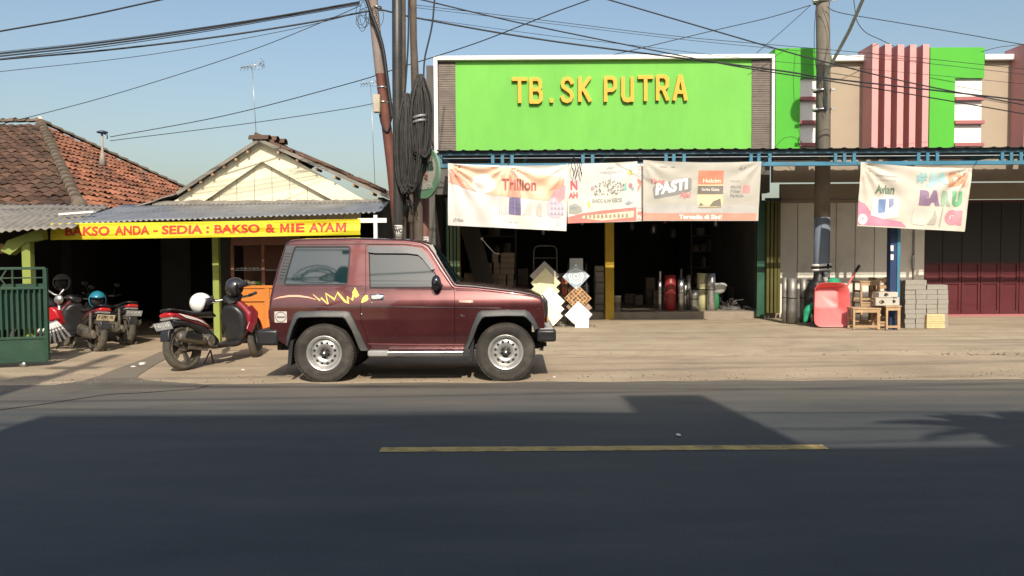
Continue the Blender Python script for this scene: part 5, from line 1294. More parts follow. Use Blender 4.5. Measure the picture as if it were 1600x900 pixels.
flare([(1078, 655), (1100, 600), (1128, 520), (1152, 462), (1172, 450), (1300, 446), (1400, 448), (1424, 458), (1450, 495), (1470, 538), (1474, 546)],
      [(1100, 655), (1126, 600), (1154, 525), (1176, 490), (1192, 482), (1300, 478), (1392, 480), (1408, 490), (1432, 515), (1448, 546), (1450, 552)], 'wheel_arch_trim')
# step board
mb = MB(); a, b = Vector((CX(588), DS-.03, CZ(668))), Vector((CX(1078), DS-.03, CZ(668)))
prof = rounded([(-.07, -.035), (.07, -.035), (.07, .03), (-.07, .03)], .02, 3)
mb.prism(prof, lambda u, v: (a.x, a.y+u, a.z+v), lambda u, v: (b.x, b.y+u, b.z+v)); cbuild(mb, 'running_board', m_chrome, smooth=True).data.set_sharp_from_angle(angle=R(40))
for zx0, zx1 in ((584, 690),):
    mb = MB(); mb.box(CX(zx0), CX(zx1), DS-.103, DS+.05, CZ(682), CZ(654)); cbuild(mb, 'board_cap', M('grey step', (.30, .29, .28), .5), bevel=.012)
mb = MB()
for zx in (620, 800, 1000): mb.bar((CX(zx), DS, CZ(668)), (CX(zx), DS+.4, .42), .04)
cbuild(mb, 'board_bracket', m_black)
# bumpers
def bump_box(zx0, zx1, zy0, zy1, name, mat):
    mb = MB(); mb.box(CX(zx0), CX(zx1), DS+.0, 2*YC-DS-.0, CZ(zy1), CZ(zy0)); return cbuild(mb, name, mat, bevel=.03, seg=3)
bump_box(1462, 1563, 553, 617, 'front_bumper', m_blackp)
bump_box(-4, 108, 545, 628, 'rear_bumper', m_blackp)
mb = MB(); mb.box(CX(1475), CX(1550), DS+.05, 2*YC-DS-.05, CZ(555)+.002, CZ(548)); cbuild(mb, 'bumper_top', M('pale bumper top', (.40, .40, .40), .35), bevel=.005)
mb = MB(); mb.bar((CX(1470), YC-.42, .42), (CX(1500), YC-.42, .40), .08); mb.bar((CX(1495), DS+.15, .47), (CX(1488), DS+.15, .36), .04); cbuild(mb, 'tow_hook', m_black)
# grille and lamps at the nose
gx = CX(1506)
mb = MB(); mb.box(gx-.02, gx+.035, DS+.10, 2*YC-DS-.10, CZ(520), CZ(400)); cbuild(mb, 'grille', m_blackp, bevel=.012)
for y in (DS+.22, 2*YC-DS-.22):
    mb = MB(); mb.lathe([(0, .045), (.07, .04), (.085, .03), (.09, .0)], (gx, y, CZ(455)), 'x', 18); cbuild(mb, 'headlight', m_chrome)
mb = MB(); mb.box(gx-.03, gx+.045, DS+.10, DS+.2, CZ(515), CZ(488)); cbuild(mb, 'indicator', M('amber lens', (.5, .22, .05), .3), bevel=.01)
mb = MB(); mb.box(CX(52), CX(66), DS+.06, DS+.16, CZ(490), CZ(440)); cbuild(mb, 'tail_light', M('dark red lens', (.18, .012, .012), .25), bevel=.008)
# door mirror
mb = MB(); c = side(*Cp([(943, 305)])[0], .10); mb.sphere(c, .075, 14, 10, (.78, .9, 1.28)); mi = cbuild(mb, 'wing_mirror', M('chrome mirror shell', (.10, .10, .11), .12, metal=.9, var=.05, bump=0))
mb = MB(); mb.bar(c+Vector((0, .05, -.06)), side(*Cp([(965, 330)])[0], 0), .035); cbuild(mb, 'mirror_arm', m_blackp, mi)
mb = MB(); mb.tube([side(*Cp([(1018, 318)])[0], -.05), side(*Cp([(1040, 306)])[0], -.3), side(*Cp([(1046, 300)])[0], -.5)], .008, 5); cbuild(mb, 'wiper', m_black)
mb = MB(); mb.box(CX(1036), CX(1082), DS+.09, DS+.5, CZ(330), CZ(322)); cbuild(mb, 'bonnet_vent', m_black, bevel=.004)
# mudflaps
for z0, z1, w in ((165, 158, 8), (1112, 1110, 6)):
    mb = MB(); mb.prism([(CX(z0), CZ(600)), (CX(z0)+.05, CZ(600)), (CX(z1)+.03, CZ(735 if w == 8 else 715)), (CX(z1)-.01, CZ(735 if w == 8 else 715))], lambda u, v: (u, DS+.02, v), lambda u, v: (u, DS+.24, v)); cbuild(mb, 'mudflap', m_black)
mb = MB(); mb.bar((CX(95), DS+.3, CZ(660)), (CX(150), DS+.3, CZ(640)), .03); mb.bar((CX(95), DS+.3, CZ(665)), (CX(95), DS+.3, CZ(630)), .03); cbuild(mb, 'exhaust_tip', m_black)
# wheels
m_tread = M('tyre tread', (.03, .028, .025), .95, var=.3, dirt=(.12, .10, .08), dirt_amt=.6)
m_alloy = M('dull alloy', (.62, .61, .59), .34, metal=.75, var=.12, scale=9)
def car_wheel(x, y, sgn, r_):
    w = thing('wheel', None, None, (0, 0, 0)); del_keys = [k for k in ('label', 'category') if k in w]
    w.parent = car; w.location = Vector((x, y, r_))-car.location
    hwid = .115
    mb = MB(); prof = [(.19, -hwid*.8), (.235, -hwid*.96), (.29, -hwid*1.04), (r_-.035, -hwid), (r_-.008, -hwid*.86), (r_, -hwid*.6), (r_, hwid*.6), (r_-.008, hwid*.86), (r_-.035, hwid), (.29, hwid*1.04), (.235, hwid*.96), (.19, hwid*.8)]
    mb.lathe(prof, (0, 0, 0), 'y', 64)
    for k in range(60):
        a = 2*math.pi*k/60; ca, sa = math.cos(a), math.sin(a)
        for q in (-1, 1):
            c = Vector((ca*(r_-.004), q*hwid*.72, sa*(r_-.004))); tx = Vector((-sa, 0, ca)); nn_ = Vector((ca, 0, sa)); yy = Vector((0, 1, 0))
            vs = [c+tx*i*.012+yy*j*.028+nn_*l*.007+tx*j*.006*q for l in (-1, 1) for (i, j) in ((-1,-1),(1,-1),(1,1),(-1,1))]
            mb.add(vs, [(4,5,6,7),(0,1,5,4),(1,2,6,5),(2,3,7,6),(3,0,4,7)])
    mb.build('tyre', m_tyre, w)
    for rr2 in (.245, .268, r_-.05):
        mb = MB(); mb.lathe([(rr2-.003, 0), (rr2, .003*1), (rr2+.003, 0)], (0, -hwid*1.035*sgn, 0), 'y', 48); mb.v = [Vector((v.x, v.y-.0035*sgn if abs(v.y+hwid*1.035*sgn) > 1e-4 else v.y, v.z)) for v in mb.v]; mb.build('tyre_ring', m_tyre, w)
    if sgn < 0: return w
    f = -1
    mb = MB(); mb.lathe([(.208, f*.10), (.214, f*.108), (.206, f*.112), (.192, f*.104), (.180, f*.085), (.172, f*.055), (.168, f*.02), (.168, .05)], (0, 0, 0), 'y', 56); rim = mb.build('rim', m_alloy, w)
    dome = lambda q: -.045-.034*max(0, 1-((q-.112)/.06)**2)
    mb = MB(); mb.lathe([(q, dome(q)) for q in (.169, .160, .150, .140, .128, .115, .100, .085, .070, .058)], (0, 0, 0), 'y', 56); mb.build('spoke_disc', m_alloy, rim, recalc=False)
    for k in range(12):
        a = 2*math.pi*(k+.5)/12; mb = MB(); mb.lathe([(0, -.0805), (.0145, -.0805), (.0165, -.078), (.0165, -.05)], (.126*math.cos(a), 0, .126*math.sin(a)), 'y', 14); mb.build('vent_hole', m_black, rim)
    mb = MB(); mb.lathe([(0, -.03), (.16, -.03), (.165, .02)], (0, 0, 0), 'y', 32); mb.build('brake_drum', m_black, rim)
    mb = MB(); mb.lathe([(0, -.12), (.028, -.118), (.036, -.10), (.038, -.05), (.058, -.048), (.06, -.03)], (0, 0, 0), 'y', 20)
    for k in range(6):
        a = 2*math.pi*k/6; mb.lathe([(0, -.082), (.010, -.080), (.011, -.05)], (.052*math.cos(a), 0, .052*math.sin(a)), 'y', 6)
    mb.build('hub', M('dull hub', (.10, .095, .09), .4, metal=.6), rim)
    mb = MB(); mb.lathe([(0, -.123), (.014, -.122), (.016, -.119)], (0, 0, 0), 'y', 12); mb.build('hub_cap', m_chrome, rim)
    return w
for zx in (345, 1298):
    car_wheel(CX(zx), DS+.145, 1, .352); car_wheel(CX(zx), 2*YC-DS-.145, -1, .352)
# ------------------------------------------------------------------ motor scooters
m_bmar = M('dark red scooter plastic', (.22, .012, .022), .25, var=.08, coat=.8, bump=0, dirt=(.16, .09, .07), dirt_amt=.2)
m_engine = M('dusty engine metal', (.16, .14, .115), .55, metal=.5, var=.35, scale=12, dirt=(.26, .21, .15), dirt_amt=.6)
m_btyre = M('dusty scooter tyre', (.055, .05, .04), .9, var=.3, dirt=(.17, .14, .10), dirt_amt=.7)
m_plate = M('number plate', (.30, .31, .32), .5)
def loft(mb, secs, n=16, pw=2.6):
    """secs: (x, z, half_width, half_height, tilt)"""
    rings = []
    for (x, z, w, h, tl) in secs:
        r = []
        for k in range(n):
            a = 2*math.pi*k/n; c, s_ = math.cos(a), math.sin(a); c = math.copysign(abs(c)**(2/pw), c); s_ = math.copysign(abs(s_)**(2/pw), s_)
            r.append(Vector((x-h*s_*math.sin(tl), w*c, z+h*s_*math.cos(tl))))
        rings.append(r)
    vs = [v for r in rings for v in r]; N = len(secs)
    mb.add(vs, [(i*n+k, i*n+(k+1) % n, (i+1)*n+(k+1) % n, (i+1)*n+k) for i in range(N-1) for k in range(n)], True)
    mb.add(rings[0], [tuple(range(n))]); mb.add(rings[-1], [tuple(range(n))[::-1]])
def scooter(label, loc, rz, lean, paint, plate_text='F 2964 XB', steer=.0, mirrors=True, stripe=True, platecol=m_plate):
    s = thing('motor_scooter', label, 'scooter', loc, rz)
    s.rotation_euler = (lean, 0, rz)
    WB = 1.27; RW = .275
    def tyre(par, r_, w):
        mb = MB(); pr = [(r_-.075, -w*.5), (r_-.04, -w*.95), (r_-.012, -w*.7), (r_, 0), (r_-.012, w*.7), (r_-.04, w*.95), (r_-.075, w*.5)]
        mb.lathe(pr, (0, 0, 0), 'y', 40); mb.build('tyre', m_btyre, par)
        mb = MB(); mb.lathe([(r_-.092, -w*.55), (r_-.07, -w*.62), (r_-.07, w*.62), (r_-.092, w*.55)], (0, 0, 0), 'y', 36)
        for k in range(5):
            a = 2*math.pi*k/5
            for q in (-.16, .16): mb.bar((.03*math.cos(a), 0, .03*math.sin(a)), ((r_-.08)*math.cos(a+q), 0, (r_-.08)*math.sin(a+q)), .022, .028)
        mb.lathe([(0, -.06), (.045, -.06), (.045, .06), (0, .06)], (0, 0, 0), 'y', 16)
        mb.build('rim', m_engine, par)
    def sub(name, l, ang=0):
        o = bpy.data.objects.new(name, None); COL.objects.link(o); o.empty_display_size = .05; o.parent = s; o.location = l; o.rotation_euler = (0, 0, ang); return o
    rw = sub('rear_wheel', (0, 0, RW)); tyre(rw, RW, .06)
    fw = sub('front_wheel', (WB, 0, RW-.005), steer); tyre(fw, RW-.005, .05)
    mb = MB(); mb.lathe([(.05, -.045), (.105, -.045), (.105, -.04), (.05, -.04)], (0, 0, 0), 'y', 24); mb.build('brake_disc', m_steel, fw)
    # tail and side cowls
    mb = MB(); loft(mb, [(-.36, .79, .03, .02, .2), (-.28, .765, .075, .045, .2), (-.10, .73, .115, .065, .15), (.15, .655, .125, .095, .2), (.32, .58, .11, .10, .35), (.43, .48, .08, .085, .6), (.47, .42, .05, .05, .7)])
    b = mb.build('side_cowl', paint, s)
    mb = MB(); loft(mb, [(-.16, .665, .085, .03, .1), (.05, .60, .10, .06, .1), (.25, .50, .10, .10, .2), (.42, .38, .10, .11, .2), (.52, .30, .09, .06, .1)]); mb.build('lower_cowl', m_blackp, s)
    mb = MB(); loft(mb, [(-.34, .825, .05, .012, .15), (-.25, .83, .09, .022, .1), (-.02, .80, .12, .04, .05), (.10, .755, .125, .05, -.1), (.30, .73, .12, .045, .0), (.48, .725, .10, .045, .1), (.55, .69, .07, .03, .5)]); mb.build('seat', M('black seat vinyl', (.014, .014, .015), .45), s)
    mb = MB(); mb.tube([(-.05, -.11, .80), (-.28, -.10, .845), (-.37, -.05, .855), (-.37, .05, .855), (-.28, .10, .845), (-.05, .11, .80)], .013, 8); mb.build('grab_rail', m_blackp, s)
    if stripe:
        for sg in (-1, 1):
            mb = MB()
            for (q0, q1, w_) in (((-.18, .775), (.30, .60), .022), ((.02, .735), (.36, .53), .012)):
                P0, P1 = Vector((q0[0], 0, q0[1])), Vector((q1[0], 0, q1[1])); vs = []
                for i in range(9):
                    t = i/8; p_ = P0*(1-t)+P1*t; yw = sg*(.112+.018*math.sin(math.pi*t)+.004)
                    vs += [(p_.x, yw, p_.z-w_*math.sin(math.pi*t)), (p_.x, yw, p_.z+w_*math.sin(math.pi*t))]
                mb.add(vs, [(2*i, 2*i+2, 2*i+3, 2*i+1) for i in range(8)])
            mb.build('stripe', M('white decal', (.6, .58, .56), .4), b, solid=.003)
    mb = MB(); loft(mb, [(-.385, .775, .07, .022, .3), (-.34, .765, .10, .045, .3), (-.24, .745, .115, .035, .3)]); mb.build('tail_light', M('red lens', (.50, .01, .015), .15, coat=1), s)
    mb = MB(); loft(mb, [(-.36, .71, .09, .018, .2), (-.22, .695, .112, .03, .2), (-.08, .67, .10, .02, .2)]); mb.build('tail_trim', M('silver plastic', (.36, .36, .35), .35, metal=.4), s)
    mb = MB(); mb.prism([(-.10, .66), (-.30, .63), (-.44, .50), (-.47, .38), (-.44, .38), (-.38, .50), (-.26, .58), (-.08, .58)], lambda u, v: (u, -.07, v), lambda u, v: (u, .07, v)); mb.build('rear_fender', m_blackp, s, bevel=.01)
    pl = thing('x', None, None); pl.name = 'number_plate'; pl.parent = s; pl.location = (-.42, 0, .56); pl.rotation_euler = (0, R(-22), 0)
    mb = MB(); mb.box(-.006, 0, -.135, .135, -.05, .05); mb.build('plate', platecol, pl, bevel=.004)
    bm = text_bm(plate_text, .23, .05, -.115, -.012, bold=.02); mb = MB(); bm_add(mb, bm, lambda u, v: (-.009, -u, v))
    bm = text_bm('05 19', .08, .018, -.04, -.04); bm_add(mb, bm, lambda u, v: (-.009, -u, v)); mb.build('lettering', m_white if platecol is m_plate else m_black, pl, recalc=False)
    # engine, swing arm, muffler
    mb = MB(); loft(mb, [(-.10, .28, .035, .06, 0), (.05, .29, .05, .085, 0), (.30, .32, .055, .10, .1), (.42, .34, .06, .09, .1)]); mb.v = [v+Vector((0, .09, 0)) for v in mb.v]
    mb.lathe([(0, -.10), (.085, -.10), (.10, -.07), (.10, .09), (0, .09)], (.36, .0, .32), 'y', 16)
    mb.box(.28, .46, -.08, .06, .36, .46); mb.lathe([(0, -.125), (.065, -.125), (.075, -.09)], (.36, 0, .32), 'y', 14)
    for k in range(5): mb.box(.40+k*.022, .412+k*.022, -.075, .05, .25, .37)
    mb.build('engine', m_engine, s, bevel=.008)
    mb = MB(); mb.lathe([(0, 0), (.04, 0), (.052, .02), (.058, .10), (.056, .34), (.04, .42), (.02, .45)], (0, 0, 0), 'x', 18)
    rot = Matrix.Rotation(R(13), 3, 'Y'); mb.v = [rot @ v+Vector((-.17, -.135, .415)) for v in mb.v]; mu = mb.build('muffler', m_engine, s)
    mb = MB(); mb.box(-.02, .24, -.01, .01, -.025, .045); mb.v = [rot @ v+Vector((-.10, -.20, .415)) for v in mb.v]; mb.build('heat_shield', m_blackp, mu, bevel=.01)
    mb = MB(); mb.tube([(.26, -.135, .31), (.34, -.13, .25), (.46, -.10, .22), (.50, -.02, .28)], .018, 8); mb.bar((-.01, -.11, .275), (.30, -.10, .22), .02, .05); mb.build('exhaust_pipe', m_engine, s)
    mb = MB(); mb.tube([(-.02, .12, .30), (.03, .12, .62)], .02, 8)
    for k in range(9): mb.lathe([(.026, -.004), (.034, 0), (.026, .004)], (-.02+.05*(k+2)/12, .12, .30+.32*(k+2)/12), n=10)
    mb.build('shock_absorber', m_engine, s)
    mb = MB(); mb.lathe([(0, -.02), (.03, -.02), (.04, .03), (0, .04)], (.13, -.05, .52), 'y', 8); mb.box(.05, .18, -.07, .02, .46, .56); mb.build('air_box', m_engine, s, bevel=.02)
    # floor, leg shield, front
    mb = MB(); loft(mb, [(.48, .27, .13, .035, 0), (.60, .235, .15, .03, 0), (.80, .235, .15, .03, 0), (.92, .27, .14, .035, 0)]); mb.build('floorboard', m_blackp, s)
    mb = MB(); mb.prism([(.62, .21), (.50, .18), (.48, .12), (.52, .12), (.62, .17)], lambda u, v: (u, -.16, v), lambda u, v: (u, -.13, v)); mb.bar((.55, .10, .2), (.47, .17, .03), .018); mb.bar((.55, .10, .2), (.62, .15, .03), .018); mb.build('stand', m_engine, s)
    mb = MB(); loft(mb, [(.90, .24, .12, .05, -.5), (.93, .36, .17, .07, -1.1), (.93, .52, .20, .06, -1.2), (.92, .68, .19, .06, -1.3), (.90, .78, .14, .06, -1.3), (.88, .85, .07, .05, -1.3)]); ls = mb.build('leg_shield', m_blackp, s)
    mb = MB(); loft(mb, [(1.08, .30, .05, .03, -.5), (1.02, .40, .15, .055, -1.0), (1.03, .55, .215, .055, -1.1), (1.05, .68, .21, .06, -1.2), (1.03, .80, .15, .07, -1.2), (.99, .90, .10, .05, -1.2), (.95, .95, .05, .03, -1.2)]); mb.build('front_cowl', paint, s)
    for sg in (-1, 1):
        mb = MB(); mb.prism([(.93, .40), (1.02, .34), (1.16, .52), (1.20, .66), (1.10, .80), (1.00, .78), (1.06, .62)], lambda u, v: (u, sg*.165, v), lambda u, v: (u, sg*.195, v)); mb.build('front_wing', paint, s, bevel=.012)
    mb = MB(); loft(mb, [(1.13, .60, .07, .03, -1.0), (1.17, .64, .11, .04, -1.0), (1.13, .72, .10, .04, -1.0)]); mb.build('headlight', M('clear lens', (.45, .47, .5), .08, coat=1), s)
    # handlebar
    hb = sub('handlebar', (.96, 0, .95), steer)
    mb = MB(); loft(mb, [(-.07, -.03, .06, .035, 0), (-.03, .0, .12, .05, 0), (.05, .02, .13, .05, 0), (.12, -.02, .08, .03, 0)]); mb.build('handlebar_cowl', m_blackp, hb)
    mb = MB(); mb.tube([(-.05, -.33, .03), (-.01, -.20, .0), (0, 0, .0), (-.01, .20, 0), (-.05, .33, .03)], .013, 8)
    mb.build('bar', m_steel, hb)
    for sg in (-1, 1):
        mb = MB(); mb.tube([(-.05, sg*.33, .03), (-.018, sg*.22, .005)], .02, 8); mb.tube([(.02, sg*.12, .01), (.03, sg*.22, .02), (.0, sg*.32, .025)], .006, 6); mb.build('grip', m_black, hb)
        if not mirrors: continue
        mb = MB(); mb.tube([(0, sg*.20, .01), (.02, sg*.24, .10), (.02, sg*.27, .17)], .006, 6); mb.sphere((.02, sg*.28, .20), .055, 12, 8, (.25, 1.1, .75)); mb.build('rear_view_mirror', m_blackp, hb)
    # fork and front fender
    for sg in (-1, 1):
        mb = MB(); mb.tube([(0, sg*.075, 0), (-.16, sg*.075, .36)], .018, 8); mb.build('fork_leg', m_engine, fw)
    mb = MB(); pts = []
    vs = []
    for i in range(13):
        a = R(5+i*11)
        for y, rr3 in ((-.07, .285), (-.045, .305), (0, .312), (.045, .305), (.07, .285)): vs.append((rr3*math.cos(a), y, rr3*math.sin(a)))
    mb.add(vs, [(i*5+k, (i+1)*5+k, (i+1)*5+k+1, i*5+k+1) for i in range(12) for k in range(4)], True); mb.build('front_fender', paint, fw, solid=.004)
    for ch in bpy.data.objects:
        if ch.parent == s or ch.parent == b:
            n_ = ch.name.split('.')[0]
            if n_ in ('side_cowl', 'stripe', 'seat', 'grab_rail', 'tail_light', 'tail_trim', 'rear_fender'):
                for v in ch.data.vertices:
                    if v.co.x < 0: v.co.x *= .55
            if n_ in ('side_cowl', 'stripe', 'seat', 'grab_rail', 'tail_light', 'tail_trim', 'rear_fender', 'lower_cowl', 'leg_shield', 'front_cowl', 'front_wing', 'headlight'):
                for v in ch.data.vertices:
                    if v.co.z > .42: v.co.z = .42+(v.co.z-.42)*.76
            if n_ == 'handlebar' and ch.parent == s: ch.location.z = .83
            if n_ == 'number_plate': ch.location.x *= .58
    return s
def helmet(label, loc, rot, mat, visor=None, parent=None, r_=.13):
    h = thing('helmet', label, 'helmet', loc); h.rotation_euler = rot
    mb = MB(); n, m_ = 26, 18; vs = {}; fs = []; V = []
    def pt(i, k):
        t = math.pi*.86*i/m_; a = 2*math.pi*k/n
        return Vector((r_*1.12*math.sin(t)*math.cos(a), r_*.97*math.sin(t)*math.sin(a), r_*1.05*math.cos(t)))
    for i in range(m_+1):
        for k in range(n): V.append(pt(i, k))
    for i in range(m_):
        for k in range(n):
            c = (pt(i, k)+pt(i+1, k+1))/2
            ang = math.atan2(c.y, c.x)
            if abs(ang) < R(62) and c.z < .042 and i > 4: continue
            fs.append((i*n+k, i*n+(k+1) % n, (i+1)*n+(k+1) % n, (i+1)*n+k))
    mb.add(V, fs, True); mb.build('shell', mat, h, solid=.012)
    mb = MB(); mb.sphere((-.0, 0, -.01), r_*.86, 16, 10, (1.02, .92, .95)); mb.build('lining', m_black, h)
    mb = MB(); vs = []
    for i in range(13):
        a = R(-72+12*i); r2 = r_*1.17; vs += [(r2*math.cos(a), r2*.9*math.sin(a), .03), (r2*1.02*math.cos(a)+.0, r2*.9*math.sin(a), -.065)]
    if visor:
        mb.add(vs, [(2*i, 2*i+2, 2*i+3, 2*i+1) for i in range(12)], True)
        o_ = mb.build('visor', visor, h, solid=.004)
        o_.location = (-.0, 0, .045)
        o_.rotation_euler = (0, R(-25), 0)
    mb = MB(); vs = []
    for i in range(9):
        a = R(-60+15*i); vs += [(r_*1.1*math.cos(a), r_*.98*math.sin(a), .05), (r_*1.5*math.cos(a)*.99, r_*.85*math.sin(a), .062)]
    mb.add(vs, [(2*i, 2*i+2, 2*i+3, 2*i+1) for i in range(8)], True); mb.build('peak', mat, h, solid=.007)
    return h
# scooter beside the car
DR_ = 10.5
rear = Vector((X(290, DR_, 577), DR_, .018)); yaw = R(67)
sc1 = scooter('dark red and black motor scooter standing nearest, between the car and the dark open front', rear, yaw, R(-9), m_bmar, 'F 4312 KB', steer=R(28), mirrors=False)
sc1.scale = (1.09, 1.09, 1.09)
m_hwhite = M('white helmet shell', (.72, .72, .70), .2, coat=1, var=.03, bump=0)
m_hblack = M('black helmet shell', (.018, .018, .02), .2, coat=1, var=.03, bump=0)
m_hteal = M('teal helmet shell', (.015, .17, .24), .2, coat=1, var=.1, bump=0)
cy, sy = math.cos(yaw), math.sin(yaw)
def onsc(b, yaw_, x, y, z): return Vector((b.x+x*math.cos(yaw_)-y*math.sin(yaw_), b.y+x*math.sin(yaw_)+y*math.cos(yaw_), b.z+z))
helmet('white open face helmet lying on the scooter seat', onsc(rear, yaw, .40, .10, .865), (R(4), R(18), R(20)), m_hwhite, M('smoke visor', (.03, .03, .035), .08, bump=0))
helmet('black helmet with a peak hanging on the scooter handlebar', onsc(rear, yaw, .98, .02, 1.06), (R(0), R(12), R(5)), m_hblack, M('smoke visor', (.03, .03, .035), .08, bump=0))
# scooters in the shade on the left
m_yplate = M('cream number plate', (.55, .47, .30), .5)
r2 = Vector((X(150, 12.55, 546), 12.55, .02)); y2 = R(140)
sc2 = scooter('dusty maroon motorbike with a cream number plate, at the edge of the shade', r2, y2, R(6), M('dull maroon plastic', (.09, .012, .016), .35, bump=0), 'F 2781 XL', steer=R(10), stripe=False, platecol=m_yplate)
helmet('teal helmet resting on the tail of the shaded maroon motorbike', onsc(r2, y2, -.10, 0, .84), (0, R(8), R(-60)), m_hteal, None, r_=.125)
r3 = Vector((X(186, 13.3, 540), 13.5, .02)); y3 = R(142)
sc3 = scooter('black scooter deeper in the shade behind the maroon motorbike', r3, y3, R(5), m_blackp, 'F 5120 JK', stripe=False)
helmet('grey helmet on the scooter farthest in the shade', P(97, 441, 13.2), (0, 0, R(-80)), M('grey helmet shell', (.12, .12, .12), .3, bump=0), None)
# red shrouded motorbike at the gate: front end with fanned white stripes
r4 = Vector((X(84, 11.9, 540), 12.05, .02))
mt4 = thing('motorcycle', 'red motorcycle with fanned white stripes on its shroud, beside the green gate', 'motorcycle', (r4.x, r4.y, 0))
m_r = M('bright red plastic', (.45, .015, .02), .3, coat=.6, bump=0)
c = P(84, 500, 11.9); mb = MB(); mb.xz([(c.x-.10, c.z-.02), (c.x-.10, c.z+.16), (c.x-.02, c.z+.20), (c.x+.06, c.z+.14), (c.x+.12, c.z-.06), (c.x+.04, c.z-.10)], c.y-.03, c.y+.12); mb.build('shroud', m_r, mt4, world=True, bevel=.02)
for k in range(8):
    a = R(-128+k*11); o0 = P(80, 492, 11.87)
    mb = MB(); p0 = o0+Vector((math.cos(a)*.10, 0, math.sin(a)*.10)); p1 = o0+Vector((math.cos(a)*.44, 0, math.sin(a)*.42)); mb.bar(p0, p1, .03, .022); mb.build('fin_stripe', m_white, mt4, world=True, bevel=.004)
mb = MB(); c = P(70, 535, 12.1); mb.lathe([(.20, -.04), (.25, -.05), (.28, 0), (.25, .05), (.20, .04)], (c.x-.25, c.y, .30), 'y', 30); mb.build('tyre', m_btyre, mt4, world=True)
mb = MB(); mb.bar(P(76, 533, 12), P(106, 524, 12), .03); mb.bar(P(98, 530, 12), P(88, 545, 12), .02); mb.lathe([(0, -.08), (.09, -.08), (.09, .08), (0, .08)], (c.x+.1, c.y, .3), 'y', 16); mb.build('engine', m_engine, mt4, world=True)
mb = MB(); loft(mb, [(0, .80, .05, .03, 0), (.15, .86, .12, .07, 0), (.35, .85, .12, .08, 0), (.5, .80, .06, .04, 0)]); mb.v = [Vector((c.x-.3+v.x, c.y+v.y, v.z)) for v in mb.v]; mb.build('fuel_tank', m_blackp, mt4, world=True)
mb = MB(); mb.tube([P(73, 452, 12), P(84, 460, 12), P(92, 462, 12), P(100, 452, 12)], .014, 6); mb.tube([P(91, 462, 12), P(94, 495, 12), P(96, 530, 12)], .025, 6); mb.build('handlebar', m_steel, mt4, world=True)
mb = MB(); mb.sphere(P(92, 468, 11.95), .07, sc=(1, .6, 1)); mb.build('headlight', m_steel, mt4, world=True)

# ------------------------------------------------------------------ goods in front of and inside the shop
tile_cols = {}
def diamond(name, lab, px, py, D, s, mat, tilt=R(8), rot=45, group=None, th_=.012, deco=None):
    c = P(px, py, D); o = thing(name, lab, 'tile', c, 0, group); o.rotation_euler = (-tilt, 0, 0)
    mb = MB(); a = [(s/2*math.sqrt(2)*math.cos(R(rot+45+90*k)), s/2*math.sqrt(2)*math.sin(R(rot+45+90*k))) for k in range(4)]
    mb.xz(a, -th_/2, th_/2); mb.build('slab', mat, o, bevel=.002)
    if deco: deco(o, s, th_, rot)
    return o
m_ceram = M('glossy cream tile', (.80, .76, .58), .15, var=.04, bump=0, coat=.5)
m_ceram2 = M('glossy butter tile', (.78, .72, .44), .15, var=.04, bump=0, coat=.5)
m_ceramw = M('glossy white tile', (.82, .81, .77), .15, var=.03, bump=0, coat=.5)
m_ceramg = M('grey beige tile', (.36, .33, .27), .3, var=.06, bump=0)
m_ceramb = M('blue grey patterned tile', (.32, .38, .43), .25, var=.15, scale=14, bump=0)
m_brownt = M('brown mosaic tile', (.42, .22, .08), .3, var=.35, scale=22, bump=0)
cent = [(851, 431, m_ceramg, 'grey beige square floor tile at the top of the tall tile column'), (852.5, 442, m_ceram2, 'butter yellow square floor tile, second from the top of the tall column'), (851, 455, m_ceram2, 'butter yellow square floor tile, third from the top of the tall column'),
        (859, 471, m_ceramw, 'white square floor tile, fourth from the top of the tall column'), (858, 483, m_ceramw, 'white square floor tile, lowest but one of the tall column'), (856, 494, m_ceram, 'cream square floor tile touching the ground at the foot of the tall column')]
for i, (a, b, mt, lb) in enumerate(cent): diamond('display_tile', lb, a, b, 15.1-.045*i, .40, mt, group='sample tiles on the tall rack')
def rosette(o, s, th_, rot):
    mb = MB()
    for (r0, r1) in ((.12, .145), (.085, .10), (.03, .05)):
        n = 24; vs = []
        for k in range(n):
            a = 2*math.pi*k/n; q = 1+.08*math.cos(8*a); vs += [(r0*q*math.cos(a), -th_/2-.002, r0*q*math.sin(a)), (r1*q*math.cos(a), -th_/2-.002, r1*q*math.sin(a))]
        mb.add(vs, [(2*k, 2*k+1, (2*k+3) % (2*n), (2*k+2) % (2*n)) for k in range(n)])
    for k in range(8):
        a = 2*math.pi*k/8; mb.xz([(.055*math.cos(a-.2), .055*math.sin(a-.2)), (.08*math.cos(a), .08*math.sin(a)), (.055*math.cos(a+.2), .055*math.sin(a+.2)), (.04*math.cos(a), .04*math.sin(a))], -th_/2-.003, -th_/2-.001)
    for k in (0, 90, 180, 270):
        c = Vector((math.cos(R(k)), math.sin(R(k))))*s*.58; mb.xz([(c.x+.022*math.cos(t*1.05), c.y+.022*math.sin(t*1.05)) for t in range(6)], -th_/2-.003, -th_/2-.001)
    mb.build('rosette', M('pale tile print', (.66, .70, .72), .25), o)
diamond('display_tile', 'blue grey tile with a round white rosette on the small easel', 900, 432, 15.0, .365, m_ceramb, deco=rosette, rot=47)
diamond('display_tile', 'upright plain pale tile behind the rosette tile', 900.5, 414, 15.1, .25, M('pale grey tile', (.40, .40, .37), .3), rot=0)
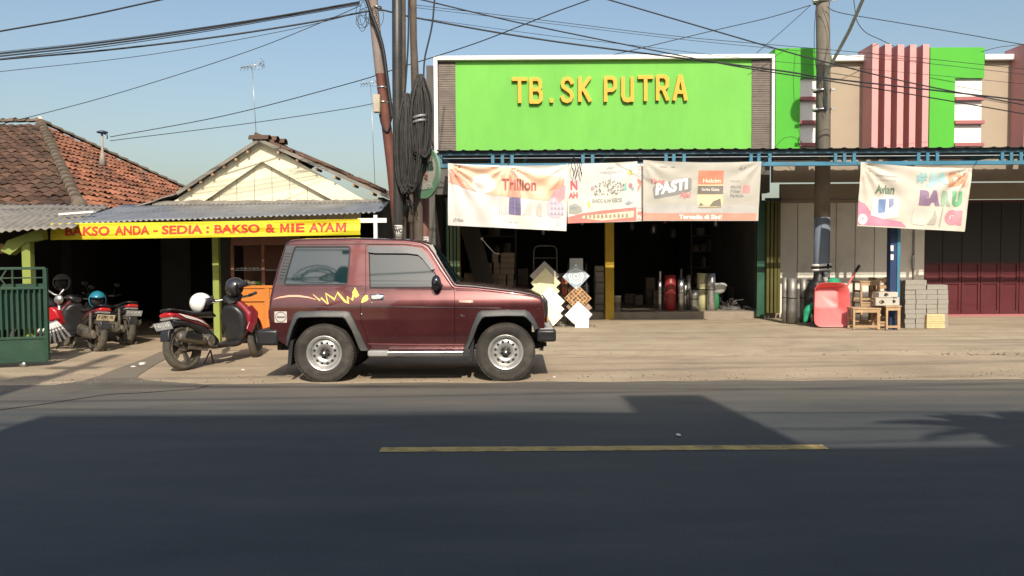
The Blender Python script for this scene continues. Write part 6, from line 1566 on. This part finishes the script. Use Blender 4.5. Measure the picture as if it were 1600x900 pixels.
def mosaic(o, s, th_, rot):
    rr = random.Random(5); mb = MB(); n = 6
    for i in range(n):
        for j in range(n):
            u = (i+.5)/n-.5+rr.uniform(-.02, .02); v = (j+.5)/n-.5+rr.uniform(-.02, .02); a = R(rot)
            x, z = s*.96*(u*math.cos(a)-v*math.sin(a)), s*.96*(u*math.sin(a)+v*math.cos(a)); r_ = s/n*.46; k = rr.choice((4, 5, 6)); ph = rr.random()*6
            mb.xz([(x+r_*math.cos(ph+6.283*t/k), z+r_*math.sin(ph+6.283*t/k)) for t in range(k)], -th_/2-.003, -th_/2-.001)
    mb.build('mosaic_piece', M('mosaic piece', (.13, .06, .03), .4, island=.6), o)
diamond('display_tile', 'brown and orange mosaic patterned tile below the rosette tile', 903, 466, 14.95, .36, M('mosaic grout', (.46, .25, .08), .5), deco=mosaic, rot=44)
diamond('display_tile', 'dull brown marbled tile half behind the white diamond tile', 905, 480, 14.98, .345, M('brown marbled tile', (.27, .19, .14), .3, var=.3, scale=9, bump=0), rot=42)
diamond('display_tile', 'plain white tile standing on its corner at the foot of the small easel', 904, 492, 14.85, .365, m_ceramw, rot=46)
c_ = P(909, 519, 14.7); o = thing('display_tile', 'small ivory tile leaning on the ground at the foot of the small easel', 'tile', (c_.x, 14.7, .165)); o.rotation_euler = (-.3, R(4), 0)
mb = MB(); mb.box(-.125, .125, -.006, .006, .0, .25); mb.build('slab', m_ceramw, o, bevel=.002)
for nm, x0, x1, y0, y1, lab in (('tile_rack', 836, 872, 425, 518, 'dark metal rack holding the tall column of cream tiles'), ('tile_rack', 888, 916, 412, 515, 'thin dark easel holding the rosette and mosaic tiles')):
    a, b = P(x0, y0, 15.2), P(x1, y0, 15.2); o = thing(nm, lab, 'rack', ((a.x+b.x)/2, 15.2, .17)); mb = MB()
    for p in (a, b): mb.bar((p.x, 15.2, p.z), (p.x, 14.95, .17), .02); mb.bar((p.x, 15.2, p.z), (p.x, 15.55, .18), .02)
    for t in (.1, .35, .6, .85): mb.bar((a.x, 15.2-.25*t+.01, a.z*(1-t)+.17*t), (b.x, 15.2-.25*t+.01, a.z*(1-t)+.17*t), .018)
    mb.build('frame', m_black, o, world=True)
    mb = MB(); mb.tube([(b.x, 15, .2), (b.x+.06, 14.9, .19), (b.x+.14, 14.88, .185), (b.x+.05, 14.85, .18)], .008, 5); mb.build('foot_rod', m_steel, o, world=True)
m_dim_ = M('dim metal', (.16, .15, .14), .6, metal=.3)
# cartons and boxes of tiles
def carton(px, py, w, h, D, lab, group, mat=m_card, dd=.35, cat='box', name='tile_box', zb=None):
    c = P(px, py, D); W, H = w*D/F, h*D/F; z = c.z if zb is None else zb; o = thing(name, lab, cat, (c.x, D, z), random.uniform(-.04, .04), group)
    mb = MB(); mb.box(-W/2, W/2, -dd/2, dd/2, 0, H-.004); mb.build('carton', mat, o, bevel=.004)
    mb = MB(); mb.box(-W/2-.001, W/2+.001, -dd/2-.002, -dd/2, H*.42, H*.58); mb.build('tape', M('brown tape', (.15, .10, .06), .5), o); return o
gb = 'tile boxes stacked inside the left half of the shop'
Db = 17.8; u_ = F/Db
rows_ = [(489, (764, 774, 785, 797)), (470.5, (763, 773, 785, 798)), (452, (763, 773, 785, 798)), (433, (764, 776, 788.5, 799)), (418, (774, 787, 798))]
rws = {0: 'bottom row', 1: 'second row from below', 2: 'middle row', 3: 'second row from the top', 4: 'top row'}
pos_ = ('left end', 'middle left', 'middle right', 'right end')
zc_ = FZ
for i, (yb, xs2) in enumerate(rows_):
    h_ = [18, 18, 18, 18, 15.5][i]
    for j, a in enumerate(xs2):
        w_ = 9.6 if j != 2 else 12
        carton(a, yb, w_, h_, Db, 'tile box, %s of the tall stack behind the bonnet, %s' % (rws[i], pos_[j]), gb, zb=zc_)
    zc_ += h_*Db/F
zc_ = FZ
for i in range(3):
    h_ = 20 if i < 2 else 17
    for j, a in enumerate((731, 748)):
        carton(a, 0, 16, h_, 17.6, '%s tile box, %s of the low stack at the left behind the windscreen' % (('dusty', 'plain')[j], ('bottom', 'middle', 'top')[i]), gb, zb=zc_)
    zc_ += h_*17.6/F
zc_ = FZ
for i in range(4):
    carton(935, 0, 13, 17, 17.4, 'pale tile box, %s of the narrow stack just left of the yellow column' % ('lowest', 'second from below', 'third from below', 'topmost')[i], gb, mat=M('pale carton', (.33, .29, .24), .9, island=.1), zb=zc_); zc_ += 17*17.4/F
for i, (px_, cc) in enumerate(((880, (.45, .10, .05)), (887, (.40, .14, .07)))):
    carton(px_, 0, 9, 28, 16.9, ('red', 'dark red')[i]+' brick coloured box between the two tile racks, '+('left', 'right')[i]+' one', 'red boxes', mat=M('red box %d' % i, cc, .8), zb=FZ+.35)
carton(884, 0, 22, 26, 16.95, 'grey carton carrying the red boxes between the tile racks', gb, zb=FZ-.0)
# shelving and frames in the gloom
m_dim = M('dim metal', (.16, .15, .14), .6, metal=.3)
sh_ = thing('shelf_unit', 'tall dim metal shelf unit standing deep in the left half of the shop', 'shelf', (X(775, 20), 20, FZ))
x0, x1 = X(735, 20), X(806, 20)
mb = MB()
for x in (x0, x1):
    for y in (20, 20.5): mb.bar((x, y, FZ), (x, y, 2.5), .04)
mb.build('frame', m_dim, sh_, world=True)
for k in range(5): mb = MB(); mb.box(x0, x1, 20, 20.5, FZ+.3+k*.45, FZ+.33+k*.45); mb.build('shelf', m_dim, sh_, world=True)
rr = random.Random(44)
for k in range(26):
    lv = rr.randrange(5); x = rr.uniform(x0+.1, x1-.1); h_ = rr.uniform(.12, .3); w_ = rr.uniform(.05, .12)
    o = thing('paint_can', 'small goods container on the dim metal shelf unit', 'can', (x, 20.1+rr.random()*.25, FZ+.335+lv*.45), 0, 'goods on the dim shelf unit'); mb = MB(); mb.lathe([(0, 0), (w_, 0), (w_, h_), (w_*.9, h_+.01), (0, h_+.01)], n=12); mb.build('can_body', rr.choice([m_card, m_dim, m_conc, M('dim red', (.14, .03, .02), .5)]), o)
sh2 = thing('shelf_unit', 'dim shelf unit loaded with pipe fittings deep in the right half of the shop', 'shelf', (X(1120, 21), 21, FZ))
x0, x1 = X(1080, 21), X(1150, 21); mb = MB()
for x in (x0, (x0+x1)/2, x1): mb.bar((x, 21, FZ), (x, 21, 2.7), .04)
mb.build('frame', m_dim, sh2, world=True)
for k in range(5): mb = MB(); mb.box(x0, x1, 21, 21.4, FZ+.4+k*.42, FZ+.43+k*.42); mb.build('shelf', m_dim, sh2, world=True)
for k in range(24):
    lv = rr.randrange(5); x = rr.uniform(x0+.1, x1-.1); h_ = rr.uniform(.1, .3); w_ = rr.uniform(.04, .1)
    o = thing('carton', 'small carton on the dim shelf unit of the right half', 'box', (x, 21.1+rr.random()*.2, FZ+.435+lv*.42), 0, 'cartons on the right shelf unit'); mb = MB(); mb.box(-w_, w_, -.1, .1, 0, h_); mb.build('carton_body', rr.choice([m_card, m_conc, m_louvre]), o, bevel=.004)
hc = thing('hand_truck', 'arched dim tube frame standing behind the tall tile column', 'hand truck', (X(853, 17.6), 17.6, FZ))
a, b = X(834, 17.6), X(870, 17.6); zt3 = Z(384, 17.6, 850); mb = MB()
mb.tube([(a, 17.6, FZ+.1), (a, 17.6, zt3-.1), (a+.04, 17.6, zt3-.02), (a+.12, 17.6, zt3), (b-.12, 17.6, zt3), (b-.04, 17.6, zt3-.02), (b, 17.6, zt3-.1), (b, 17.6, FZ+.1)], .018, 8)
for z in (.7, 1.1, 1.45): mb.tube([(a, 17.6, z), (b, 17.6, z)], .013, 6)
mb.build('tube_frame', m_dim, hc, world=True)
for x in (a, b): mb = MB(); mb.lathe([(0, -.03), (.11, -.03), (.11, .03), (0, .03)], (x, 17.62, FZ+.11), 'y', 16); mb.build('wheel', m_black, hc, world=True)
# leaning boards at the left
for k in range(3):
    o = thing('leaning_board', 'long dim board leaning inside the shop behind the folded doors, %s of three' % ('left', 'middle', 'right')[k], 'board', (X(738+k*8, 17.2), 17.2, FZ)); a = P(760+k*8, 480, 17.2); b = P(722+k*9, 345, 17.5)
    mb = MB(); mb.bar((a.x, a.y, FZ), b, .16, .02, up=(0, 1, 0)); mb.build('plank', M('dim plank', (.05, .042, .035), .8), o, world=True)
o = thing('lamp_bracket', 'thin pale bent metal rod hanging in the dim left half of the shop', 'bracket', P(764, 385, 17))
mb = MB(); mb.tube([P(753, 373, 17), P(762, 384, 17), P(772, 395, 17), P(781, 397, 17)], .012, 6); mb.sphere(P(753, 373, 17), .03); mb.build('rod', m_white, o, world=True)
# more stock filling the gloom
rr = random.Random(71)
for k in range(14):
    px_ = 985+k*14+rr.uniform(-4, 4); D__ = rr.uniform(18.6, 20.5); h_ = rr.uniform(14, 42)
    carton(px_, 0, rr.uniform(11, 17), h_, D__, 'dim carton standing on the floor deep in the right half of the shop', 'dim cartons deep in the shop', mat=rr.choice([m_card, m_conc, m_louvre]), zb=FZ, name='carton')
for k in range(12):
    px_ = 700+k*19+rr.uniform(-5, 5); D__ = rr.uniform(18.4, 19.4); h_ = rr.uniform(30, 60)
    carton(px_, 0, rr.uniform(12, 18), h_, D__, 'dim carton standing on the floor deep in the left half of the shop', 'dim cartons at the left of the shop', mat=rr.choice([m_card, m_conc, m_louvre]), zb=FZ, name='carton')
for k in range(16):
    px_ = rr.choice([rr.uniform(715, 930), rr.uniform(975, 1170)]); D__ = rr.uniform(17.4, 19.5); p_ = P(px_, 0, D__); L0 = rr.uniform(.35, .9); ww = rr.uniform(.03, .09)
    o = thing('hanging_goods', 'small goods hanging on cords from the dim shop ceiling', 'merchandise', (p_.x, D__, 2.97), 0, 'goods hanging from the shop ceiling')
    mb = MB(); mb.tube([(0, 0, 0), (0, 0, -L0)], .005, 4); mb.build('cord', m_dim_, o)
    mb = MB(); mb.lathe([(0, -L0-.25), (ww, -L0-.22), (ww*.8, -L0-.1), (ww, -L0-.03), (0, -L0)], n=8); mb.build('item', rr.choice([m_card, m_steel, m_trim, m_pinkd]), o)
# rolls of sheet metal and film
def roll(px, w, top, bot, D, mat, lab, name='metal_roll', zb=None, spiral=True, cat='roll'):
    c = P(px, bot, D); z1 = P(px, top, D).z; z0 = c.z if zb is None else zb; r_ = w*D/F/2
    o = thing(name, lab, cat, (c.x, D, z0)); H = z1-z0
    mb = MB(); mb.lathe([(r_*.72, 0), (r_, 0), (r_*1.0, H*.3), (r_*.985, H*.5), (r_, H*.7), (r_, H), (r_*.72, H), (r_*.72, H*.2)], n=28); mb.build('sheet', mat, o)
    if spiral:
        mb = MB(); mb.lathe([(r_*1.0, 0), (r_*1.03, 0), (r_*1.03, .02), (r_*1.0, .02)], (0, 0, H*.55), n=24); mb.build('band', m_black, o)
    return o
m_zinc = M('bright zinc sheet', (.62, .61, .58), .32, metal=.9, var=.12, scale=8, stretch=(1, 1, .3))
m_rolld = M('dull zinc sheet', (.24, .23, .21), .5, metal=.6, var=.3, scale=7)
m_mar = M('red roll film', (.30, .03, .03), .35, var=.15)
Dr = 16.85
roll(1031, 6, 437, 486, Dr, m_zinc, 'thin zinc roll, leftmost of the upright rolls in the shop entrance', zb=FZ)
roll(1031.5, 3, 424, 486, Dr+.12, m_white, 'thin white tube standing behind the leftmost zinc roll', zb=FZ, spiral=False)
roll(1047, 17, 430, 488, Dr, m_mar, 'thick red roll standing among the zinc rolls', zb=FZ)
roll(1064, 10, 436, 488, Dr, m_zinc, 'bright zinc roll just right of the red roll', zb=FZ)
roll(1064, 4, 420, 488, Dr+.2, m_dim, 'thin dark tube standing behind the zinc roll beside the red one', zb=FZ, spiral=False)
roll(1076, 6, 430, 487, Dr+.05, m_rolld, 'slim dark zinc roll in the middle of the upright rolls', zb=FZ)
roll(1085, 14, 453, 488, Dr-.1, m_zinc, 'short zinc roll, lowest of the upright rolls', zb=FZ)
roll(1071, 5, 441, 488, Dr+.1, m_zinc, 'very slim zinc roll between the red roll and the short one', zb=FZ)
roll(1092, 9, 436, 487, Dr+.3, m_rolld, 'dull roll standing behind the short zinc roll', zb=FZ)
roll(1040, 5, 447, 487, Dr+.1, m_rolld, 'slim dull roll between the leftmost zinc roll and the red one', zb=FZ)
roll(1097, 16, 427, 487, Dr+.15, M('cream film roll', (.46, .44, .24), .5, var=.1), 'tall cream yellow roll between two zinc rolls', zb=FZ)
roll(1111, 13, 427, 488, Dr-.05, m_zinc, 'tall bright zinc roll, rightmost of the upright rolls', zb=FZ)
o = thing('green_sack', 'small green sack with crumpled white wrapping right of the rolls', 'sack', (X(1121, Dr), Dr, FZ))
mb = MB(); mb.sphere((X(1119, Dr), Dr, FZ+.2), .1, 12, 10, (.7, .8, 2)); mb.build('sack_body', M('green sack', (.02, .16, .06), .8), o, world=True)
mb = MB(); mb.sphere(P(1124, 449, Dr), .14, 14, 10, (1.2, .8, .8)); mb.v = [v+Vector((nz2(v.x*9, v.z*9), 0, nz2(v.z*9, v.x*9)))*.08 for v in mb.v]; mb.build('wrapping', M('crumpled film', (.50, .50, .48), .4), o, world=True)
o = thing('scrap_pile', 'low tangle of wire offcuts on the floor at the right of the shop entrance', 'scrap', (X(1145, 17), 17, FZ)); tag(o, group=None)
mb = MB(); rr = random.Random(3)
for k in range(30):
    a = P(1145, 483, 17)+Vector((rr.uniform(-.3, .35), rr.uniform(-.2, .3), rr.uniform(-.06, .18))); mb.tube([a, a+Vector((rr.uniform(-.1, .1), rr.uniform(-.1, .1), rr.uniform(-.1, .1))), a+Vector((rr.uniform(-.15, .15), 0, rr.uniform(-.15, .1)))], .006, 4)
mb.sphere((X(1143, 17), 17.1, FZ+.02), .15, 12, 8, (1.5, 1, .4)); mb.build('wire', m_dim, o, world=True)
# white bucket by the yellow column
o = thing('bucket', 'pale paint bucket with a printed label beside the yellow column', 'bucket', (X(963, 16.7), 16.7, FZ)); mb = MB(); mb.lathe([(0, 0), (.085, 0), (.10, .30), (.105, .30), (.105, .33), (0, .335)], n=18); mb.build('pail', M('ivory pail', (.48, .44, .36), .5), o)
mb = MB(); mb.lathe([(.094, .08), (.098, .2)], n=18); mb.build('label_band', M('dark print', (.14, .12, .10), .6), o)

# right side goods
roll(1226, 9, 434, 509, 15.3, m_rolld, 'tall dull zinc roll, leftmost by the folded door', zb=gz)
roll(1237, 14, 435, 509, 15.2, m_rolld, 'wide dull zinc roll, middle one of the three by the folded door', zb=gz)
roll(1255, 11, 435, 504, 15.45, m_rolld, 'dull zinc roll nearest the concrete pole', zb=gz)
roll(1263, 7, 437, 503, 15.5, m_dim, 'slim dark roll between the zinc rolls and the pole', zb=gz)
# bundle of tarpaulin, white cap sack and green sack against the pole
def blob(name, lab, cat, c, r_, sc3, mat, part, amp=.05, seed=0, rot=0, group=None):
    o = thing(name, lab, cat, c, 0, group); mb = MB(); mb.sphere((0, 0, 0), r_, 24, 16, sc3)
    rm = Matrix.Rotation(rot, 3, 'Y')
    mb.v = [rm @ (v+v.normalized()*amp*(nz2(v.x*6+seed, v.z*6, 1, seed)+.5*nz2(v.x*15, v.z*15+v.y*9, 1, seed))) for v in mb.v]
    mb.build(part, mat, o); return o
m_blk = M('black tarpaulin', (.012, .013, .014), .5); m_grs = M('green sacking', (.015, .28, .14), .7, var=.2)
blob('folded_tarpaulin', 'black folded tarpaulin leaning on the foot of the concrete pole', 'tarpaulin', P(1275, 456, 15.1), .22, (.75, .6, 1.9), m_blk, 'folds', .08, 2, R(14))
blob('green_sack', 'green sack lying at the foot of the pole left of the red wheelbarrow', 'sack', P(1263, 488, 14.75), .10, (.75, .7, 1.9), m_grs, 'sack_body', .05, 5, R(22))
blob('green_sack', 'green sack top showing above the rim of the red wheelbarrow', 'sack', P(1304, 444, 14.95), .12, (1.1, .6, .9), m_grs, 'sack_body', .04, 8)
blob('green_sack', 'larger green sack hidden in part behind the left rim of the wheelbarrow', 'sack', P(1278, 478, 15.3), .15, (.9, .7, 1.6), m_grs, 'sack_body', .04, 12)
o = thing('rag_bundle', 'white cloth bundle with dark bands tied on the concrete pole above the wheelbarrow', 'rag bundle', P(1286, 422, 15.05))
for i, (py, mt_) in enumerate(((414, m_white), (417.5, m_black), (421, m_white))):
    c = P(1284-i*.4, py, DP); mb = MB(); mb.lathe([(.15, -.028), (.182, -.02), (.19, 0), (.182, .02), (.15, .028)], c+Vector((0, 0, 0)), n=20); mb.v = [Vector((v.x, v.y, v.z+.25*(v.x-c.x)*.3)) for v in mb.v]; mb.build('wrap', mt_, o, world=True)
mb = MB()
for k in range(9): mb.sphere(P(1291+2*math.sin(k*2), 428+k*3.2, 15.0), .04, 8, 6, (1.2, .8, 1))
mb.build('hanging_cloth', M('grey cloth', (.42, .41, .38), .9), o, world=True)
mb = MB(); mb.sphere(P(1294, 416, 15.02), .04, sc=(.7, .7, 1.4)); mb.build('knot', m_black, o, world=True)
# wheelbarrow standing on its nose, tray facing the street
m_wb = M('red wheelbarrow paint', (.66, .13, .13), .45, var=.08, scale=3, dirt=(.55, .25, .2), dirt_amt=.3)
wb = thing('wheelbarrow', 'red wheelbarrow standing upright on its tray edge, tray facing the street', 'wheelbarrow', (X(1301, 14.5), 14.5, gz-.02))
outer = [(1283, 453), (1292, 450.5), (1321, 450.5), (1330, 454), (1333, 462), (1331, 507), (1326, 515), (1318, 519), (1281, 519), (1274, 515), (1273, 508), (1279, 461)]
OC = rounded([(P(a, b, 14.4).x, P(a, b, 14.4).z) for a, b in outer], .03, 2)
zmin = min(p[1] for p in OC)
cen = Vector((X(1303, 14.4), Z(485, 14.4, 1300))); IN = []
fl = [(1287, 461), (1317, 459), (1322, 464), (1320, 488), (1314, 490), (1282, 490), (1281, 487), (1284, 463)]
FLp = rounded([(P(a, b, 14.4).x, P(a, b, 14.4).z) for a, b in fl], .02, 2)
def resamp(poly, n):
    c = Vector((sum(p[0] for p in poly)/len(poly), sum(p[1] for p in poly)/len(poly))); out = []
    for k in range(n):
        a = 2*math.pi*k/n; d = Vector((math.cos(a), math.sin(a))); best = 0
        for i in range(len(poly)):
            p, q = Vector(poly[i]), Vector(poly[(i+1) % len(poly)]); e = q-p; den = d.x*e.y-d.y*e.x
            if abs(den) < 1e-9: continue
            t = ((p.x-c.x)*e.y-(p.y-c.y)*e.x)/den; u = ((p.x-c.x)*d.y-(p.y-c.y)*d.x)/den
            if t > 0 and -.001 <= u <= 1.001: best = max(best, t)
        out.append(c+d*best)
    return out
NO = 64; o1, f1 = resamp(OC, NO), resamp(FLp, NO); vs = []; off = gz-.004-zmin
def yl(z): return 14.40+(.25*(z-zmin))
for k in range(NO):
    a, b = o1[k], f1[k]; m1 = a*.94+b*.06; m2 = a*.12+b*.88
    for (p, d) in ((a, 0.015), (a, 0), (m1, .005), (m2, .205), (b, .225)): vs.append((p.x, yl(p.y)+d, p.y+off))
fs = [(k*5+j, ((k+1) % NO)*5+j, ((k+1) % NO)*5+j+1, k*5+j+1) for k in range(NO) for j in range(4)]; fs.append(tuple(k*5+4 for k in range(NO)))
mb = MB(); mb.add(vs, fs, True); tr_ = mb.build('tray', m_wb, wb, world=True, solid=.006); tr_.data.set_sharp_from_angle(angle=R(50))
for (a, b, dd) in (((1312, 466), (1342, 416), 0), ((1290, 470), (1273, 450), .0)):
    p, q = P(a[0], a[1], 14.78), P(b[0], b[1], 14.95); mb = MB(); mb.tube([p, p*.4+q*.6, q], .019, 8); h_ = mb.build('handle', m_wb, wb, world=True)
    if b[0] > 1300: e_ = (q-p).normalized(); mb = MB(); mb.tube([q-e_*.13, q+e_*.02], .025, 8); mb.build('grip', m_black, h_, world=True)
mb = MB(); c = Vector((X(1301, 14.8), 14.85, gz+.20)); mb.lathe([(.10, -.03), (.15, -.045), (.18, 0), (.15, .045), (.10, .03)], c, 'x', 24); mb.build('wheel', m_btyre, wb, world=True)
mb = MB(); mb.tube([P(1291, 515, 14.7), P(1293, 460, 14.85)], .015, 6); mb.tube([P(1316, 515, 14.7), P(1314, 460, 14.85)], .015, 6); mb.tube([P(1290, 490, 14.72), c, P(1316, 490, 14.72)], .015, 6); mb.build('undercarriage', m_wb, wb, world=True)
# wooden stools / stands
def stool(label, loc, w, d, h, rz=0, slats=0, name='wooden_stool', group='rough wooden stools beside the wheelbarrow', t=.035):
    o = thing(name, label, 'stool', loc, rz, group)
    for i in (-1, 1):
        for j in (-1, 1):
            mb = MB(); mb.box(i*(w/2-t)-t/2*1.0 if i > 0 else -w/2, (w/2) if i > 0 else -w/2+t, j*(d/2)-(t if j > 0 else 0), j*(d/2)+(0 if j > 0 else t), 0, h-.03); mb.build('leg', m_wood, o, bevel=.003)
    mb = MB(); n = max(3, int(d/.09))
    for k in range(n): y0 = -d/2-.01+(d+.02)*k/n; mb.box(-w/2-.012, w/2+.012, y0+.003, y0+(d+.02)/n-.003, h-.028, h)
    mb.build('top', m_wood, o, bevel=.003)
    mb = MB(); mb.box(-w/2+t, w/2-t, -d/2+.004, -d/2+.024, h-.085, h-.031); mb.box(-w/2+t, w/2-t, -d/2+.004, -d/2+.024, .03, .07); mb.box(-w/2+t, w/2-t, d/2-.024, d/2-.004, .03, .07)
    mb.box(-w/2+.004, -w/2+.024, -d/2+t, d/2-t, h*.45, h*.45+.04); mb.box(w/2-.024, w/2-.004, -d/2+t, d/2-t, h*.45, h*.45+.04)
    mb.build('stretcher', m_wood, o, bevel=.002); return o
Dg = 14.1
stool('long low wooden stool on the ground directly right of the red wheelbarrow', (X(1355, Dg), Dg+.12, gz-.02), .46, .34, .38, R(-6))
stool('taller narrow wooden stool on the ground below the concrete blocks', (X(1391, Dg), Dg+.05, gz-.02), .26, .34, .42, R(4))
stool('wooden stool without ends standing behind, in the second row', (X(1366, 14.9), 14.95, gz-.01), .60, .38, .43, 0)
stool('wooden stool stacked highest, upper left of the stool pile', (X(1355, 14.9), 14.92, gz+.425), .38, .32, .385, R(3))
cr = thing('wooden_crate', 'brown slatted crate top showing dark behind the upper stool', 'crate', (X(1378, 15.2), 15.25, gz)); mb = MB()
for k in range(7): mb.box(-.16, .16, -.17, -.155, .05+k*.12, .13+k*.12)
for x in (-.16, .14): mb.box(x, x+.03, -.15, .15, 0, .86)
mb.build('slats', m_wood, cr, bevel=.003)
# hollow concrete blocks on the stool
m_blkc = M('pale concrete block', (.46, .43, .37), .95, var=.12, scale=10, bump=.5, bscale=60)
def hollow(lab, loc, rz, w=.28, d=.16, h=.14):
    o = thing('concrete_block', lab, 'concrete block', loc, rz, 'hollow concrete blocks on the stool')
    out = [(-w/2, 0), (w/2, 0), (w/2, h), (-w/2, h)]; hole = [(-.04+.045*math.cos(t*math.pi/6), h*.45+.035*math.sin(t*math.pi/6)) for t in range(12)]
    bm = flat([out, hole]); mb = MB(); bm.verts.index_update()
    V = [v.co.copy() for v in bm.verts]; Fs = [[v.index for v in f.verts] for f in bm.faces]; bm.free(); n = len(V)
    mb.add([(v.x, -d/2, v.y) for v in V]+[(v.x, d/2, v.y) for v in V], Fs+[[i+n for i in f[::-1]] for f in Fs]+[(k, (k+1) % 4, (k+1) % 4+n, k+n) for k in range(4)]+[(4+k, 4+(k+1) % 12, 4+(k+1) % 12+n, 4+k+n) for k in range(12)])
    mb.build('block', m_blkc, o, bevel=.003); return o
zs = gz-.02+.42
hollow('concrete block with its dark hole facing the street on the narrow stool', (X(1379, 14.05)+.02, 14.06, zs+.002), R(-10))
hollow('concrete block lying across the top of the other two', (X(1385, 14.1), 14.12, zs+.146), R(8), .36, .18, .09)
hollow('concrete block standing at the right end of the narrow stool', (X(1399, 14.1), 14.16, zs+.002), R(4), .14, .16, .14)
# stack of grey pavers
m_brk = M('grey paver brick', (.30, .28, .24), .95, var=.12, scale=12, bump=.5, bscale=70)
m_brkd = M('dark grey paver face', (.33, .31, .285), .95, var=.15, scale=12, bump=.5, bscale=70)
proto_b = None
def paver(loc, rz, lab, w=.20, d=.10, h=.078, mat=m_brk):
    o = thing('paver_brick', lab, 'brick', loc, rz, 'stacked grey paver bricks'); 
    if not hasattr(paver, 'me'):
        mb = MB(); mb.box(-.5, .5, -.5, .5, 0, 1); q = mb.build('x', mat); paver.me = q.data; bpy.data.objects.remove(q)
    b = bpy.data.objects.new('brick_body', paver.me); COL.objects.link(b); b.parent = o; b.scale = (w, d, h-.004)
    md = b.modifiers.new('b', 'BEVEL'); md.width = .006; md.segments = 1
    return o
bx = X(1406, 14.45); rr = random.Random(6)
order = ['bottom', 'second', 'third', 'fourth', 'fifth', 'sixth', 'seventh', 'eighth', 'ninth', 'top']
hb_ = .086
for lv in range(10):
    for r_i, (yy, nx) in enumerate(((14.30, 4), (14.44, 4))):
        for c_i in range(nx):
            if lv > 8 and c_i > 1: continue
            if lv > 8 and r_i == 0 and c_i == 1: pass
            cl_ = ('left', 'second', 'third', 'right')[c_i]
            wcol = .185
            paver((bx+.1+c_i*(wcol+.006)+rr.uniform(-.008, .008), yy+rr.uniform(-.01, .01), gz-.02+lv*hb_), rr.uniform(-.03, .03),
                  'grey paver brick, %s course of the %s row, %s column of the stack' % (order[lv], ('front', 'back')[r_i], cl_), wcol, .125, hb_)
m_ybl = M('yellow wood offcuts', (.60, .46, .24), .85, var=.2, scale=14)
for k, px_ in enumerate((1455, 1469)):
    o = thing('paver_bundle', 'yellowish bundle of wooden battens on the ground before the brick stack, %s one' % ('left', 'right')[k], 'wood bundle', (X(px_, 14.2), 14.22, gz-.02)); mb = MB()
    for i in range(6):
        mb.box(-.075+rr.uniform(-.01, 0), .075+rr.uniform(0, .01), -.06, .06, i*.042, i*.042+.039)
    mb.build('battens', m_ybl, o, bevel=.003)

# litter and rubble
m_lit = M('white litter', (.70, .68, .64), .8)
def bit(px, py, D, w, mat, lab, nm='litter', z=None):
    c = P(px, py, D); o = thing(nm, lab, 'litter' if nm == 'litter' else 'stone', (c.x, D, z if z is not None else .02), random.uniform(0, 3))
    mb = MB(); mb.sphere((0, 0, w*.25), w, 8, 6, (1.3, .7, .35)); mb.v = [v+Vector((nz2(v.x*30, v.z*30+px), nz2(v.y*30, px), 0))*w*.5 for v in mb.v]; mb.build('scrap', mat, o)
for (px_, py_, w_, lb) in ((208, 571, .05, 'white paper scrap on the sandy ground left of the scooter'), (223, 567, .07, 'longer white paper scrap left of the scooter wheel'), (379, 576, .028, 'small white scrap between the scooter and the car'),
        (866, 590, .022, 'small pale pebble on the verge right of the front wheel'), (444, 560, .03, 'white scrap under the rear bumper of the car'), (1061, 681, .03, 'white scrap lying on the shaded asphalt above the yellow line')):
    D__ = 1.48*F/(py_-400); bit(px_, py_, D__, w_, m_lit, lb, z=.012 if D__ > 9.5 else .001)
rr = random.Random(8); mb = MB()
for k in range(170):
    x = rr.uniform(X(1385, 13), X(1620, 13)) if k < 150 else rr.uniform(.6, 9); y = rr.gauss(12.98, .06) if k % 2 else rr.gauss(11.58, .06); s_ = rr.uniform(.005, .022)
    mb.sphere((x, y, (.10 if y > 12.2 else .04)+s_*.3), s_, 6, 4, (1.3, 1, .6))
tag(mb.build('rubble', M('rubble', (.27, .215, .15), .95, island=.3)), 'crumbled concrete rubble along the worn steps of the forecourt', 'rubble', kind='stuff')
mb = MB()
for k in range(1700):
    x = rr.uniform(-9, 12); y = 9.45+abs(rr.gauss(0, 1.6)); s_ = rr.uniform(.003, .011); mb.sphere((x, y, .012+s_*.3+((.06 if y < 12.9 else .115) if y > 11.6 and x > -1 else 0)), s_, 5, 3, (1.2, 1, .6))
tag(mb.build('gravel', M('grit', (.25, .19, .12), .95, island=.5)), 'scattered grit on the earth verge', 'gravel', kind='stuff')
